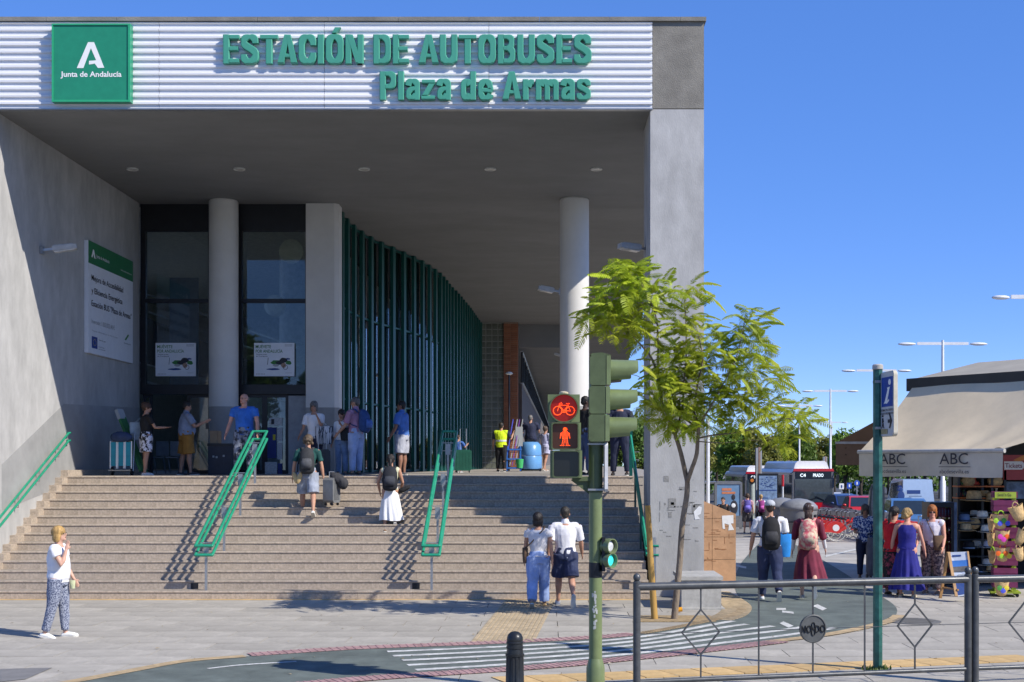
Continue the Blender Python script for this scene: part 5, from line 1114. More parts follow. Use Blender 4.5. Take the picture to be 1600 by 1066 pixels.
def person(px, py, d, z, yaw, H, label, skin='fair', hairc=(.03,.02,.015), hair='short', top=None, bottom=None, shoes=(.5,.5,.5), build=1.0, belly=0, lean=0, legs=((0,0,3),(0,0,3)), arms=((5,8,10,0),(5,8,10,0)), head=(0,0), female=False, glasses=False, group=None, lowres=False, cap=None, sock=None, twist=0, foot_pitch=(0,0), extra=None):
    """yaw 0 = looking away from the camera. legs: (forward, knee bend, outward) for left, right; arms: (forward, outward, elbow, inward)."""
    X = PX(px, d); root = thing('person', label, 'person', (X, d, z), R(yaw), group)
    h = H; sk_ = m_skin[skin]; j = {}
    shw = (.108 if female else .122)*h*(.5+.5*build); hpw = .052*h
    L0 = R(lean)
    hip = Vector((0,0,.52*h))
    def up(v): return hip+rotx(Vector(v)-hip, -L0)          # upper body leans forward (towards +y)
    neck = up((0,0,.845*h)); chest = up((0,0,.72*h)); waist = up((0,0,.61*h)); shc = up((0,0,.80*h)); hd = up((0,.012*h,.927*h))
    body = MB(); LEG = []; zmin = 9
    for s, lg in ((-1, legs[0]), (1, legs[1])):
        a, k, o_ = R(lg[0]), R(lg[1]), R(lg[2]); hp = Vector((s*hpw, 0, .515*h))
        dth = Vector((s*math.sin(o_), math.sin(a), -math.cos(a)*math.cos(o_))).normalized(); kn = hp+dth*.245*h
        b2a = a-k; dsh = Vector((s*math.sin(o_)*.5, math.sin(b2a), -math.cos(b2a))).normalized(); an = kn+dsh*.235*h
        LEG.append((hp, kn, an, b2a)); zmin = min(zmin, an.z)
    dz = .04*h-zmin
    dzv = Vector((0,0,dz)); hip = hip+dzv; neck += dzv; chest += dzv; waist += dzv; shc += dzv; hd += dzv
    LEG = [(a+dzv, b_+dzv, c+dzv, e) for a, b_, c, e in LEG]
    B = build
    tor = [((.078*B,.06*B),.50),((.088*B,.066*B+belly*.5),.545),((.078*B+belly*.4,.062*B+belly),.60),((.082*B+belly*.2,.064*B+belly*.7),.655),((.094*B,.066*B+belly*.2),.72),((.098*B,.06*B),.775),((.070*B,.05),.815),((.036,.038),.84)]
    if female: tor[2] = ((.068*B+belly*.4,.056*B+belly),.60); tor[4] = ((.086*B,.07*B+belly*.2),.72); tor[5] = ((.088*B,.062*B),.775)
    def torso(g=0, z0=.49, z1=.85, gy=None):
        mb = MB(); pts = []; rs = []
        for (rx_, ry_), zz in tor:
            if z0 <= zz <= z1: p = Vector((0, belly*h*.35*(1 if .56 < zz < .70 else 0), zz*h)); hb = Vector((0,0,.52*h)); p = hb+rotx(p-hb, -L0)+dzv; pts.append(p); rs.append(((rx_*h+g), (ry_*h+(g if gy is None else gy))))
        mb.tube(pts, rs, 16); return mb
    merge(body, torso(0))
    # shoulders, neck, head
    body = merge(body, seglist([up((-shw*.8,0,.795*h))+dzv, up((shw*.8,0,.795*h))+dzv], [.04*h*B]*2))
    body = merge(body, seglist([neck-Vector((0,0,.03*h)), hd-Vector((0,0,.02*h))], [.034*h*(.6+.4*B),.031*h*(.6+.4*B)]))
    HM = Matrix.Rotation(R(head[0]),4,'Z') @ Matrix.Rotation(-R(head[1]),4,'X'); HT = Matrix.Translation(hd) @ HM; Hs = h*(1.06 if h < 1.45 else 1)
    def hp_(x, y, z_): return HT @ Vector((x*Hs, y*Hs, z_*Hs))
    M3 = HM.to_3x3(); hb = MB()
    hb.ell(hp_(0,-.004,.012), (.044*Hs,.054*Hs,.054*Hs), 14, 10, M3); hb.ell(hp_(0,.014,-.022), (.034*Hs,.038*Hs,.042*Hs), 12, 8, M3)
    hb.ell(hp_(0,.056,-.004), (.0075*Hs,.011*Hs,.016*Hs), 8, 6, M3); hb.ell(hp_(0,.044,-.045), (.016*Hs,.014*Hs,.012*Hs), 8, 6, M3)
    for s in (-1,1): hb.ell(hp_(s*.046,-.004,-.004), (.006*Hs,.012*Hs,.018*Hs), 8, 6, M3)
    merge(body, hb)
    # arms and hands
    ARM = []
    for s, am in ((-1, arms[0]), (1, arms[1])):
        a, o_, e, inn = R(am[0]), R(am[1]), R(am[2]), R(am[3]); sh = up((s*shw,0,.80*h))+dzv
        du = Vector((s*math.sin(o_)*math.cos(a*.3), math.sin(a)*math.cos(o_), -math.cos(a)*math.cos(o_))).normalized(); el = sh+du*.168*h
        f = a+e; df = Vector((s*math.sin(o_)*.6-s*math.sin(inn), math.sin(f)*math.cos(inn), -math.cos(f))).normalized(); wr = el+df*.142*h
        ARM.append((sh, el, wr, df, s)); rb = (.55+.45*B)*(.9 if female else 1)
        merge(body, seglist([sh, sh.lerp(el,.4), el, el.lerp(wr,.3), wr], [.030*h*rb,.028*h*rb,.0225*h*rb,.0235*h*rb,.0155*h*rb]))
        # hand: palm, four fingers, thumb
        side = Vector((0,1,0))-df*df.y; side = side.normalized() if side.length > .2 else Vector((1,0,0)); nrm = df.cross(side)
        pc = wr+df*.030*h; Mh = Matrix((side, nrm, df)).transposed(); hm = MB(); hm.ell(pc, (.022*h,.010*h,.034*h), 10, 6, Mh)
        curl = nrm*(.35*s*(1 if True else 1))
        for k in range(4):
            o1 = pc+df*.024*h+side*((k-1.5)*.0105*h); ln = (.033,.04,.038,.029)[k]*h
            m1 = o1+(df-curl*.5).normalized()*ln*.55; m2 = m1+(df-curl*1.2).normalized()*ln*.5; hm.tube([o1-df*.012*h,o1,m1,m2],[.0052*h,.0052*h,.0048*h,.0038*h],6)
        o1 = pc-df*.012*h+side*.018*h; hm.tube([pc-df*.02*h,o1,o1+(df+side*.9).normalized()*.02*h,o1+(df+side*.5).normalized()*.036*h],[.006*h,.0062*h,.0055*h,.0042*h],6)
        merge(body, hm)
    # legs and bare feet
    FEET = []
    for i, (hp2, kn, an, b2a) in enumerate(LEG):
        rb = .5+.5*B
        merge(body, seglist([hp2+Vector((0,0,.02*h)), hp2.lerp(kn,.35), kn, kn.lerp(an,.3)-Vector((0,.006*h,0)), kn.lerp(an,.72), an], [.060*h*rb,.052*h*rb,.034*h*rb,.034*h*rb,.023*h,.019*h]))
        fp = R(foot_pitch[i])+max(-1.2, min(.15, b2a*.9)) if True else 0
        fd = Vector((0, math.cos(fp), math.sin(fp))); fu = Vector((0, -math.sin(fp), math.cos(fp)))
        heel = an-fd*.022*h-fu*.022*h; toe = an+fd*.10*h-fu*.026*h; FEET.append((an, heel, toe, fd, fu))
        merge(body, seglist([heel, an.lerp(toe,.35)-fu*.008*h, toe], [.016*h,.021*h,.013*h], 8))
    bo = obj('body', body, sk_, root); job(bo, .03 if lowres else .0105 if h > 1 else .01, 0, 0, 2)
    # face
    def small(name, c, r_, m): b = MB(); b.ell(c, r_, 8, 6, M3); return obj(name, b, m, root, smooth='all')
    if not lowres:
        for s in (-1,1):
            small('eye', hp_(s*.0175,.0475,.006), (.0075*Hs,.004*Hs,.0042*Hs), m_eye); small('eyebrow', hp_(s*.018,.0475,.0155), (.011*Hs,.004*Hs,.0025*Hs), mat('brow_%d' % int(hairc[0]*100), hairc, .9))
        small('mouth', hp_(0,.0525,-.0305), (.013*Hs,.003*Hs,.0035*Hs), m_lip)
        if glasses:
            b = MB()
            for s in (-1,1):
                c = hp_(s*.019,.056,.004); b.tube([c+M3 @ Vector((.014*Hs*math.cos(t_),0,.010*Hs*math.sin(t_))) for t_ in [k*math.pi/6 for k in range(13)]], .002, 5)
                b.tube([hp_(s*.033,.053,.008), hp_(s*.046,.0,.008)], .002, 5)
                if glasses == 'dark': b.ell(c, (.016*Hs,.003*Hs,.012*Hs), 8, 5, M3)
            b.tube([hp_(-.006,.057,.008), hp_(.006,.057,.008)], .002, 5); obj('glasses', b, m_glas, root)
    # hair
    mh = mat('hair_%d_%d_%d' % tuple(int(c*100) for c in hairc), hairc, .55, var=.35, sc=30, bump=.6, bsc=70, stretch=(1,1,.3))
    hr = MB()
    if hair != 'bald':
        th_ = .006 if hair == 'short' else .012
        hr.ell(hp_(0,-.012,.024), ((.044+th_)*Hs,(.052+th_)*Hs,(.049+th_)*Hs), 16, 10, M3)
        hr.ell(hp_(0,-.03,.0), (.043*Hs,.034*Hs,.046*Hs), 12, 8, M3)
        if hair == 'bob':
            for s in (-1,1): hr.ell(hp_(s*.042,-.008,-.02), (.015*Hs,.033*Hs,.05*Hs), 10, 8, M3)
            hr.ell(hp_(0,-.035,-.025), (.05*Hs,.03*Hs,.048*Hs), 12, 8, M3)
        if hair == 'curly':
            r3 = random.Random(int(px)); 
            for k in range(26):
                a = r3.uniform(0,6.28); zz = r3.uniform(-.03,.065); rr_ = .052*math.sqrt(max(.05,1-(zz/.075)**2)); x_, y_ = rr_*math.cos(a), -.012+rr_*math.sin(a)
                if y_ > .02 and zz < .035: continue
                hr.ell(hp_(x_,y_,zz), (.02*Hs,)*3, 8, 6)
        if hair == 'bun': hr.ell(hp_(0,-.05,.055), (.028*Hs,)*3, 10, 8)
        if hair in ('pony','long'):
            L_ = .15 if hair == 'long' else .12; w_ = .04 if hair == 'long' else .018
            q = [hp_(0,-.055,.02 if hair == 'pony' else 0), hp_(0,-.07,-.04), hp_(0,-.065,-.04-L_*.5), hp_(0,-.06,-.04-L_)]
            hr = merge(hr, seglist(q, [(w_*Hs,.018*Hs),(w_*Hs*1.05,.02*Hs),(w_*Hs,.016*Hs),(w_*Hs*.5,.01*Hs)]))
        job(obj('hair', hr, mh, root), .02 if lowres else .0085, .006, 40, 1, px)
    elif hairc[0] > .0:
        hr.ell(hp_(0,-.022,-.006), (.0455*Hs,.040*Hs,.03*Hs), 12, 8, M3); job(obj('hair', hr, mh, root), .009, .002, 40, 1, px)
    if cap:
        m_c = cloth_m('cap_%d' % int(px), cap, .1, 9); b = MB(); vs = []
        b.ell(hp_(0,-.008,.036), (.054*Hs,.064*Hs,.044*Hs), 16, 10, M3); b.ell(hp_(0,.068,.030), (.040*Hs,.04*Hs,.006*Hs), 12, 6, M3); obj('cap', b, m_c, root, smooth='all')
    # clothes
    if top:
        m_t = top['m']; g = top.get('g', .014); sl = top.get('sleeve', .6); z0 = top.get('hem', .50); tb = torso(g, z0, .82)
        z_lo = min(zz for _, zz in tor if zz >= z0)
        fl = top.get('flare', 1.12); (rx_, ry_) = [r_ for r_, zz in tor if zz == z_lo][0]
        hb0 = Vector((0,0,.52*h)); cy_ = belly*h*.2
        pts = [hb0+rotx(Vector((0,cy_,zz*h))-hb0,-L0)+dzv for zz in (z0-.005, z_lo+.01)]
        tb.tube(pts, [((rx_*h+g)*fl,(ry_*h+g)*fl),((rx_*h+g),(ry_*h+g))], 16)
        if top.get('straps') is None:
            tb = merge(tb, seglist([up((-shw*.85,0,.797*h))+dzv, up((shw*.85,0,.797*h))+dzv], [(.036*h*B+g*.6)]*2))
            if sl > 0:
                for sh, el, wr, df, s in ARM:
                    if sl <= 1: e_ = sh.lerp(el, sl); rs = [.029*h*B+g*.8, .027*h*B+g*1.15]; pp = [sh, e_]
                    else: e_ = el.lerp(wr, sl-1); pp = [sh, el, e_]; rs = [.029*h*B+g*.8,.026*h*B+g*.9,.020*h*B+g]
                    n0 = MB(); n0.tube([pp[0]-(pp[1]-pp[0]).normalized()*.02]+pp, [rs[0]*.9]+rs, 12); merge(tb, n0)
            if top.get('collar'): tb = merge(tb, seglist([neck-Vector((0,0,.012*h)), neck+Vector((0,.004,.012*h))], [.047*h,.042*h]))
        job(obj(top.get('n','shirt'), tb, m_t, root), .025 if lowres else .0115, top.get('fold', .015), top.get('fs', 8), 2, px+1)
        if top.get('straps'):
            b = MB()
            for s in (-1,1): b.tube([up((s*.05*h,.058*h*B,.76*h))+dzv, up((s*.058*h,.02*h,.835*h))+dzv, up((s*.045*h,-.055*h*B,.77*h))+dzv], .008, 6)
            obj('strap', b, m_t, root)
    if bottom:
        m_b = bottom['m']; kind = bottom['k']; g = bottom.get('g', .016)
        if kind in ('trousers', 'shorts'):
            ln = bottom.get('len', 1.0 if kind == 'trousers' else .5); bb = torso(g*.8, .49, .61); bb.tube([Vector((0,0,.47*h))+dzv, Vector((0,0,.53*h))+dzv], [(.082*h*B+g,.062*h*B+g+belly*.3*h)]*2, 16)
            fl = bottom.get('flare', 1.0)
            for hp2, kn, an, b2a in LEG:
                t_ = ln*2; tot = [hp2+Vector((0,0,.02*h)), hp2.lerp(kn,.4)]; rs = [.062*h*(.5+.5*B)+g, .056*h*(.5+.5*B)+g]
                if t_ <= 1: tot.append(hp2.lerp(kn, max(t_,.55))); rs.append((.048*h*(.5+.5*B)+g*1.3)*fl)
                else:
                    tot.append(kn); rs.append((.036*h*(.5+.5*B)+g)*(.5+.5*fl)); e_ = kn.lerp(an, min(1,(t_-1))*.97); tot.append(kn.lerp(e_,.5)); rs.append((.033*h+g)*(.3+.7*fl)); tot.append(e_); rs.append((.025*h+g)*fl)
                q = MB(); q.tube(tot, rs, 12); merge(bb, q)
            job(obj(kind, bb, m_b, root), .025 if lowres else .0115, bottom.get('fold', .015), bottom.get('fs', 9), 2, px+2)
        else:                                                   # skirt or dress: an open cloth cone with folds
            z1 = bottom.get('top', .60); z0 = bottom['hem']; b = MB(); n, m_ = 72, 22; r3 = random.Random(int(px)); ph = [r3.uniform(0,6.28) for _ in range(4)]
            kx = (LEG[0][1].y+LEG[1][1].y)/2; sway = bottom.get('sway', 0)
            for jz in range(m_+1):
                t_ = jz/m_; zz = z1+(z0-z1)*t_
                if zz > .52:
                    rx_, ry_ = .086*h*B+g, .064*h*B+g
                    if zz > .585 and bottom.get('top',.6) > .62: rx_, ry_ = (.075+.10*max(0,zz-.6))*h*B+g, (.058+.12*max(0,zz-.6))*h*B+g
                else:
                    q = (.52-zz)/(.52-z0); rx_ = (.088*h*B+g)*(1+bottom.get('flare',.5)*q); ry_ = (.068*h*B+g)*(1+bottom.get('flare',.5)*q*1.2)
                c = hip*0+Vector((sway*t_*t_, kx*.5*t_, zz*h+dz)); 
                if zz > .52: hb0 = Vector((0,0,.52*h)); c = hb0+rotx(Vector((0,0,zz*h))-hb0,-L0)+dzv
                f_ = min(1, max(0,(t_-.1)*1.4))*bottom.get('pleat',.06)
                for i in range(n):
                    a = 2*math.pi*i/n; w_ = 1+f_*(math.sin(9*a+ph[0]+t_)*.6+math.sin(14*a+ph[1]-t_*2)*.5+math.sin(5*a+ph[2])*.6)
                    b.v.append(tuple(c+Vector((math.cos(a)*rx_*w_, math.sin(a)*ry_*w_, .012*math.sin(3*a+ph[3])*t_))))
            b.f = [(jz*n+i, jz*n+(i+1)%n, (jz+1)*n+(i+1)%n, (jz+1)*n+i) for jz in range(m_) for i in range(n)]; b.m = [0]*len(b.f)
            obj(bottom.get('n','skirt'), b, m_b, root, smooth='all', fix=False)
    m_s = cloth_m('shoe_%d_%d_%d' % tuple(int(c*100) for c in shoes), shoes, .1, 12) if shoes else None
    for an, heel, toe, fd, fu in FEET:
        if not shoes: continue
        b = merge(MB(), seglist([heel-fu*.004*h, an.lerp(toe,.3)-fu*.012*h, an.lerp(toe,.75)-fu*.006*h, toe-fu*.004*h], [(.022*h,.021*h),(.023*h,.026*h),(.026*h,.02*h),(.021*h,.015*h)], 10)); sh = obj('shoe', b, m_s, root, smooth='all')
        b = MB(); b.bar(heel-fu*.016*h-fd*.016*h, toe-fu*.014*h+fd*.014*h, .045*h, .012*h, up=(1,0,0)); b = MB(); q = []
        for t_, w_ in ((-.03,.015),(.0,.022),(.06,.022),(.12,.027),(.145,.021),(.16,.01)):
            q.append((t_, w_))
        for t_, w_ in q: 
            for s in (-1,1):
                for zz in (-.024,-.012): b.v.append(tuple(heel+fd*(t_*h*.87)+fu*(zz*h)+Vector((s*w_*h,0,0))))
        k = len(q); b.f = [f for i in range(k-1) for f in ((4*i,4*i+4,4*i+6,4*i+2),(4*i+1,4*i+3,4*i+7,4*i+5),(4*i,4*i+1,4*i+5,4*i+4),(4*i+2,4*i+6,4*i+7,4*i+3))]+[(0,2,3,1),(4*k-4,4*k-3,4*k-1,4*k-2)]; b.m = [0]*len(b.f)
        obj('sole', b, mat('sole_white',(.62,.6,.55),.7), sh)
    root_info = dict(root=root, ARM=ARM, up=lambda v: up(v)+dzv, h=h, shw=shw, hd=hd, HT=HT, dz=dz, LEG=LEG, hip=hip)
    return root_info
def wpt(pi, v): return WM[pi['root']] @ Vector(v)
def backpack(pi, c, lab, hgt=.27, wd=.15, dp=.10, m=None, pocket=None, name='backpack'):
    h = pi['h']; u = pi['up']; o = thing(name, lab, 'backpack', wpt(pi, u((0,-.1*h,.6*h))), pi['root'].rotation_euler.z); WI = WM[o].inverted() @ WM[pi['root']]
    mm = m or cloth_m('pack_%s' % name+lab[:9].replace(' ','_'), c, .2, 8); b = MB(); zc = .835-hgt/2-.01; bk = .068
    pts = []; 
    for zz, w_, dd in ((zc-hgt/2,.42,.8),(zc-hgt*.42,.5,1.0),(zc-hgt*.1,.52,1.05),(zc+hgt*.25,.48,.9),(zc+hgt*.44,.38,.65),(zc+hgt*.5,.22,.4)):
        pts.append((u((0,-(bk+dp*.5*dd)*h,zz*h)), w_*wd*h, dp*.5*dd*h))
    b.tube([p[0] for p in pts], [(p[1],p[2]) for p in pts], 14); b.v = [tuple(WI @ Vector(v)) for v in b.v]; bd = obj('pack_body', b, mm, o, smooth='all')
    b = MB(); q = [u((0,-(bk+dp*1.02)*h,(zc-hgt*.36)*h)), u((0,-(bk+dp*1.06)*h,(zc-hgt*.1)*h)), u((0,-(bk+dp*.98)*h,(zc+.06*hgt)*h))]; b.tube(q, [(wd*.34*h,.018*h),(wd*.38*h,.026*h),(wd*.3*h,.012*h)], 12); b.v = [tuple(WI @ Vector(v)) for v in b.v]; obj('pocket', b, pocket or (mm if m else cloth_m('pocket_%d_%d_%d' % tuple(int(v*1000) for v in c), [min(1,v*2+.012) for v in c], .25, 12)), o, smooth='all')
    b = MB(); b.tube([u((-.015*h,-(bk+.02)*h,.83*h)), u((0,-(bk+.03)*h,.85*h)), u((.015*h,-(bk+.02)*h,.83*h))], .009, 6); b.v = [tuple(WI @ Vector(v)) for v in b.v]; obj('grab_loop', b, mm, o)
    for s in (-1,1):
        b = MB(); q = [u((s*.05*h,-.075*h,.80*h)), u((s*.068*h,-.03*h,.845*h)), u((s*.078*h,.03*h,.825*h)), u((s*.082*h,.068*h,.75*h)), u((s*.1*h,.02*h,.66*h)), u((s*.07*h,-.07*h,.62*h))]; b.tube(smooth_pts(q,4), [(.017*h,.006*h)]*21, 8); b.v = [tuple(WI @ Vector(v)) for v in b.v]; obj('shoulder_strap', b, mm, o, smooth='all')
    return o
def bag(p, lab, cat, c, w_, hh, dpt, straps, m=None, yaw=0, nm='shoulder_bag', taper=.85, strap_m=None):
    o = thing(nm, lab, cat, p[:], yaw); mm = m or cloth_m('bag_'+lab[:10].replace(' ','_'), c, .2, 6); b = MB()
    b.tube([(0,0,0),(0,0,hh*.1),(0,0,hh*.6),(0,0,hh)], [(w_*.46*taper,dpt*.4),(w_*.5*taper,dpt*.5),(w_*.5,dpt*.45),(w_*.5,dpt*.2)], 14); obj('bag_body', b, mm, o, smooth=50)
    if straps:
        I = WM[o].inverted(); b = MB(); b.tube([I @ Vector(s) for s in smooth_pts([Vector(s) for s in straps], 4)], .011, 6); obj('strap', b, strap_m or mm, o)
    return o
ZT = ZP
m_den = cloth_m('denim', (.19,.27,.42)); m_navy = cloth_m('navy', (.02,.025,.055)); m_blk = cloth_m('black', (.012,.012,.014)); m_wht = cloth_m('white', (.76,.76,.78), .04); m_greys = cloth_m('grey', (.30,.33,.40))
# 1 woman crossing at the lower left, seen from the side, hand to her mouth
m_pat = cloth_m('patterned', (.05,.065,.13), c2=(.36,.39,.47), sc=60, lo=.44, hi=.56)
w1 = person(91, 998, G(91,996).y, 0, -90, 1.60, 'blonde woman in a white top and patterned trousers covering her mouth', 'fair', (.42,.26,.09), 'bob', top=dict(m=m_wht,sleeve=.45,hem=.50,g=.022,fold=.014), bottom=dict(k='trousers',m=m_pat,len=.97,g=.013,flare=1.05), shoes=(.75,.75,.72), build=1.12, belly=.022, female=True, legs=((7,4,1),(-8,8,1)), arms=((8,6,25,10),(30,6,140,20)), head=(0,-4), glasses=True)
p = wpt(w1, (-.06,.185,.70)); bag(p, 'small yellow green bag at the side of the blonde walking woman', 'bag', (.52,.55,.34), .08,.12,.05, None)
# 2 bald man at the top of the stairs, behind the handrail
dq = 28.3; w2 = person(382, 735, dq, ZT, 172, 1.84, 'bald man in a bright blue T-shirt at the top of the stairs', 'red', (.25,.2,.17), 'bald', top=dict(m=cloth_m('royal_blue',(.035,.15,.52)),sleeve=.55,hem=.50,g=.02), bottom=dict(k='trousers',m=cloth_m('camouflage',(.025,.03,.045),c2=(.22,.25,.32),sc=11,lo=.45,hi=.55),len=.95,g=.024), shoes=(.12,.11,.1), build=1.12, belly=.018, arms=((6,14,14,0),(6,16,20,0)), legs=((2,2,5),(6,4,5)), glasses=True, head=(-22,0))
# 3 woman in black top and patterned shorts beside the trolley
dq = 29.0; w3 = person(228, 743, dq, ZT, -52, 1.66, 'woman in a black top and black and white shorts holding out a phone', 'tan', (.06,.03,.018), 'bun', top=dict(m=m_blk,sleeve=.6,hem=.50,g=.02), bottom=dict(k='shorts',m=cloth_m('zebra_print',(.012,.012,.015),c2=(.72,.7,.76),sc=13,lo=.47,hi=.53),len=.40,g=.03,flare=1.15), shoes=(.62,.58,.55), female=True, arms=((10,8,15,0),(30,6,62,5)), legs=((4,3,2),(-4,2,2)), head=(-18,6))
p = wpt(w3, (-.25,-.1,.82)); bag(p, 'grey blue tote bag on the shoulder of the woman in black', 'bag', (.27,.34,.40), .36,.40,.12, [p+Vector((-.08,0,.38)), wpt(w3,(-.17,0,1.36)), p+Vector((.08,0,.38))], yaw=.5)
# 4 man in grey polo shirt
dq = 30.0; w4 = person(291, 742, dq, ZT, -62, 1.74, 'man in a grey polo shirt and mustard shorts looking at his phone', 'tan', (.015,.012,.012), 'short', top=dict(m=cloth_m('slate',(.22,.26,.35)),sleeve=.75,hem=.49,g=.028,fold=.015,collar=1), bottom=dict(k='shorts',m=cloth_m('mustard',(.33,.155,.03)),len=.47,g=.034,flare=1.1), shoes=(.05,.05,.06), build=1.15, belly=.03, arms=((6,10,22,0),(30,8,86,0)), legs=((-6,3,3),(6,2,3)), head=(-8,18))
p = wpt(w4, (.30,.42,1.16)); o = thing('phone', 'phone in the hand of the man in grey', 'phone', p[:]); b = MB(); b.box((0,0,0),(.07,.012,.14)); b.box((0,-.007,0),(.06,.004,.125)); obj('phone_case', b, m_black, o)
# 5 young man climbing with a suitcase
k5 = 9; dq = D1+TR*(k5-.4); w5 = person(481, 797, dq, RS*k5-.0, 6, 1.70, 'young man with a black rucksack and grey shorts climbing the stairs', 'tan', (.10,.07,.045), 'curly', top=dict(m=cloth_m('bottle_green',(.012,.07,.065)),sleeve=.75,hem=.50), bottom=dict(k='shorts',m=m_greys,len=.47,g=.03,flare=1.1), shoes=(.72,.71,.68), build=1.0, lean=4, arms=((2,14,10,0),(-2,14,8,0)), legs=((24,16,4),(-12,20,4)), head=(18,0))
backpack(w5, (.03,.032,.036), 'big charcoal rucksack on the young man climbing the stairs', .29,.175,.13)
p = wpt(w5, (-.20,-.16,.80)); o = thing('sandals', 'pair of beige sandals hanging from the charcoal rucksack', 'sandals', p[:])
for s in (-1,1):
    b = MB(); b.ell((s*.045,-.02*s,-.02), (.05,.018,.13), 10, 8, Matrix.Rotation(s*.3,3,'Y')); obj('sandal', b, mat('sandal_tan',(.5,.36,.17),.7), o, smooth='all')
b = MB(); b.tube([(0,0,.1),(0,.05,.25),(.03,.1,.38)], .012, 6); obj('strap', b, m_blk, o)
def suitcase(p, lab, c, w_=.40, h_=.62, dd=.26, yaw=0, tilt=0, handle=.35, m=None):
    o = thing('suitcase', lab, 'suitcase', p[:], yaw); mm = m or mat('case_%s' % lab[:8].replace(' ','_'), c, .45, var=.15, sc=5); T_ = Matrix.Rotation(R(tilt),4,'X')
    def q(n, b, m): b.xf(T_); return obj(n, b, m, o, smooth=35)
    b = MB(); pr = [(-w_/2+.05,.06),(w_/2-.05,.06),(w_/2,.11),(w_/2,h_-.05),(w_/2-.05,h_),(-w_/2+.05,h_),(-w_/2,h_-.05),(-w_/2,.11)]; b.prism(pr,'y',-dd/2,dd/2); q('shell', b, mm)
    for k in range(5): b = MB(); x = -w_/2+.07+k*(w_-.14)/4; b.b2((x-.012,-dd/2-.008,.12),(x+.012,dd/2+.008,h_-.06)); q('ridge', b, mm)
    for sx_ in (-1,1):
        for sy in (-1,1): b = MB(); b.lathe([(.015,-.015),(.03,-.01),(.03,.01),(.015,.015)],10); b.xf(Matrix.Translation((sx_*w_*.36,sy*dd*.32,.03)) @ Matrix.Rotation(R(90),4,'Y')); q('castor', b, m_black)
    if handle: b = MB(); b.tube([(-.09,0,h_),(-.09,0,h_+handle),(.09,0,h_+handle),(.09,0,h_)], .011, 8); q('handle', b, m_steel)
    return o
p = Vector((PX(518,dq+.1), dq+.12, RS*k5+.20)); suitcase(p, 'grey hard suitcase carried up the stairs by the young man', (.16,.165,.17), .30,.58,.24, R(68), 0, .12)
o = thing('jacket', 'dark jacket draped over the top of the grey suitcase', 'jacket', (p+Vector((.1,-.02,.50)))[:]); b = MB(); b.ell((.03,0,.06),(.20,.12,.11),14,8,Matrix.Rotation(.5,3,'Y')); b.ell((.14,0,-.04),(.12,.1,.13),12,8); job(obj('jacket_cloth', b, cloth_m('jacket',(.035,.035,.04))  , o), .014, .02, 9, 1, 3)
# 6, 7, 8 standing group by the pilaster
dq = 29.6; w6 = person(491, 742, dq, ZT, 168, 1.72, 'grey haired woman in a white blouse touching her face by the pilaster', 'tan', (.14,.13,.12), 'bob', top=dict(m=m_wht,sleeve=.75,hem=.50,g=.024,fold=.014), bottom=dict(k='trousers',m=m_navy,len=.95), shoes=(.1,.1,.1), female=True, arms=((30,10,120,18),(10,12,30,0)), glasses=True, head=(10,2))
p = wpt(w6, (-.30,.12,.72)); bag(p, 'striped grey beach bag on the arm of the woman in the white blouse', 'bag', (.3,.3,.32), .42,.42,.16, [p+Vector((-.1,0,.40)), wpt(w6,(-.24,.05,1.22)), p+Vector((.12,0,.4))], m=cloth_m('bag_stripes',(.04,.05,.07),c2=(.6,.6,.62),sc=9,lo=.46,hi=.54,stretch=(3,3,.1)))
dq = 29.5; w7 = person(534, 741, dq, ZT, 150, 1.52, 'dark haired woman in a white blouse and jeans covering her mouth', 'tan', (.02,.016,.015), 'pony', top=dict(m=m_wht,sleeve=1.4,hem=.54,g=.022), bottom=dict(k='trousers',m=m_den,len=.98), shoes=(.1,.1,.1), female=True, build=.95, arms=((24,10,122,20),(4,8,15,0)), head=(8,6))
dq = 29.3; w8 = person(556, 741, dq, ZT, 62, 1.80, 'grey haired man in a mauve polo and pale trousers with a blue rucksack', 'tan', (.11,.10,.095), 'short', top=dict(m=cloth_m('mauve',(.36,.19,.28)),sleeve=.85,hem=.50,g=.02,collar=1), bottom=dict(k='trousers',m=cloth_m('pale_blue',(.36,.43,.62)),len=.97,g=.022), shoes=(.08,.07,.06), build=1.08, belly=.012, arms=((16,10,30,0),(14,8,40,0)), head=(10,10))
backpack(w8, (.03,.07,.20), 'blue rucksack on the back of the man in the mauve shirt', .26,.17,.14)
p = wpt(w8, (-.19,.16,.80)); bag(p, 'black shoulder bag at the hip of the man in mauve', 'bag', (.014,.014,.018), .24,.30,.1, [p+Vector((-.08,0,.28)), wpt(w8,(.04,-.1,1.44)), wpt(w8,(.1,.05,1.45)), p+Vector((.1,0,.28))], nm='shoulder_bag')
o = suitcase(Vector((PX(503,29.0),29.05,ZT)), 'dark trolley case standing beside the woman in the white blouse', (.03,.035,.04), .34,.6,.22, .3)
# 9 man in blue polo looking left
dq = 30.2; w9 = person(628, 744, dq, ZT, 72, 1.76, 'dark haired man in a blue polo and grey shorts by the green fins', 'brown', (.012,.01,.01), 'short', top=dict(m=cloth_m('sky_blue',(.07,.17,.47)),sleeve=.75,hem=.48,g=.026,fold=.013,collar=1), bottom=dict(k='shorts',m=cloth_m('stone_grey',(.36,.37,.42)),len=.46,g=.03), shoes=(.1,.1,.11), build=1.12, belly=.012, glasses='dark', arms=((8,9,22,0),(6,9,18,0)), head=(12,0))
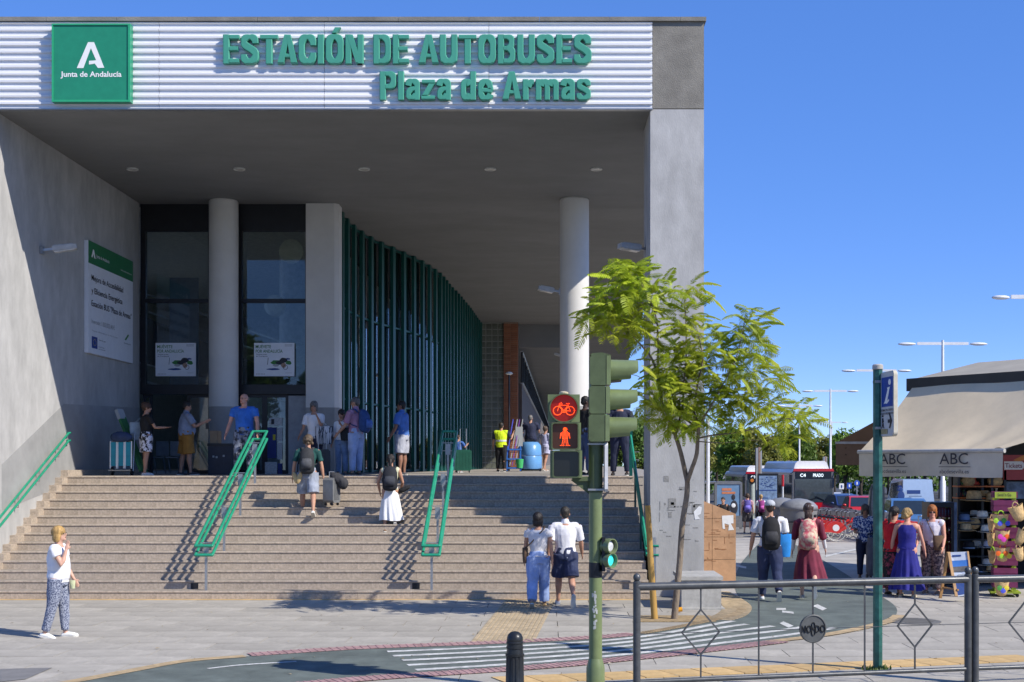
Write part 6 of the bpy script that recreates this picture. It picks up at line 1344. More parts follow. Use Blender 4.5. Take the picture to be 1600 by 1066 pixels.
# 10 woman in a white skirt climbing
k10 = 8; dq = D1+TR*(k10-.5); w10 = person(610, 815, dq, RS*(k10-1), 4, 1.58, 'woman in a long white skirt with a black rucksack climbing the stairs', 'tan', (.02,.014,.012), 'pony', top=dict(m=cloth_m('lemon_top',(.55,.55,.38)),sleeve=0,hem=.545,g=.014), bottom=dict(k='skirt',m=m_wht,hem=.15,top=.58,flare=.55,pleat=.10,sway=.03), shoes=(.2,.12,.07), female=True, build=1.02, lean=7, arms=((4,18,28,18),(8,16,40,20)), legs=((-6,4,2),(20,58,2)), foot_pitch=(0,-30), head=(0,6))
backpack(w10, (.016,.018,.024), 'black sports rucksack with a blue emblem on the woman in the white skirt', .29,.19,.13)
p = wpt(w10, (.26,.0,.86)); o = thing('jacket', 'dark folded jacket held at the waist of the woman in white', 'jacket', p[:]); b = MB(); b.ell((0,0,0),(.16,.08,.05),12,8,Matrix.Rotation(-.4,3,'Y')); job(obj('jacket_cloth', b, m_blk, o), .012, .012, 12, 1, 5)
# 11 boy with a green suitcase
dq = 38; w11 = person(716, 743, dq, ZT, -30, 1.12, 'small boy in a blue T-shirt beside a big green suitcase', 'tan', (.05,.03,.02), 'short', top=dict(m=cloth_m('kid_blue',(.06,.15,.45)),sleeve=.7,hem=.5), bottom=dict(k='trousers',m=m_den,len=.95), shoes=(.3,.3,.32), arms=((10,10,20,0),(40,8,80,10)), head=(-30,0), build=1.05)
suitcase(Vector((PX(724,37.6),37.5,ZT)), 'large dark green suitcase with raised handle at the foot of the fins', (.012,.085,.055), .50,.68,.32, .1, 0, .62)
# 12 worker in hi-vis
dq = 42; w12 = person(783, 742, dq, ZT, -10, 1.62, 'worker in a yellow high visibility vest beside a cleaning cart', 'tan', (.03,.025,.02), 'short', top=dict(m=cloth_m('hi_vis',(.60,.78,.02),.05),sleeve=.0,hem=.5,g=.03), bottom=dict(k='trousers',m=m_blk,len=.97), shoes=(.02,.02,.02), build=1.15, arms=((4,10,12,0),(30,20,115,0)), legs=((4,2,4),(-4,2,4)))
u = w12['up']; h = w12['h']; hv = obj('reflective_band', MB().tube([u((0,0,.612*h)), u((0,0,.648*h))], [(.115*h,.10*h)]*2, 18, cap=False), mat('reflective_silver',(.6,.62,.6),.3), w12['root'])
b = MB()
for s, am in ((-1,w12['ARM'][0]),(1,w12['ARM'][1])): b = merge(b, seglist([am[0], am[0].lerp(am[1],.7)], [.043*h,.04*h]))
job(obj('sleeve', b, m_navy, w12['root']), .014, .004, 8, 2)
# 13 man on a blue floor scrubber
dq = 44; o = thing('floor_scrubber', 'big light blue ride-on floor scrubber seen from behind', 'floor scrubber', (PX(829,dq),dq,ZT)); X = PX(829,dq)
m_scr = mat('scrubber_blue', (.12,.30,.58), .35, var=.05, coat=.2)
b = MB(); b.tube([(X,dq,ZT+.08),(X,dq,ZT+.12),(X,dq,ZT+.48),(X,dq,ZT+.53)], [(.36,.5),(.40,.52),(.39,.5),(.37,.48)], 20); obj('tank', b, m_scr, o, True, smooth=50)
b = MB(); b.tube([(X,dq,ZT+.54),(X,dq,ZT+.58),(X,dq,ZT+.9),(X,dq,ZT+1.02)], [(.37,.46),(.385,.47),(.36,.4),(.26,.28)], 20); obj('rear_hood', b, m_scr, o, True, smooth=50)
b = MB(); b.box((X,dq+.02,ZT+1.06),(.26,.3,.1)); obj('seat', b, m_black, o, True); b = MB(); b.b2((X-.38,dq-.2,ZT+.02),(X+.38,dq+.4,ZT+.09)); obj('chassis', b, m_black, o, True)
for s in (-1,1): b = MB(); b.lathe([(.03,-.04),(.12,-.03),(.12,.03),(.03,.04)],16); b.xf(Matrix.Translation((X+s*.33,dq+.1,ZT+.12)) @ Matrix.Rotation(R(90),4,'Y')); obj('wheel', b, m_black, o, True)
w13 = person(829, 690, dq+.15, ZT+.55, 0, 1.62, 'man in a dark T-shirt driving the blue floor scrubber', 'tan', (.16,.15,.14), 'short', top=dict(m=m_navy,sleeve=.7,hem=.5,g=.022), bottom=dict(k='trousers',m=m_navy,len=.95), shoes=(.03,.03,.03), build=1.2, arms=((30,16,50,10),(30,16,50,10)), legs=((80,80,8),(80,80,8)), head=(-15,0))
w13['root'].location.z = ZT+.66
# cleaning cart
dq = 42.5; o = thing('cleaning_cart', 'blue cleaning cart with mops between the worker and the scrubber', 'cart', (PX(803,dq),dq,ZT)); X = PX(803,dq); m_cb = mat('cart_blue',(.03,.14,.45),.5)
for z in (.12,.42,.74): b = MB(); b.box((X,dq,ZT+z),(.5,.7,.05)); obj('tray', b, m_cb, o, True)
for sx_ in (-1,1):
    for sy in (-1,1): b = MB(); b.b2((X+sx_*.22-.02,dq+sy*.3-.02,ZT+.02),(X+sx_*.22+.02,dq+sy*.3+.02,ZT+.85)); obj('upright', b, m_cb, o, True)
for dx, c in ((-.12,m_fl['blue']),(.02,m_pgrey),(.1,mat('mop_purple',(.2,.06,.35),.6)),(.2,m_pgrey)): b = MB(); b.bar((X+dx-.15,dq-.3,ZT+.2),(X+dx+.1,dq-.2,ZT+1.75),.03,.03); obj('mop_handle', b, c, o, True)
b = MB(); b.lathe([(.1,0),(.13,.28),(.13,.3)],14,(X+.2,dq-.3,ZT+.12)); obj('bucket', b, mat('bucket_green',(.05,.4,.12),.5), o, True)
b = MB(); b.b2((X+.06,dq-.25,ZT+.85),(X+.3,dq-.2,ZT+1.5)); obj('floor_sign', b, m_pgrey, o, True)
# lamp on a thin pole by the brick pier
dq = 46; o = thing('lamp_post', 'thin black pole lamp in front of the brick pier', 'lamp post', (PX(795.5,dq),dq,ZT)); b = MB(); b.tube([(PX(795.5,dq),dq,ZT),(PX(795.5,dq),dq,PZ(585,dq))],.03,8); obj('pole', b, m_black, o, True); b = MB(); b.lathe([(.05,0),(.14,.04),(.10,.1),(.02,.12)],14,(PX(795.5,dq),dq,PZ(586,dq))); obj('lamp_head', b, m_wh, o, True)
# 14 woman with a handbag behind the scrubber
dq = 46; person(852, 742, dq, ZT, -40, 1.62, 'woman in a pale lilac tunic walking behind the floor scrubber', 'tan', (.09,.06,.04), 'bun', top=dict(m=cloth_m('lilac',(.45,.45,.62)),sleeve=.5,hem=.5,g=.03), bottom=dict(k='shorts',m=cloth_m('lilac2',(.45,.45,.6)),len=.28,g=.05), shoes=(.3,.2,.15), female=True, legs=((10,5,2),(-12,8,2)))
# 15 dark skinned man with a shopping bag, half hidden by the signal
dq = 29.5; w15 = person(914, 742, dq, ZT, -48, 1.83, 'man in a black T-shirt with a striped shopping bag behind the traffic light', 'dark', (.01,.009,.009), 'short', top=dict(m=m_blk,sleeve=.7,hem=.52), bottom=dict(k='trousers',m=cloth_m('jeans_dark',(.05,.08,.17)),len=.97), shoes=(.03,.03,.035), arms=((8,8,22,0),(4,8,18,0)), head=(-25,14))
p = wpt(w15, (-.22,.12,.38)); bag(p, 'red and yellow striped shopping bag beside the man in black', 'bag', (.4,.05,.06), .34,.46,.14, [p+Vector((-.1,0,.46)), p+Vector((0,.0,.62)), p+Vector((.1,0,.46))], m=cloth_m('striped_bag',(.33,.02,.05),c2=(.6,.42,.1),sc=4,lo=.52,hi=.56,stretch=(3,3,.2)), nm='shopping_bag')
# 16 security guard, upper half hidden by the signal visors
dq = 29.0; person(969, 741, dq, ZT, 172, 1.80, 'guard in dark uniform standing at the top right of the stairs', 'tan', (.02,.02,.02), 'short', top=dict(m=m_navy,sleeve=1.6,hem=.52,g=.02), bottom=dict(k='trousers',m=m_navy,len=.99,g=.022), shoes=(.012,.012,.012), legs=((4,2,6),(-2,2,6)), arms=((10,14,60,20),(10,14,60,20)))
# 17, 18 couple walking towards the stairs
g_ = G(838,949); m_top = cloth_m('white_knit',(.62,.61,.63),.05)
w17 = person(841, 949, g_.y, 0, 0, 1.66, 'dark haired woman in a white top and light blue trousers walking to the stairs', 'tan', (.014,.011,.010), 'bob', top=dict(m=m_top,sleeve=.35,hem=.545,g=.018), bottom=dict(k='trousers',m=cloth_m('light_blue_linen',(.27,.36,.60)),len=.97,g=.026,flare=1.25), shoes=(.42,.28,.13), female=True, build=1.06, arms=((12,8,14,0),(-10,8,10,0)), legs=((-12,18,2),(13,4,2)), foot_pitch=(-10,0), head=(-20,0))
p = wpt(w17, (-.23,.04,.78)); bag(p, 'brown shoulder bag on the woman in light blue trousers', 'bag', (.14,.085,.05), .10,.26,.24, [p+Vector((0,0,.25)), wpt(w17,(-.14,-.1,1.12)), wpt(w17,(.1,-.1,1.38)), wpt(w17,(.08,.05,1.40))])
g_ = G(884,946); w18 = person(883, 946, g_.y, 0, 3, 1.76, 'man in a white polo shirt and dark blue shorts walking to the stairs', 'tan', (.03,.027,.025), 'short', top=dict(m=cloth_m('white_polo',(.68,.68,.72),.04),sleeve=.85,hem=.49,g=.026,fold=.014,collar=1), bottom=dict(k='shorts',m=cloth_m('navy_check',(.03,.04,.09)),len=.46,g=.032,flare=1.08), shoes=(.7,.7,.68), build=1.1, arms=((-14,10,12,0),(16,12,18,0)), legs=((14,4,2),(-15,32,2)), foot_pitch=(0,-18))
# 19, 20 couple with caps on the cycle path
g_ = G(1203,938); w19 = person(1203, 938, g_.y, zg(g_.y), -5, 1.84, 'man in a pale grey cap and white T-shirt with a black rucksack on the path', 'tan', (.03,.022,.018), 'short', top=dict(m=cloth_m('white_tee',(.66,.66,.70),.04),sleeve=.75,hem=.50,g=.024), bottom=dict(k='trousers',m=cloth_m('navy_trousers',(.025,.035,.085)),len=.98,g=.024), shoes=(.6,.62,.64), build=1.08, cap=(.40,.42,.46), arms=((2,14,14,0),(2,10,20,0)), legs=((10,3,3),(-14,26,3)), foot_pitch=(0,-20))
backpack(w19, (.012,.012,.014), 'black rucksack on the man in the pale cap', .29,.18,.13)
p = wpt(w19, (.27,-.02,.80)); bag(p, 'bright blue tote bag hanging from the shoulder of the capped man', 'bag', (.02,.22,.60), .24,.42,.12, [p+Vector((-.06,0,.40)), wpt(w19,(.19,-.05,1.48)), p+Vector((.06,0,.4))], nm='tote_bag')
g_ = G(1263,935); w20 = person(1263, 935, g_.y, zg(g_.y), -12, 1.76, 'woman in a white cap and long wine red dress with a floral rucksack', 'fair', (.045,.025,.02), 'long', top=dict(m=cloth_m('wine',(.16,.022,.045)),sleeve=1.1,hem=.55,g=.02), bottom=dict(k='skirt',m=MC['cloth_wine'],hem=.19,top=.60,flare=.65,pleat=.11,sway=.04,n='dress_skirt'), shoes=(.42,.40,.36), female=True, build=1.08, cap=(.62,.64,.72), arms=((4,12,14,0),(6,14,30,0)), legs=((2,2,2),(-14,40,2)), foot_pitch=(0,-25))
backpack(w20, (.5,.3,.3), 'pink floral rucksack on the woman in the wine red dress', .28,.19,.14, m=cloth_m('floral',(.50,.10,.13),c2=(.58,.50,.36),sc=12,lo=.42,hi=.58))
for am in w20['ARM']: job(obj('sun_sleeve', seglist([am[1].lerp(am[2],.12), am[1].lerp(am[2],.95)], [.026*1.76,.02*1.76]), m_wht, w20['root']), .012, .003, 8, 2)
# 21 woman with phone by the sign
g_ = G(1352,905); w21 = person(1352, 905, g_.y, zg(g_.y), 168, 1.62, 'older woman in a blue and white blouse looking at her phone beside the sign pole', 'brown', (.08,.06,.05), 'bob', top=dict(m=cloth_m('blue_white',(.02,.05,.20),c2=(.62,.64,.68),sc=22,lo=.5,hi=.55),sleeve=.8,hem=.50,g=.024), bottom=dict(k='trousers',m=m_navy,len=.97), shoes=(.05,.05,.05), female=True, build=1.15, belly=.012, arms=((18,8,92,18),(16,8,70,14)), head=(8,14), glasses=True)
o = thing('trolley_bag', 'tall grey trolley bag beside the woman with the phone', 'trolley bag', wpt(w21,(-.20,.24,0))[:]); b = MB(); b.tube([(0,0,.10),(0,0,.2),(0,0,.75),(0,0,.92)], [(.17,.12),(.2,.14),(.2,.13),(.15,.08)], 14); obj('bag_body', b, cloth_m('trolley_grey',(.10,.10,.12)), o, smooth=50)
b = MB(); b.tube([(-.13,.1,.9),(-.13,.1,1.0),(.13,.1,1.0),(.13,.1,.9)],.012,6); obj('handle', b, m_black, o)
for s in (-1,1): b = MB(); b.lathe([(.02,-.02),(.07,-.015),(.07,.015),(.02,.02)],12); b.xf(Matrix.Translation((s*.17,.02,.07)) @ Matrix.Rotation(R(90),4,'Y')); obj('wheel', b, m_black, o)
# 22 three women by the kiosk
g_ = G(1394,930); w22 = person(1395, 930, g_.y, 0, -38, 1.68, 'dark haired woman in a red top and floral skirt at the kiosk', 'tan', (.015,.012,.012), 'pony', top=dict(m=cloth_m('red_top',(.55,.012,.02)),sleeve=.3,hem=.49,g=.028), bottom=dict(k='skirt',m=cloth_m('rose_print',(.012,.012,.015),c2=(.42,.06,.09),sc=10,lo=.5,hi=.6),hem=.08,top=.58,flare=.3,pleat=.06), shoes=(.1,.08,.06), female=True, build=1.12, arms=((14,8,60,14),(10,10,30,0)), head=(-20,14), lean=6)
g_ = G(1417,933); w23 = person(1417, 934, g_.y, 0, -24, 1.66, 'curly blonde woman in a long royal blue strappy dress at the kiosk', 'red', (.36,.23,.09), 'curly', top=dict(m=cloth_m('royal_dress',(.022,.022,.20)),sleeve=0,hem=.545,straps=1,g=.014), bottom=dict(k='skirt',m=MC['cloth_royal_dress'],hem=.085,top=.66,flare=.8,pleat=.13,n='dress_skirt'), shoes=(.62,.50,.32), female=True, build=1.1, arms=((6,16,16,0),(12,16,10,0)), head=(-12,8), lean=4)
p = None
g_ = G(1455,928); w24 = person(1457, 929, g_.y, 0, 146, 1.70, 'red haired woman in a white vest top and dark glasses at the kiosk', 'red', (.30,.10,.025), 'bob', top=dict(m=cloth_m('white_vest',(.66,.62,.68),.04),sleeve=0,hem=.50,g=.02), bottom=dict(k='trousers',m=cloth_m('paisley',(.05,.035,.05),c2=(.30,.22,.20),sc=20,lo=.46,hi=.54),len=.95,g=.03), shoes=(.2,.14,.1), female=True, build=1.15, glasses='dark', arms=((14,10,30,0),(12,10,40,10)), head=(20,10))
p = wpt(w24, (-.17,.17,.86)); bag(p, 'brown shoulder bag on the red haired woman', 'bag', (.13,.05,.025), .22,.28,.10, [p+Vector((-.08,0,.25)), wpt(w24,(-.02,.15,1.25)), wpt(w24,(.10,.05,1.44)), wpt(w24,(.1,-.08,1.38))], nm='shoulder_bag')
# 23 distant pair with rucksacks
g_ = G(1168,833); w25 = person(1168, 833, g_.y, g_.z, -8, 1.66, 'distant woman in a pink top and dark shorts with a violet rucksack', 'fair', (.06,.035,.02), 'curly', top=dict(m=cloth_m('pink_top',(.60,.36,.38)),sleeve=.5,hem=.5), bottom=dict(k='shorts',m=cloth_m('dark_shorts',(.06,.055,.06)),len=.46,g=.03), shoes=(.06,.06,.06), female=True, legs=((4,2,4),(-6,6,4)), build=1.05)
backpack(w25, (.10,.08,.30), 'violet rucksack on the distant woman in pink', .28,.18,.13)
g_ = G(1188,832); w26 = person(1189, 832, g_.y+.5, g_.z, 4, 1.60, 'distant blonde woman in a white T-shirt with a magenta rucksack', 'fair', (.42,.27,.10), 'short', top=dict(m=m_wht,sleeve=.6,hem=.5), bottom=dict(k='shorts',m=m_blk,len=.46,g=.03), shoes=(.06,.06,.06), female=True, build=1.05)
backpack(w26, (.28,.05,.20), 'magenta rucksack on the distant blonde woman', .28,.18,.13)
g_ = G(1181,833); suitcase(g_+Vector((.0,-.2,0)), 'blue suitcase between the two distant women', (.02,.05,.28), .40,.52,.26, 0, 0, .35)
g_ = G(1130,845); person(1130, 845, 46, zg(46), 160, 1.58, 'distant woman in a black V-neck top behind the ochre parapet', 'tan', (.03,.02,.018), 'short', top=dict(m=m_blk,sleeve=.7,hem=.5), bottom=dict(k='trousers',m=m_navy,len=.97), shoes=(.1,.1,.1), female=True, build=1.2, arms=((10,8,40,0),(20,8,60,10)))

# things on the landing
dq = 30.5; o = thing('bin_counter', 'dark square bin cabinet with stickers beside the round column', 'cabinet', (PX(343,dq),dq,ZT)); b = MB(); b.b2((PX(325,dq),dq,ZT),(PX(361,dq),dq+.5,PZ(697,dq))); obj('cabinet_body', b, mat('navy_cabinet',(.02,.024,.04),.45,var=.2), o, True); b = MB(); b.b2((PX(324,dq),dq-.02,PZ(697,dq)),(PX(362,dq),dq+.52,PZ(693,dq))); obj('cabinet_top', b, m_black, o, True)
for x, y in ((332,712),(337,713),(348,711)): b = MB(); b.b2((PX(x,dq),dq-.004,PZ(y+3,dq)),(PX(x+3,dq),dq,PZ(y,dq))); obj('sticker', b, m_pgrey, o, True)
o = thing('cardboard_box', 'open brown cardboard box on top of the dark cabinet', 'box', (PX(333,dq),dq,PZ(693,dq))); m_cbd = mat('cardboard',(.36,.25,.15),.85,var=.1); b = MB(); b.b2((PX(326,dq),dq+.1,PZ(693,dq)),(PX(338,dq),dq+.4,PZ(673,dq))); obj('box_body', b, m_cbd, o, True); b = MB(); b.b2((PX(338.5,dq),dq+.1,PZ(693,dq)),(PX(344,dq),dq+.13,PZ(674,dq))); obj('box_flap', b, m_cbd, o, True)
dq = 28.9; o = thing('trolley', 'shopping trolley loaded with folded blue and white striped beach chairs', 'trolley', (PX(191,dq),dq,ZT)); X = PX(191,dq)
b = MB(); b.tube([(X-.25,dq,ZT+.1),(X-.25,dq+.1,ZT+.95),(X+.25,dq+.1,ZT+.95),(X+.25,dq,ZT+.1)],.016,8); b.tube([(X-.25,dq-.2,ZT+.12),(X+.25,dq-.2,ZT+.12)],.014,6); obj('trolley_frame', b, m_steel, o, True)
for s in (-1,1): b = MB(); b.lathe([(.03,-.02),(.10,-.015),(.10,.015),(.03,.02)],16); b.xf(Matrix.Translation((X+s*.22,dq,ZT+.1)) @ Matrix.Rotation(R(90),4,'Y')); obj('wheel', b, m_black, o, True)
m_tq = mat('turquoise_fabric',(.02,.25,.33),.7)
for k in range(3):
    c = thing('beach_chair', 'folded turquoise beach chair on the trolley, %s' % ('leftmost','in the middle','rightmost')[k], 'beach chair', (X-.17+k*.17,dq-.06,ZT+.2), group='folded beach chairs'); x = X-.17+k*.17
    b = MB(); b.tube([(x-.07,dq-.1,ZT+.16),(x-.07,dq-.08,ZT+.78),(x+.07,dq-.08,ZT+.78),(x+.07,dq-.1,ZT+.16)],.014,8); obj('chair_frame', b, m_wh, c, True)
    b = MB(); b.b2((x-.055,dq-.1,ZT+.22),(x+.055,dq-.08,ZT+.76)); obj('chair_cloth', b, m_tq, c, True)
o = thing('parasol_bag', 'long green folded chair leaning on the trolley against the wall', 'folded chair', (X,dq+.3,ZT)); b = MB(); b.bar((X+.45,dq+.1,ZT+.1),(X-.15,dq+.4,ZT+1.35),.2,.06); obj('folded_canvas', b, mat('canvas_green',(.03,.14,.05),.8,var=.2), o, True); b = MB(); b.bar((X-.13,dq+.39,ZT+1.3),(X-.22,dq+.42,ZT+1.52),.22,.08); obj('end_flap', b, m_pgrey, o, True); b = MB(); b.tube([(X+.6,dq,ZT+.02),(X+.3,dq+.2,ZT+.5),(X+.05,dq+.3,ZT+.9)],.014,6); obj('chair_leg', b, MC['canvas_green'], o, True)
o = thing('rolled_mat', 'dark blue rolled bundle lying on top of the folded beach chairs', 'bundle', (X,dq,ZT+.85)); b = MB(); b.ell((X,dq-.06,ZT+.88),(.25,.14,.13),14,8); job(obj('bundle_cloth', b, cloth_m('bundle_navy',(.03,.05,.11)), o, True), .016,.02,8,1,9)
# waiting-hall seats just inside the doors
m_seat = mat('seat_metal',(.25,.26,.28),.4,.5)
dq = 34.5
for k in range(3):
    o = thing('metal_seat', 'perforated metal waiting seat inside the left door, %s' % ('leftmost','middle one','nearest the round column')[k], 'seat', (PX(250+k*22,dq),dq,ZP), group='waiting seats inside the left door'); X = PX(250+k*22,dq)
    b = MB(); b.box((X,dq,ZP+.44),(.34,.4,.03)); obj('seat_pan', b, m_seat, o, True); b = MB(); b.box((X,dq+.22,ZP+.68),(.34,.03,.4)); obj('backrest', b, m_seat, o, True)
    for s in (-1,1): b = MB(); b.bar((X+s*.13,dq+.1,ZP),(X+s*.13,dq-.1,ZP+.43),.03,.03); obj('leg', b, m_seat, o, True)

# ================================================================ BACKGROUND: TREES, LAMPS, BUSES, CARS, BIKES
m_lf = [leafmat('leaf_green', (.085,.17,.022), (.19,.29,.045)), leafmat('leaf_olive', (.15,.17,.03), (.30,.29,.06)), leafmat('leaf_deep', (.06,.135,.024), (.15,.24,.045))]
m_trk = mat('dark_trunk', (.06,.048,.038), .95, var=.3, sc=4)
def crown_mesh(seed, m, nl=2600):
    r3 = random.Random(seed); b = MB(); cl = []
    for k in range(17):
        a = r3.uniform(0,6.283); z = r3.uniform(-.8,.95); q = math.sqrt(max(.04,1-z*z*.9))*r3.uniform(.35,.8)
        cl.append((Vector((math.cos(a)*q*1.75, math.sin(a)*q*1.75, z*1.55)), r3.uniform(.55,1.0)))
    for k in range(nl):
        c, rr_ = cl[k % 17]; v = Vector((r3.gauss(0,1), r3.gauss(0,1), r3.gauss(0,1))).normalized(); p = c+v*rr_*r3.uniform(.55,1.05)
        s = r3.uniform(.07,.16); n_ = (v+Vector((r3.gauss(0,.5), r3.gauss(0,.5), r3.gauss(0,.5)))).normalized(); t_ = n_.orthogonal().normalized(); u_ = n_.cross(t_); a = r3.uniform(0,6.28); t2 = t_*math.cos(a)+u_*math.sin(a); u2 = n_.cross(t2)
        b.add([p-t2*s*1.5, p-u2*s*.7, p+t2*s*1.5+n_*s*.4, p+u2*s*.7], [(0,1,2,3)])
    return mesh('crown', b, m, fix=False)
CR = [crown_mesh(50+k, m_lf[k % 3]) for k in range(6)]
b = MB(); b.tube([(0,0,0),(.05,.02,1.6),(-.05,0,3.0),(.1,0,4.6)], [.22,.16,.13,.05], 8); b.tube([(0,0,2.2),(.7,.2,3.6),(1.1,.3,4.6)],[.1,.07,.03],6); b.tube([(0,0,2.4),(-.6,-.2,3.7),(-1.1,0,4.5)],[.1,.07,.03],6); trk = mesh('trunk', b, m_trk, smooth='all')
r2 = random.Random(77); tl = []
for i, x in enumerate(range(935, 1030, 24)): tl.append((x, 128+r2.uniform(-6,6), 640+r2.uniform(-6,18)))
for i, x in enumerate(range(1095, 1640, 25)): tl.append((x, r2.choice((112,124,138)), 684+r2.uniform(-22,8) if x < 1300 or x > 1420 else 676+r2.uniform(-10,12)))
for i, x in enumerate(range(1010, 1660, 42)): tl.append((x, 152+r2.uniform(-5,5), 700+r2.uniform(-8,10)))
order = {t_: k for k, t_ in enumerate(sorted(tl))}
ORD = 'first second third fourth fifth sixth seventh eighth ninth tenth eleventh twelfth thirteenth fourteenth fifteenth sixteenth seventeenth eighteenth nineteenth twentieth'.split()
ORD = ORD+['twenty-'+o_ for o_ in ORD[:9]]+['thirtieth']+['thirty-'+o_ for o_ in ORD[:9]]+['fortieth']+['forty-'+o_ for o_ in ORD[:9]]
for i, (x, d, yt) in enumerate(tl):
    z = zg(d); H = PZ(yt, d)-z; k = r2.randrange(6); s_ = H/6.6
    where = 'under the porch roof' if x < 1040 else 'behind the buses' if x < 1300 else 'behind the kiosk awnings'
    kind = ('bushy green','olive tinted','deep green')[k % 3]
    t = thing('street_tree', '%s tree %s, %s from the left of the row' % (kind, where, ORD[order[(x,d,yt)]]), 'tree', (PX(x,d),d,z), r2.uniform(0,6.28), 'trees in the far row')
    inst('crown', CR[k], t, (0,0,4.4*s_), (0,0,0), (s_*r2.uniform(1.0,1.25), s_, s_*.98)); inst('trunk', trk, t, (0,0,0), (0,0,0), s_)
for i in range(9):                                             # added unseen tree row, put behind the camera for the glass to reflect
    x = -30+i*7.2; s_ = r2.uniform(1.7,2.2); t = thing('reflection_tree', 'tall unseen tree added behind the camera for glass reflections, %s from the left' % ORD[i], 'tree', (x,-27+r2.uniform(-2,2),0), r2.uniform(0,6.28), 'added trees for glass reflections')
    inst('crown', CR[r2.randrange(6)], t, (0,0,4.4*s_), (0,0,0), (s_*1.1, s_*1.1, s_)); inst('trunk', trk, t, (0,0,0), (0,0,0), s_)
b = MB(); hedge = random.Random(5)
for k in range(9000):
    x = hedge.uniform(4,62); d = 160+hedge.uniform(-1,1.5); h = hedge.uniform(0,3.2)+.9*math.sin(x*.9)
    p = Vector((x,d,zg(d)+max(.1,h))); s = hedge.uniform(.1,.24); n_ = Vector((hedge.gauss(0,1),-1.2+hedge.gauss(0,.6),hedge.gauss(.3,.8))).normalized(); t_ = n_.orthogonal().normalized(); u_ = n_.cross(t_)
    b.add([p-t_*s*1.4,p-u_*s*.8,p+t_*s*1.4,p+u_*s*.8],[(0,1,2,3)])
tag(obj('undergrowth', b, m_lf[2], fix=False), 'dense dark undergrowth behind the far row of trees', 'shrubs', kind='stuff')
# lamp columns with two arms
m_lamp = mat('lamp_white', (.70,.71,.72), .4, .1, var=.06)
for i, (x, y, d, arm) in enumerate(((1473,537,57,1.55),(1369.5,579,73,1.65),(1297.5,611,90,1.6),(1249,634,110,1.6),(1620,464,42,1.1),(1300,660,160,1.6))):
    z0 = zg(d); X = PX(x,d); zt_ = PZ(y,d)
    o = thing('street_lamp', ('white twin armed street lamp rising behind the kiosk roof','white twin armed street lamp behind the information sign','white twin armed street lamp just right of the buses','white twin armed street lamp behind the young tree','white street lamp whose head shows at the right edge','far white street lamp low over the trees')[i], 'street lamp', (X,d,z0), group='twin armed street lamps')
    b = MB(); b.tube([(X,d,z0),(X,d,z0+2.2),(X,d,z0+2.25),(X,d,zt_+.15)], [.14,.13,.095,.06], 10); obj('pole', b, m_lamp, o, True, smooth=40)
    for s in (-1,1):
        L = 1.75 if i != 4 else 1.3; p0 = Vector((X,d,zt_-.0)); p1 = p0+Vector((s*L*.66,0,.0)); b = MB(); b.bar(p0,p1,.06,.13); obj('arm', b, m_lamp, o, True)
        b = MB(); b.ell(p1+Vector((s*L*.26,0,-.02)), (L*.24,.13,.075), 12, 6); obj('lamp_head', b, m_lamp, o, True, smooth='all')
# post in front of the pier's right edge
d = 40; o = thing('street_post', 'tall thin pale post close to the right edge of the pier', 'post', (PX(1106,d),d,zg(d))); b = MB(); b.tube([(PX(1106,d),d,zg(d)),(PX(1106,d),d,PZ(655,d))], .06, 10); obj('pole', b, m_lamp, o, True, smooth=True)
b = MB(); b.b2((PX(1098,d),d+.3,zg(d)),(PX(1103,d),d+.4,PZ(650,d))); obj('side_panel', b, m_steel, o, True)
for i, (x, d, yt, wd) in enumerate(((1186,80,700,9),(1232,96,720,6),(1290,84,714,5))):
    o = thing('totem', ('grey and red stone totem left of the C4 bus','small grey and red totem behind the C4 bus roof','slim grey pillar at the right end of the bus roof')[i], 'pillar', (PX(x,d),d,zg(d)), group='stone totems by the bus stops'); w_ = wd*d/FPX
    b = MB(); X = PX(x,d); b.b2((X-w_/2,d,zg(d)),(X-w_*.12,d+.4,PZ(yt,d))); b.b2((X+w_*.25,d,zg(d)),(X+w_/2,d+.4,PZ(yt,d))); obj('stone_side', b, m_pgrey, o, True); b = MB(); b.b2((X-w_*.12,d-.02,zg(d)),(X+w_*.25,d+.38,PZ(yt-1,d))); obj('red_core', b, m_brick, o, True)
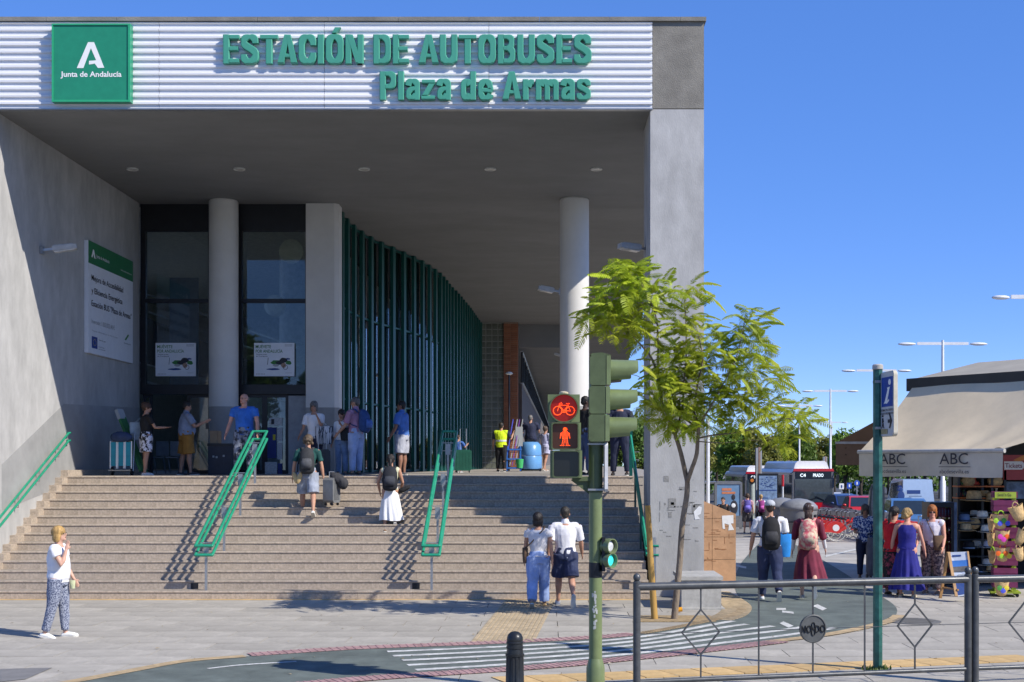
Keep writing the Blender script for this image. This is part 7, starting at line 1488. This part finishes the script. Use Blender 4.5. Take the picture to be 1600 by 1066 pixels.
# buses
m_red = mat('bus_red', (.50,.012,.025), .3, var=.05, coat=.4); m_bw = mat('bus_white', (.74,.74,.74), .35, var=.04, coat=.3); m_bg = mat('bus_glass', (.045,.06,.07), .06, var=.2, spec=.9); m_bgrey = mat('bus_grey', (.14,.14,.15), .5)
def bus(X0, X1, d, L, lab, code):
    z0 = zg(d); W_ = X1-X0; H_ = 2.98; o = thing('bus', lab, 'bus', ((X0+X1)/2,d,z0)); zb = z0+.32; zt_ = z0+H_
    def q(n, b, m, par=None, **k): 
        r_ = obj(n, b, m, o if par is None else par, True if par is None else False, **k)
        if par is not None: r_.data.transform(WM[o].inverted())
        return r_
    b = MB(); pr = [(X0,zb),(X1,zb),(X1,zt_-.25),(X1-.12,zt_-.04),(X1-.3,zt_),(X0+.3,zt_),(X0+.12,zt_-.04),(X0,zt_-.25)]; b.prism(pr,'y',d+.05,d+L); body = q('body', b, m_bw)
    b = MB(); b.prism([(X0+.02,zb-.05),(X1-.02,zb-.05),(X1-.02,zb+.62),(X0+.02,zb+.62)],'y',d-.06,d+.06); q('front_bumper', b, m_red)
    b = MB(); b.prism([(X0,zt_-.16),(X1,zt_-.16),(X1-.06,zt_+.0),(X0+.06,zt_+.0)],'y',d-.05,d+.1); q('front_brow', b, m_red)
    b = MB(); b.b2((X0+.0,d-.02,zb+.62),(X1-.0,d+.06,zt_-.16)); q('front_mask', b, m_bgrey)
    b = MB(); b.b2((X0+.1,d-.045,zb+.66),(X1-.1,d-.022,zt_-.62)); q('windscreen', b, m_bg)
    b = MB(); b.b2((X0+.16,d-.045,zt_-.58),(X1-.16,d-.022,zt_-.19)); dsp = q('destination_display', b, mat('display_black',(.008,.012,.02),.2))
    mw = mat('display_text', (.75,.85,.9), .4, var=0, emit=.8)
    for s, u, wd in code: 
        tb = textmb(s, width=wd, height=.2, bold=.02); tb.xf(plane_m((X0+u,d-.05,zt_-.49),(1,0,0),(0,0,1))); q('lettering', tb, mw, dsp, fix=False)
    b = MB(); b.bar((X0+.6,d-.07,zb+.68),(X0+1.5,d-.07,zb+.95),.03,.02); b.bar((X1-.4,d-.07,zb+.68),(X1-1.1,d-.07,zb+1.0),.03,.02); q('wiper', b, m_black)
    for s in (X0+.25,X1-.25): b = MB(); b.ell((s,d-.06,zb+.32),(.17,.03,.11),12,6); q('headlight', b, mat('headlight',(.7,.72,.72),.1), smooth='all')
    for s in (-1,1):
        xx = X0-.18 if s < 0 else X1+.18; b = MB(); b.bar(((X0 if s < 0 else X1),d,zt_-.2),(xx,d-.2,zt_-.3),.04,.04); b.box((xx,d-.2,zt_-.6),(.16,.1,.5)); q('mirror', b, m_black)
    n = 6
    for side in (X0-.012, X1+.002):
        for k in range(n):
            b = MB(); y0 = d+.35+k*(L-.8)/n; b.b2((side,y0,zb+.75),(side+.012,y0+(L-.8)/n-.1,zt_-.42)); q('window', b, m_bg)
    for yy in (d+2.4, d+L-2.6):
        for xx in (X0+.02, X1-.32): b = MB(); b.lathe([(.2,0),(.48,.02),(.48,.28),(.2,.3)],18); b.xf(Matrix.Translation((xx,yy,z0+.48)) @ Matrix.Rotation(R(90),4,'Y')); q('wheel', b, m_black)
    b = MB(); pr = [(X0+.16,zt_-.02),(X1-.16,zt_-.02),(X1-.28,zt_+.34),(X1-.42,zt_+.46),(X0+.42,zt_+.46),(X0+.28,zt_+.34)]; b.prism(pr,'y',d+.6,d+L-1.0); q('roof_tank_cover', b, m_bw)
    return o, zb, zt_
bd = 76; ob, zb, zt_ = bus(PX(1239,bd), PX(1303,bd), bd, 12, 'red and white city bus showing C4 PRADO on its display', (('C4',.42,.34),('PRADO',1.2,.62)))
w_ = person(1286, 790, bd+.9, zg(bd)+.55, 178, 1.7, 'bus driver in a white shirt behind the windscreen', 'tan', (.03,.03,.03), 'short') if False else None
bd = 96; bus(PX(1165,bd), PX(1193,bd)+1.1, bd, 11, 'second red and white bus partly hidden behind the map panel', (('C3',.4,.34),))
# bus stop: shelter with advert, map panel, stop post
d = 58; m_frame = mat('shelter_grey', (.24,.245,.25), .4, .5)
o = thing('bus_shelter', 'grey bus shelter with a backlit blue film style poster', 'bus shelter', (PX(1137,d),d,zg(d)))
b = MB(); z0 = zg(d); xa, xb = PX(1117,d), PX(1160,d)
b.b2((xa,d,z0),(xa+.1,d+.25,PZ(754,d))); b.b2((xb-.1,d,z0),(xb,d+.25,PZ(754,d))); b.b2((xa+.1,d,PZ(757,d)),(xb-.1,d+.25,PZ(752,d))); b.b2((xa+.1,d,z0+.1),(xb-.1,d+.25,PZ(806,d))); b.b2((PX(1085,d),d+.3,PZ(756,d)),(xb,d+2.0,PZ(753,d))); obj('shelter_frame', b, m_frame, o, True)
b = MB(); b.b2((xa+.1,d+.03,PZ(806,d)),(xb-.1,d+.06,PZ(757,d))); obj('poster_panel', b, mat('poster_sky',(.16,.27,.42),.3,var=.2,sc=1), o, True)
b = MB(); b.b2((PX(1128,d),d+.02,PZ(767,d)),(PX(1143,d),d+.03,PZ(763,d))); b.b2((PX(1128,d),d+.02,PZ(772,d)),(PX(1149,d),d+.03,PZ(768.5,d))); obj('poster_print', b, mat('print_orange',(.55,.2,.1),.5), o, True)
b = MB(); b.ell(P(1146,777,d+.02),(.09,.012,.13),10,8); b.ell(P(1147,793,d+.022),(.17,.012,.33),12,8); obj('poster_print', b, m_pbk, o, True); b = MB(); b.ell(P(1146,790,d+.008),(.10,.012,.1),10,8); obj('poster_print', b, m_wh, o, True)
d = 62; o = thing('map_panel', 'tall black framed panel with a blue bus network map', 'map panel', (PX(1199,d),d,zg(d))); b = MB(); xa, xb = PX(1184,d), PX(1216,d); b.b2((xa,d+.02,zg(d)),(xb,d+.15,PZ(740,d))); obj('panel_frame', b, m_black, o, True)
b = MB(); b.b2((xa+.06,d,PZ(800,d)),(xb-.06,d+.018,PZ(743.5,d))); obj('map_print', b, mat('map_blue',(.17,.25,.38),.4,var=.35,sc=6), o, True)
b = MB(); r2 = random.Random(6)
for k in range(42): x = xa+.12+r2.random()*(xb-xa-.26); z = PZ(763-r2.random()*17,d); b.b2((x,d-.006,z),(x+r2.uniform(.03,.1),d,z+.03))
b.b2((xa+.08,d-.006,PZ(767,d)),(xb-.08,d,PZ(765.4,d))); b.b2((xa+.08,d-.006,PZ(779,d)),(xa+.5,d,PZ(777.6,d))); tag(obj('map_lines', b, m_pnav, o, True), kind='stuff')
d = 64; o = thing('bus_stop_post', 'bus stop post with round black and orange badge', 'bus stop', (PX(1175,d),d,zg(d))); b = MB(); b.tube([(PX(1175,d),d,zg(d)),(PX(1175,d),d,PZ(750,d))], [.16,.14], 12); obj('post', b, mat('stop_grey_green',(.36,.40,.36),.5), o, True, smooth=True)
b = MB(); b.lathe([(.17,-.03),(.17,.03),(.1,.035)],18); b.xf(Matrix.Translation(P(1175,751,d-.15)) @ Matrix.Rotation(R(90),4,'X')); obj('badge', b, m_black, o, True); b = MB(); b.lathe([(.09,0),(.08,.012)],14); b.xf(Matrix.Translation(P(1175,751,d-.185)) @ Matrix.Rotation(R(90),4,'X')); obj('badge_mark', b, mat('print_orange2',(.6,.2,.03),.5), o, True)
d = 66; o = thing('flag_post', 'thin red and white post beside the C4 bus', 'post', (PX(1223,d),d,zg(d))); b = MB(); b.tube([(PX(1223,d),d,zg(d)),(PX(1223,d),d,PZ(760,d))],.05,8); obj('lower_post', b, m_lamp, o, True); b = MB(); b.tube([(PX(1223,d),d,PZ(760,d)),(PX(1223,d),d,PZ(742,d))],.07,8); obj('upper_post', b, m_red, o, True)
# recycling domes
m_rc = mat('container_grey', (.23,.235,.24), .45, var=.1, stain=.15)
for i, (x, d) in enumerate(((1222,53),(1248,50))):
    z0 = zg(d); X = PX(x,d); o = thing('recycling_container', ('grey domed recycling container, the left one of the pair','grey domed recycling container, the right one of the pair')[i], 'container', (X,d,z0), group='domed containers'); r_ = .72
    b = MB(); b.tube([(X,d,z0+.1),(X,d,z0+.2),(X,d,z0+.95),(X,d,z0+1.05)], [(r_*.9,.6),(r_*.95,.65),(r_,.7),(r_*1.03,.72)], 22); obj('container_body', b, m_rc, o, True, smooth=40)
    b = MB(); b.tube([(X,d,z0+1.05),(X,d,z0+1.2),(X,d,z0+1.36),(X,d,z0+1.46),(X,d,z0+1.5)], [(r_*1.06,.74),(r_*1.02,.7),(r_*.8,.55),(r_*.45,.3),(r_*.1,.06)], 22); obj('dome_lid', b, m_rc, o, True, smooth='all')
    b = MB(); b.bar((X-.7,d-.72,z0+.6),(X+.7,d-.72,z0+.6),.06,.06); b.bar((X+.2,d-.7,z0+1.1),(X+.35,d-.66,z0+1.25),.05,.05); obj('lid_lever', b, m_black, o, True)
# hire bicycles in two rows
m_tyre = mat('pale_tyre', (.50,.49,.46), .7); m_bfr = mat('bike_silver', (.30,.30,.31), .35, .4); m_bred = mat('bike_red', (.60,.035,.03), .35, coat=.3)
def torus(R_, r_, n=24, k=6): 
    b = MB(); b.tube([(R_*math.cos(2*math.pi*i/n),0,R_*math.sin(2*math.pi*i/n)) for i in range(n+1)], r_, k, cap=False); return b
o = bk0 = thing('hire_bicycle', 'red hire bicycle nearest the camera with white logo disc on its mudguard', 'bicycle', (0,0,0), 0, 'hire bicycles docked in two rows')
for x in (-.52,.52):
    b = torus(.32,.022); b.xf(Matrix.Translation((x,0,.34))); wh = obj('wheel', b, m_tyre, o, smooth='all'); b = MB()
    for k in range(8): a = k*math.pi/4; b.tube([(x,0,.34),(x+.31*math.cos(a),0,.34+.31*math.sin(a))],.0022,3)
    obj('spokes', b, m_bgrey, wh)
b = MB()
for p, q in (((-.52,.34),(-.1,.3)),((-.1,.3),(.42,.6)),((-.1,.3),(-.22,.78)),((.42,.6),(.36,.98)),((.42,.6),(.52,.34)),((-.22,.6),(-.52,.34))): b.tube([(p[0],0,p[1]),(q[0],0,q[1])],.028,6)
obj('frame', b, m_bfr, o)
b = MB(); pr = [(-.52+.40*math.cos(a),.34+.40*math.sin(a)) for a in [R(t) for t in range(20,181,20)]]+[(-.52-.2,.34),(-.52+.1,.30)]; b.prism(pr,'y',-.05,.05); mg = obj('mudguard', b, m_bred, o)
b = MB(); b.lathe([(.12,0),(.12,.006)],16); b.xf(Matrix.Translation((-.52,-.05,.5)) @ Matrix.Rotation(R(90),4,'X')); obj('logo_disc', b, m_wh, mg)
b = MB(); pr = [(.52+.36*math.cos(a),.34+.36*math.sin(a)) for a in [R(t) for t in range(10,171,20)]]; b.tube([(p[0],0,p[1]) for p in pr], (.05), 6); obj('front_mudguard', b, m_bred, o)
b = MB(); b.ell((-.24,0,.83),(.14,.08,.045),10,6); obj('saddle', b, m_black, o, smooth='all')
b = MB(); b.tube([(.25,-.3,1.02),(.36,-.12,1.05),(.36,.12,1.05),(.25,.3,1.02)],.02,6); b.box((.46,0,.95),(.2,.3,.2)); obj('handlebar', b, m_bgrey, o)
first = True
for row, X in ((0, 10.95), (1, 12.7)):
    for k in range(14):
        d = 45.2+k*.72; loc = (X+rnd.uniform(-.05,.05)-k*.02, d, zg(d)); rz = R(-7+rnd.uniform(-3,3))+(math.pi if row else 0)
        if first: bk0.location = loc; bk0.rotation_euler = (0,0,rz); WM[bk0] = Matrix.Translation(loc) @ Matrix.Rotation(rz,4,'Z'); first = False; continue
        dup(bk0, loc, rz, 'red and silver hire bicycle in the %s docking row, number %s from the near end' % ('front' if row == 0 else 'back', ('one','two','three','four','five','six','seven','eight','nine','ten','eleven','twelve','thirteen','fourteen')[k]))
# cars and a van
m_cg = mat('car_glass', (.02,.028,.034), .06, spec=.9)
def car(X, d, rz, lab, c, L=4.1, W_=1.75, H_=1.45, name='parked_car', cat='car', kind='hatch'):
    z0 = zg(d); o = thing(name, lab, cat, (X,d,z0), rz); mm = mat('car_paint_%d_%d_%d' % tuple(int(v*100) for v in c), c, .3, .1, var=.04, coat=.6)
    hood = .82; b = MB(); sec = [(-L/2,.55,.78,.86),(-L/2+.12,.30,.9,.95),(-L/2+.9,.24,hood+.06,1),(0,.22,.9,1),(L/2-.6,.24,.92,1),(L/2-.08,.3,.88,.95),(L/2,.5,.75,.88)]; vs = []; n = 8
    for y, zl, zh, wf in sec:
        w_ = W_/2*wf
        for x, z in ((-w_*.92,zl),(w_*.92,zl),(w_,zl+.12),(w_,(zl+zh)/2+.05),(w_*.93,zh),(-w_*.93,zh),(-w_,(zl+zh)/2+.05),(-w_,zl+.12)): vs.append((x,y,z))
    b.add(vs, [(i*n+j,i*n+(j+1)%n,(i+1)*n+(j+1)%n,(i+1)*n+j) for i in range(len(sec)-1) for j in range(n)]+[tuple(range(n-1,-1,-1)), tuple((len(sec)-1)*n+j for j in range(n))]); obj('body', b, mm, o, smooth=35)
    cab = [(-L*.26,.88,.90),(-L*.06,H_-.06,.74),(.1,H_,.73),(L*.30,H_-.05,.74),(L/2-.12,.92,.86)] if kind == 'hatch' else [(-L*.36,.9,.92),(-L*.22,H_-.2,.84),(-L*.1,H_,.82),(L*.44,H_,.82),(L/2-.02,.95,.9)]
    b = MB(); vs = []
    for y, z, wf in cab: w_ = W_/2*wf; vs += [(-w_,y,z),(w_,y,z)]
    lo = [(-W_/2*.9,cab[0][0],.86),(W_/2*.9,cab[0][0],.86),(W_/2*.9,cab[-1][0],.86),(-W_/2*.9,cab[-1][0],.86)]
    k = len(cab); vs += lo; a = 2*k; b.add(vs, [(2*i,2*i+1,2*i+3,2*i+2) for i in range(k-1)]+[(a,a+1,1,0),(a+2,a+3,2*k-2,2*k-1),(a+1,a+2)+tuple(2*i+1 for i in range(k-1,-1,-1)),(a+3,a)+tuple(2*i for i in range(k))]); obj('cabin', b, mm, o, smooth=25)
    def gl(p4, nm='window'): 
        b = MB(); c_ = sum((Vector(p) for p in p4), Vector())/4; n_ = (Vector(p4[1])-Vector(p4[0])).cross(Vector(p4[3])-Vector(p4[0])).normalized(); q = [c_+(Vector(p)-c_)*.88 for p in p4]; cc = Vector((0,0,.9)); n_ = n_ if n_.dot(c_-cc) > 0 else -n_
        b.add([v+n_*.012 for v in q], [(0,1,2,3)]); obj(nm, b, m_cg, o, fix=False)
    V = [Vector(v) for v in vs]; gl((V[0],V[1],V[3],V[2]),'windscreen'); 
    if kind == 'hatch': gl((V[2*k-4],V[2*k-3],V[2*k-1],V[2*k-2]),'rear_window')
    for s in (0,1): gl((V[a+(3 if s == 0 else 2)],V[a+(0 if s == 0 else 1)],V[2+s],V[2*k-4+s]))
    for y in (-L*.31, L*.31):
        for s in (-1,1): b = MB(); b.lathe([(.12,-.1),(.31,-.09),(.31,.09),(.12,.1)],18); b.xf(Matrix.Translation((s*(W_/2-.1),y,.31)) @ Matrix.Rotation(R(90),4,'Y')); obj('wheel', b, m_black, o, smooth=40)
    for s in (-1,1):
        b = MB(); b.ell((s*W_*.35,-L/2+.07,.66),(.18,.08,.08),10,6); obj('headlight', b, MC['headlight'], o, smooth='all'); b = MB(); b.ell((s*W_*.36,L/2-.05,.72),(.14,.06,.09),10,6); obj('tail_light', b, m_red, o, smooth='all')
        b = MB(); b.ell((s*(W_/2+.08),-L*.17,.98),(.1,.07,.07),8,6); obj('mirror', b, mm, o, smooth='all')
    return o
car(PX(1346,66),66,R(-6),'red hatchback facing the camera behind the bicycles',(.55,.025,.025))
car(PX(1317,80),80,R(10),'small blue grey car beyond the bus and left of the red car',(.08,.12,.2))
car(PX(1327,72),73,R(4),'dark blue car close behind the red hatchback',(.02,.04,.14))
car(PX(1300,92),92,R(0),'distant white car right of the bus front',(.6,.6,.6))
car(PX(1418,50),50,R(-8),'blue car seen over the heads of the women at the kiosk',(.07,.17,.36), H_=1.5)
vn = car(PX(1420,74),74,R(176),'pale blue panel van with dark lettering parked behind the blue car',(.40,.52,.68), L=5.2, W_=1.95, H_=2.35, name='parked_van', cat='van', kind='van')
b = MB(); d = 74-2.72; c = P(1408,775,d); b.ell(c,(.2,.01,.28),10,8); b.ell(c+Vector((0,0,.36)),(.1,.01,.13),10,8); b.b2((PX(1417,d),d-.01,PZ(772,d)),(PX(1438,d),d,PZ(766,d))); b.b2((PX(1420,d),d-.01,PZ(776,d)),(PX(1440,d),d,PZ(775,d))); obj('van_print', b, m_pnav, vn, True)
# traffic signs beyond the bus
for i, (x, y, d, m, lab) in enumerate(((1315,760,84,m_wh,'white square parking sign right of the bus'),(1327,759,80,mat('sign_blue2',(.03,.1,.5),.4),'blue square sign left of the round sign'),(1339,755,86,mat('sign_blue2',(.03,.1,.5),.4),'small round blue sign above the red car'))):
    o = thing('road_sign', lab, 'road sign', (PX(x,d),d,zg(d))); b = MB(); b.tube([(PX(x,d),d+.05,zg(d)),(PX(x,d),d+.05,PZ(y-3,d))],.04,8); obj('post', b, m_steel, o, True); b = MB()
    if i < 2: b.b2((PX(x-3.6,d),d-.02,PZ(y+4.5,d)),(PX(x+3.6,d),d,PZ(y-4.5,d)))
    else: b.lathe([(.19,0),(.19,.02)],20); b.xf(Matrix.Translation(P(x,y,d)) @ Matrix.Rotation(R(90),4,'X'))
    obj('sign_plate', b, m, o, True); b = MB(); b.b2((PX(x-1,d),d-.035,PZ(y+2.4,d)),(PX(x+1,d),d-.025,PZ(y-2,d))); obj('sign_mark', b, m_pnav if i == 0 else m_wh, o, True)
# pale lamp column bases and curved panel under the awning
for x, d in ((1503,36),(1519,36)):
    o = thing('column_post', 'thick pale post on a round foot seen under the awning, %s' % ('left of the pair' if x < 1510 else 'right of the pair'), 'post', (PX(x,d),d,zg(d)), group='pair of pale posts'); b = MB(); X = PX(x,d); b.tube([(X,d,zg(d)),(X,d,3.0)],.075,12); obj('post_shaft', b, m_lamp, o, True, smooth=True); b = MB(); b.lathe([(.3,zg(d)),(.3,PZ(778,d)),(.14,PZ(775,d)),(.13,PZ(772,d))],16,(X,d,0)); obj('post_foot', b, m_frame, o, True, smooth=30)
d = 30; o = thing('curved_panel', 'curved grey and white information panel behind the sign pole', 'panel', (PX(1365,d),d,zg(d))); b = MB(); z0, z1 = zg(d), PZ(757,d); vs = []
pr = [(PX(1358,d),z0),(PX(1358,d),PZ(790,d)),(PX(1360,d),PZ(766,d)),(PX(1364,d),z1),(PX(1382,d),z1),(PX(1382,d),z0)]; b.prism(pr,'y',d,d+.12); obj('panel_body', b, m_frame, o, True); b = MB(); b.prism([(PX(1361,d),PZ(790,d)),(PX(1363,d),PZ(768,d)),(PX(1366,d),PZ(760,d)),(PX(1381,d),PZ(760,d)),(PX(1381,d),PZ(850,d)),(PX(1366,d),PZ(850,d))],'y',d-.012,d); obj('panel_print', b, m_pap2, o, True)
b = MB()
for k in range(30): x = 13+k*.9; d = 44+k*.15; b.tube([(x,d,zg(d)),(x,d,zg(d)+.95)],.025,6)
b.tube([(13,44,zg(44)+.95),(39.1,48.35,zg(48)+.95)],.03,6); fo = tag(obj('street_fence', b, m_steel), 'grey metal pedestrian fence along the road behind the kiosk', 'fence')
# ---------------------------------------------------------------- turn the limb volumes into single continuous surfaces
for o, vox, disp, dsc, sm, seed in JOBS:
    r_ = o.modifiers.new('r', 'REMESH'); r_.mode = 'VOXEL'; r_.voxel_size = vox; r_.use_smooth_shade = True
    if sm: s_ = o.modifiers.new('s', 'SMOOTH'); s_.factor = .5; s_.iterations = sm
dg_ = bpy.context.evaluated_depsgraph_get(); dg_.update(); NEW = []
for o, vox, disp, dsc, sm, seed in JOBS: NEW.append(bpy.data.meshes.new_from_object(o.evaluated_get(dg_)))
for (o, vox, disp, dsc, sm, seed), me in zip(JOBS, NEW):
    mt = o.data.materials[0]; o.modifiers.clear(); old = o.data; o.data = me; me.name = o.name
    if not me.materials: me.materials.append(mt)
    me.polygons.foreach_set('use_smooth', [True]*len(me.polygons))
    if disp:
        off = Vector((seed*1.7 % 50, seed*.9 % 37, seed*.3 % 23)); st_ = Vector((dsc, dsc, dsc*.55))
        n_ = len(me.vertices); co = [0.0]*(3*n_); no = [0.0]*(3*n_); me.vertices.foreach_get('co', co); me.vertices.foreach_get('normal', no)
        for i in range(0, 3*n_, 3):
            q = Vector((co[i]*st_.x, co[i+1]*st_.y, co[i+2]*st_.z))+off; e = (mnoise.noise(q)*.7+mnoise.noise(q*2.3)*.4)*disp
            co[i] += no[i]*e; co[i+1] += no[i+1]*e; co[i+2] += no[i+2]*e
        me.vertices.foreach_set('co', co)
    me.update()
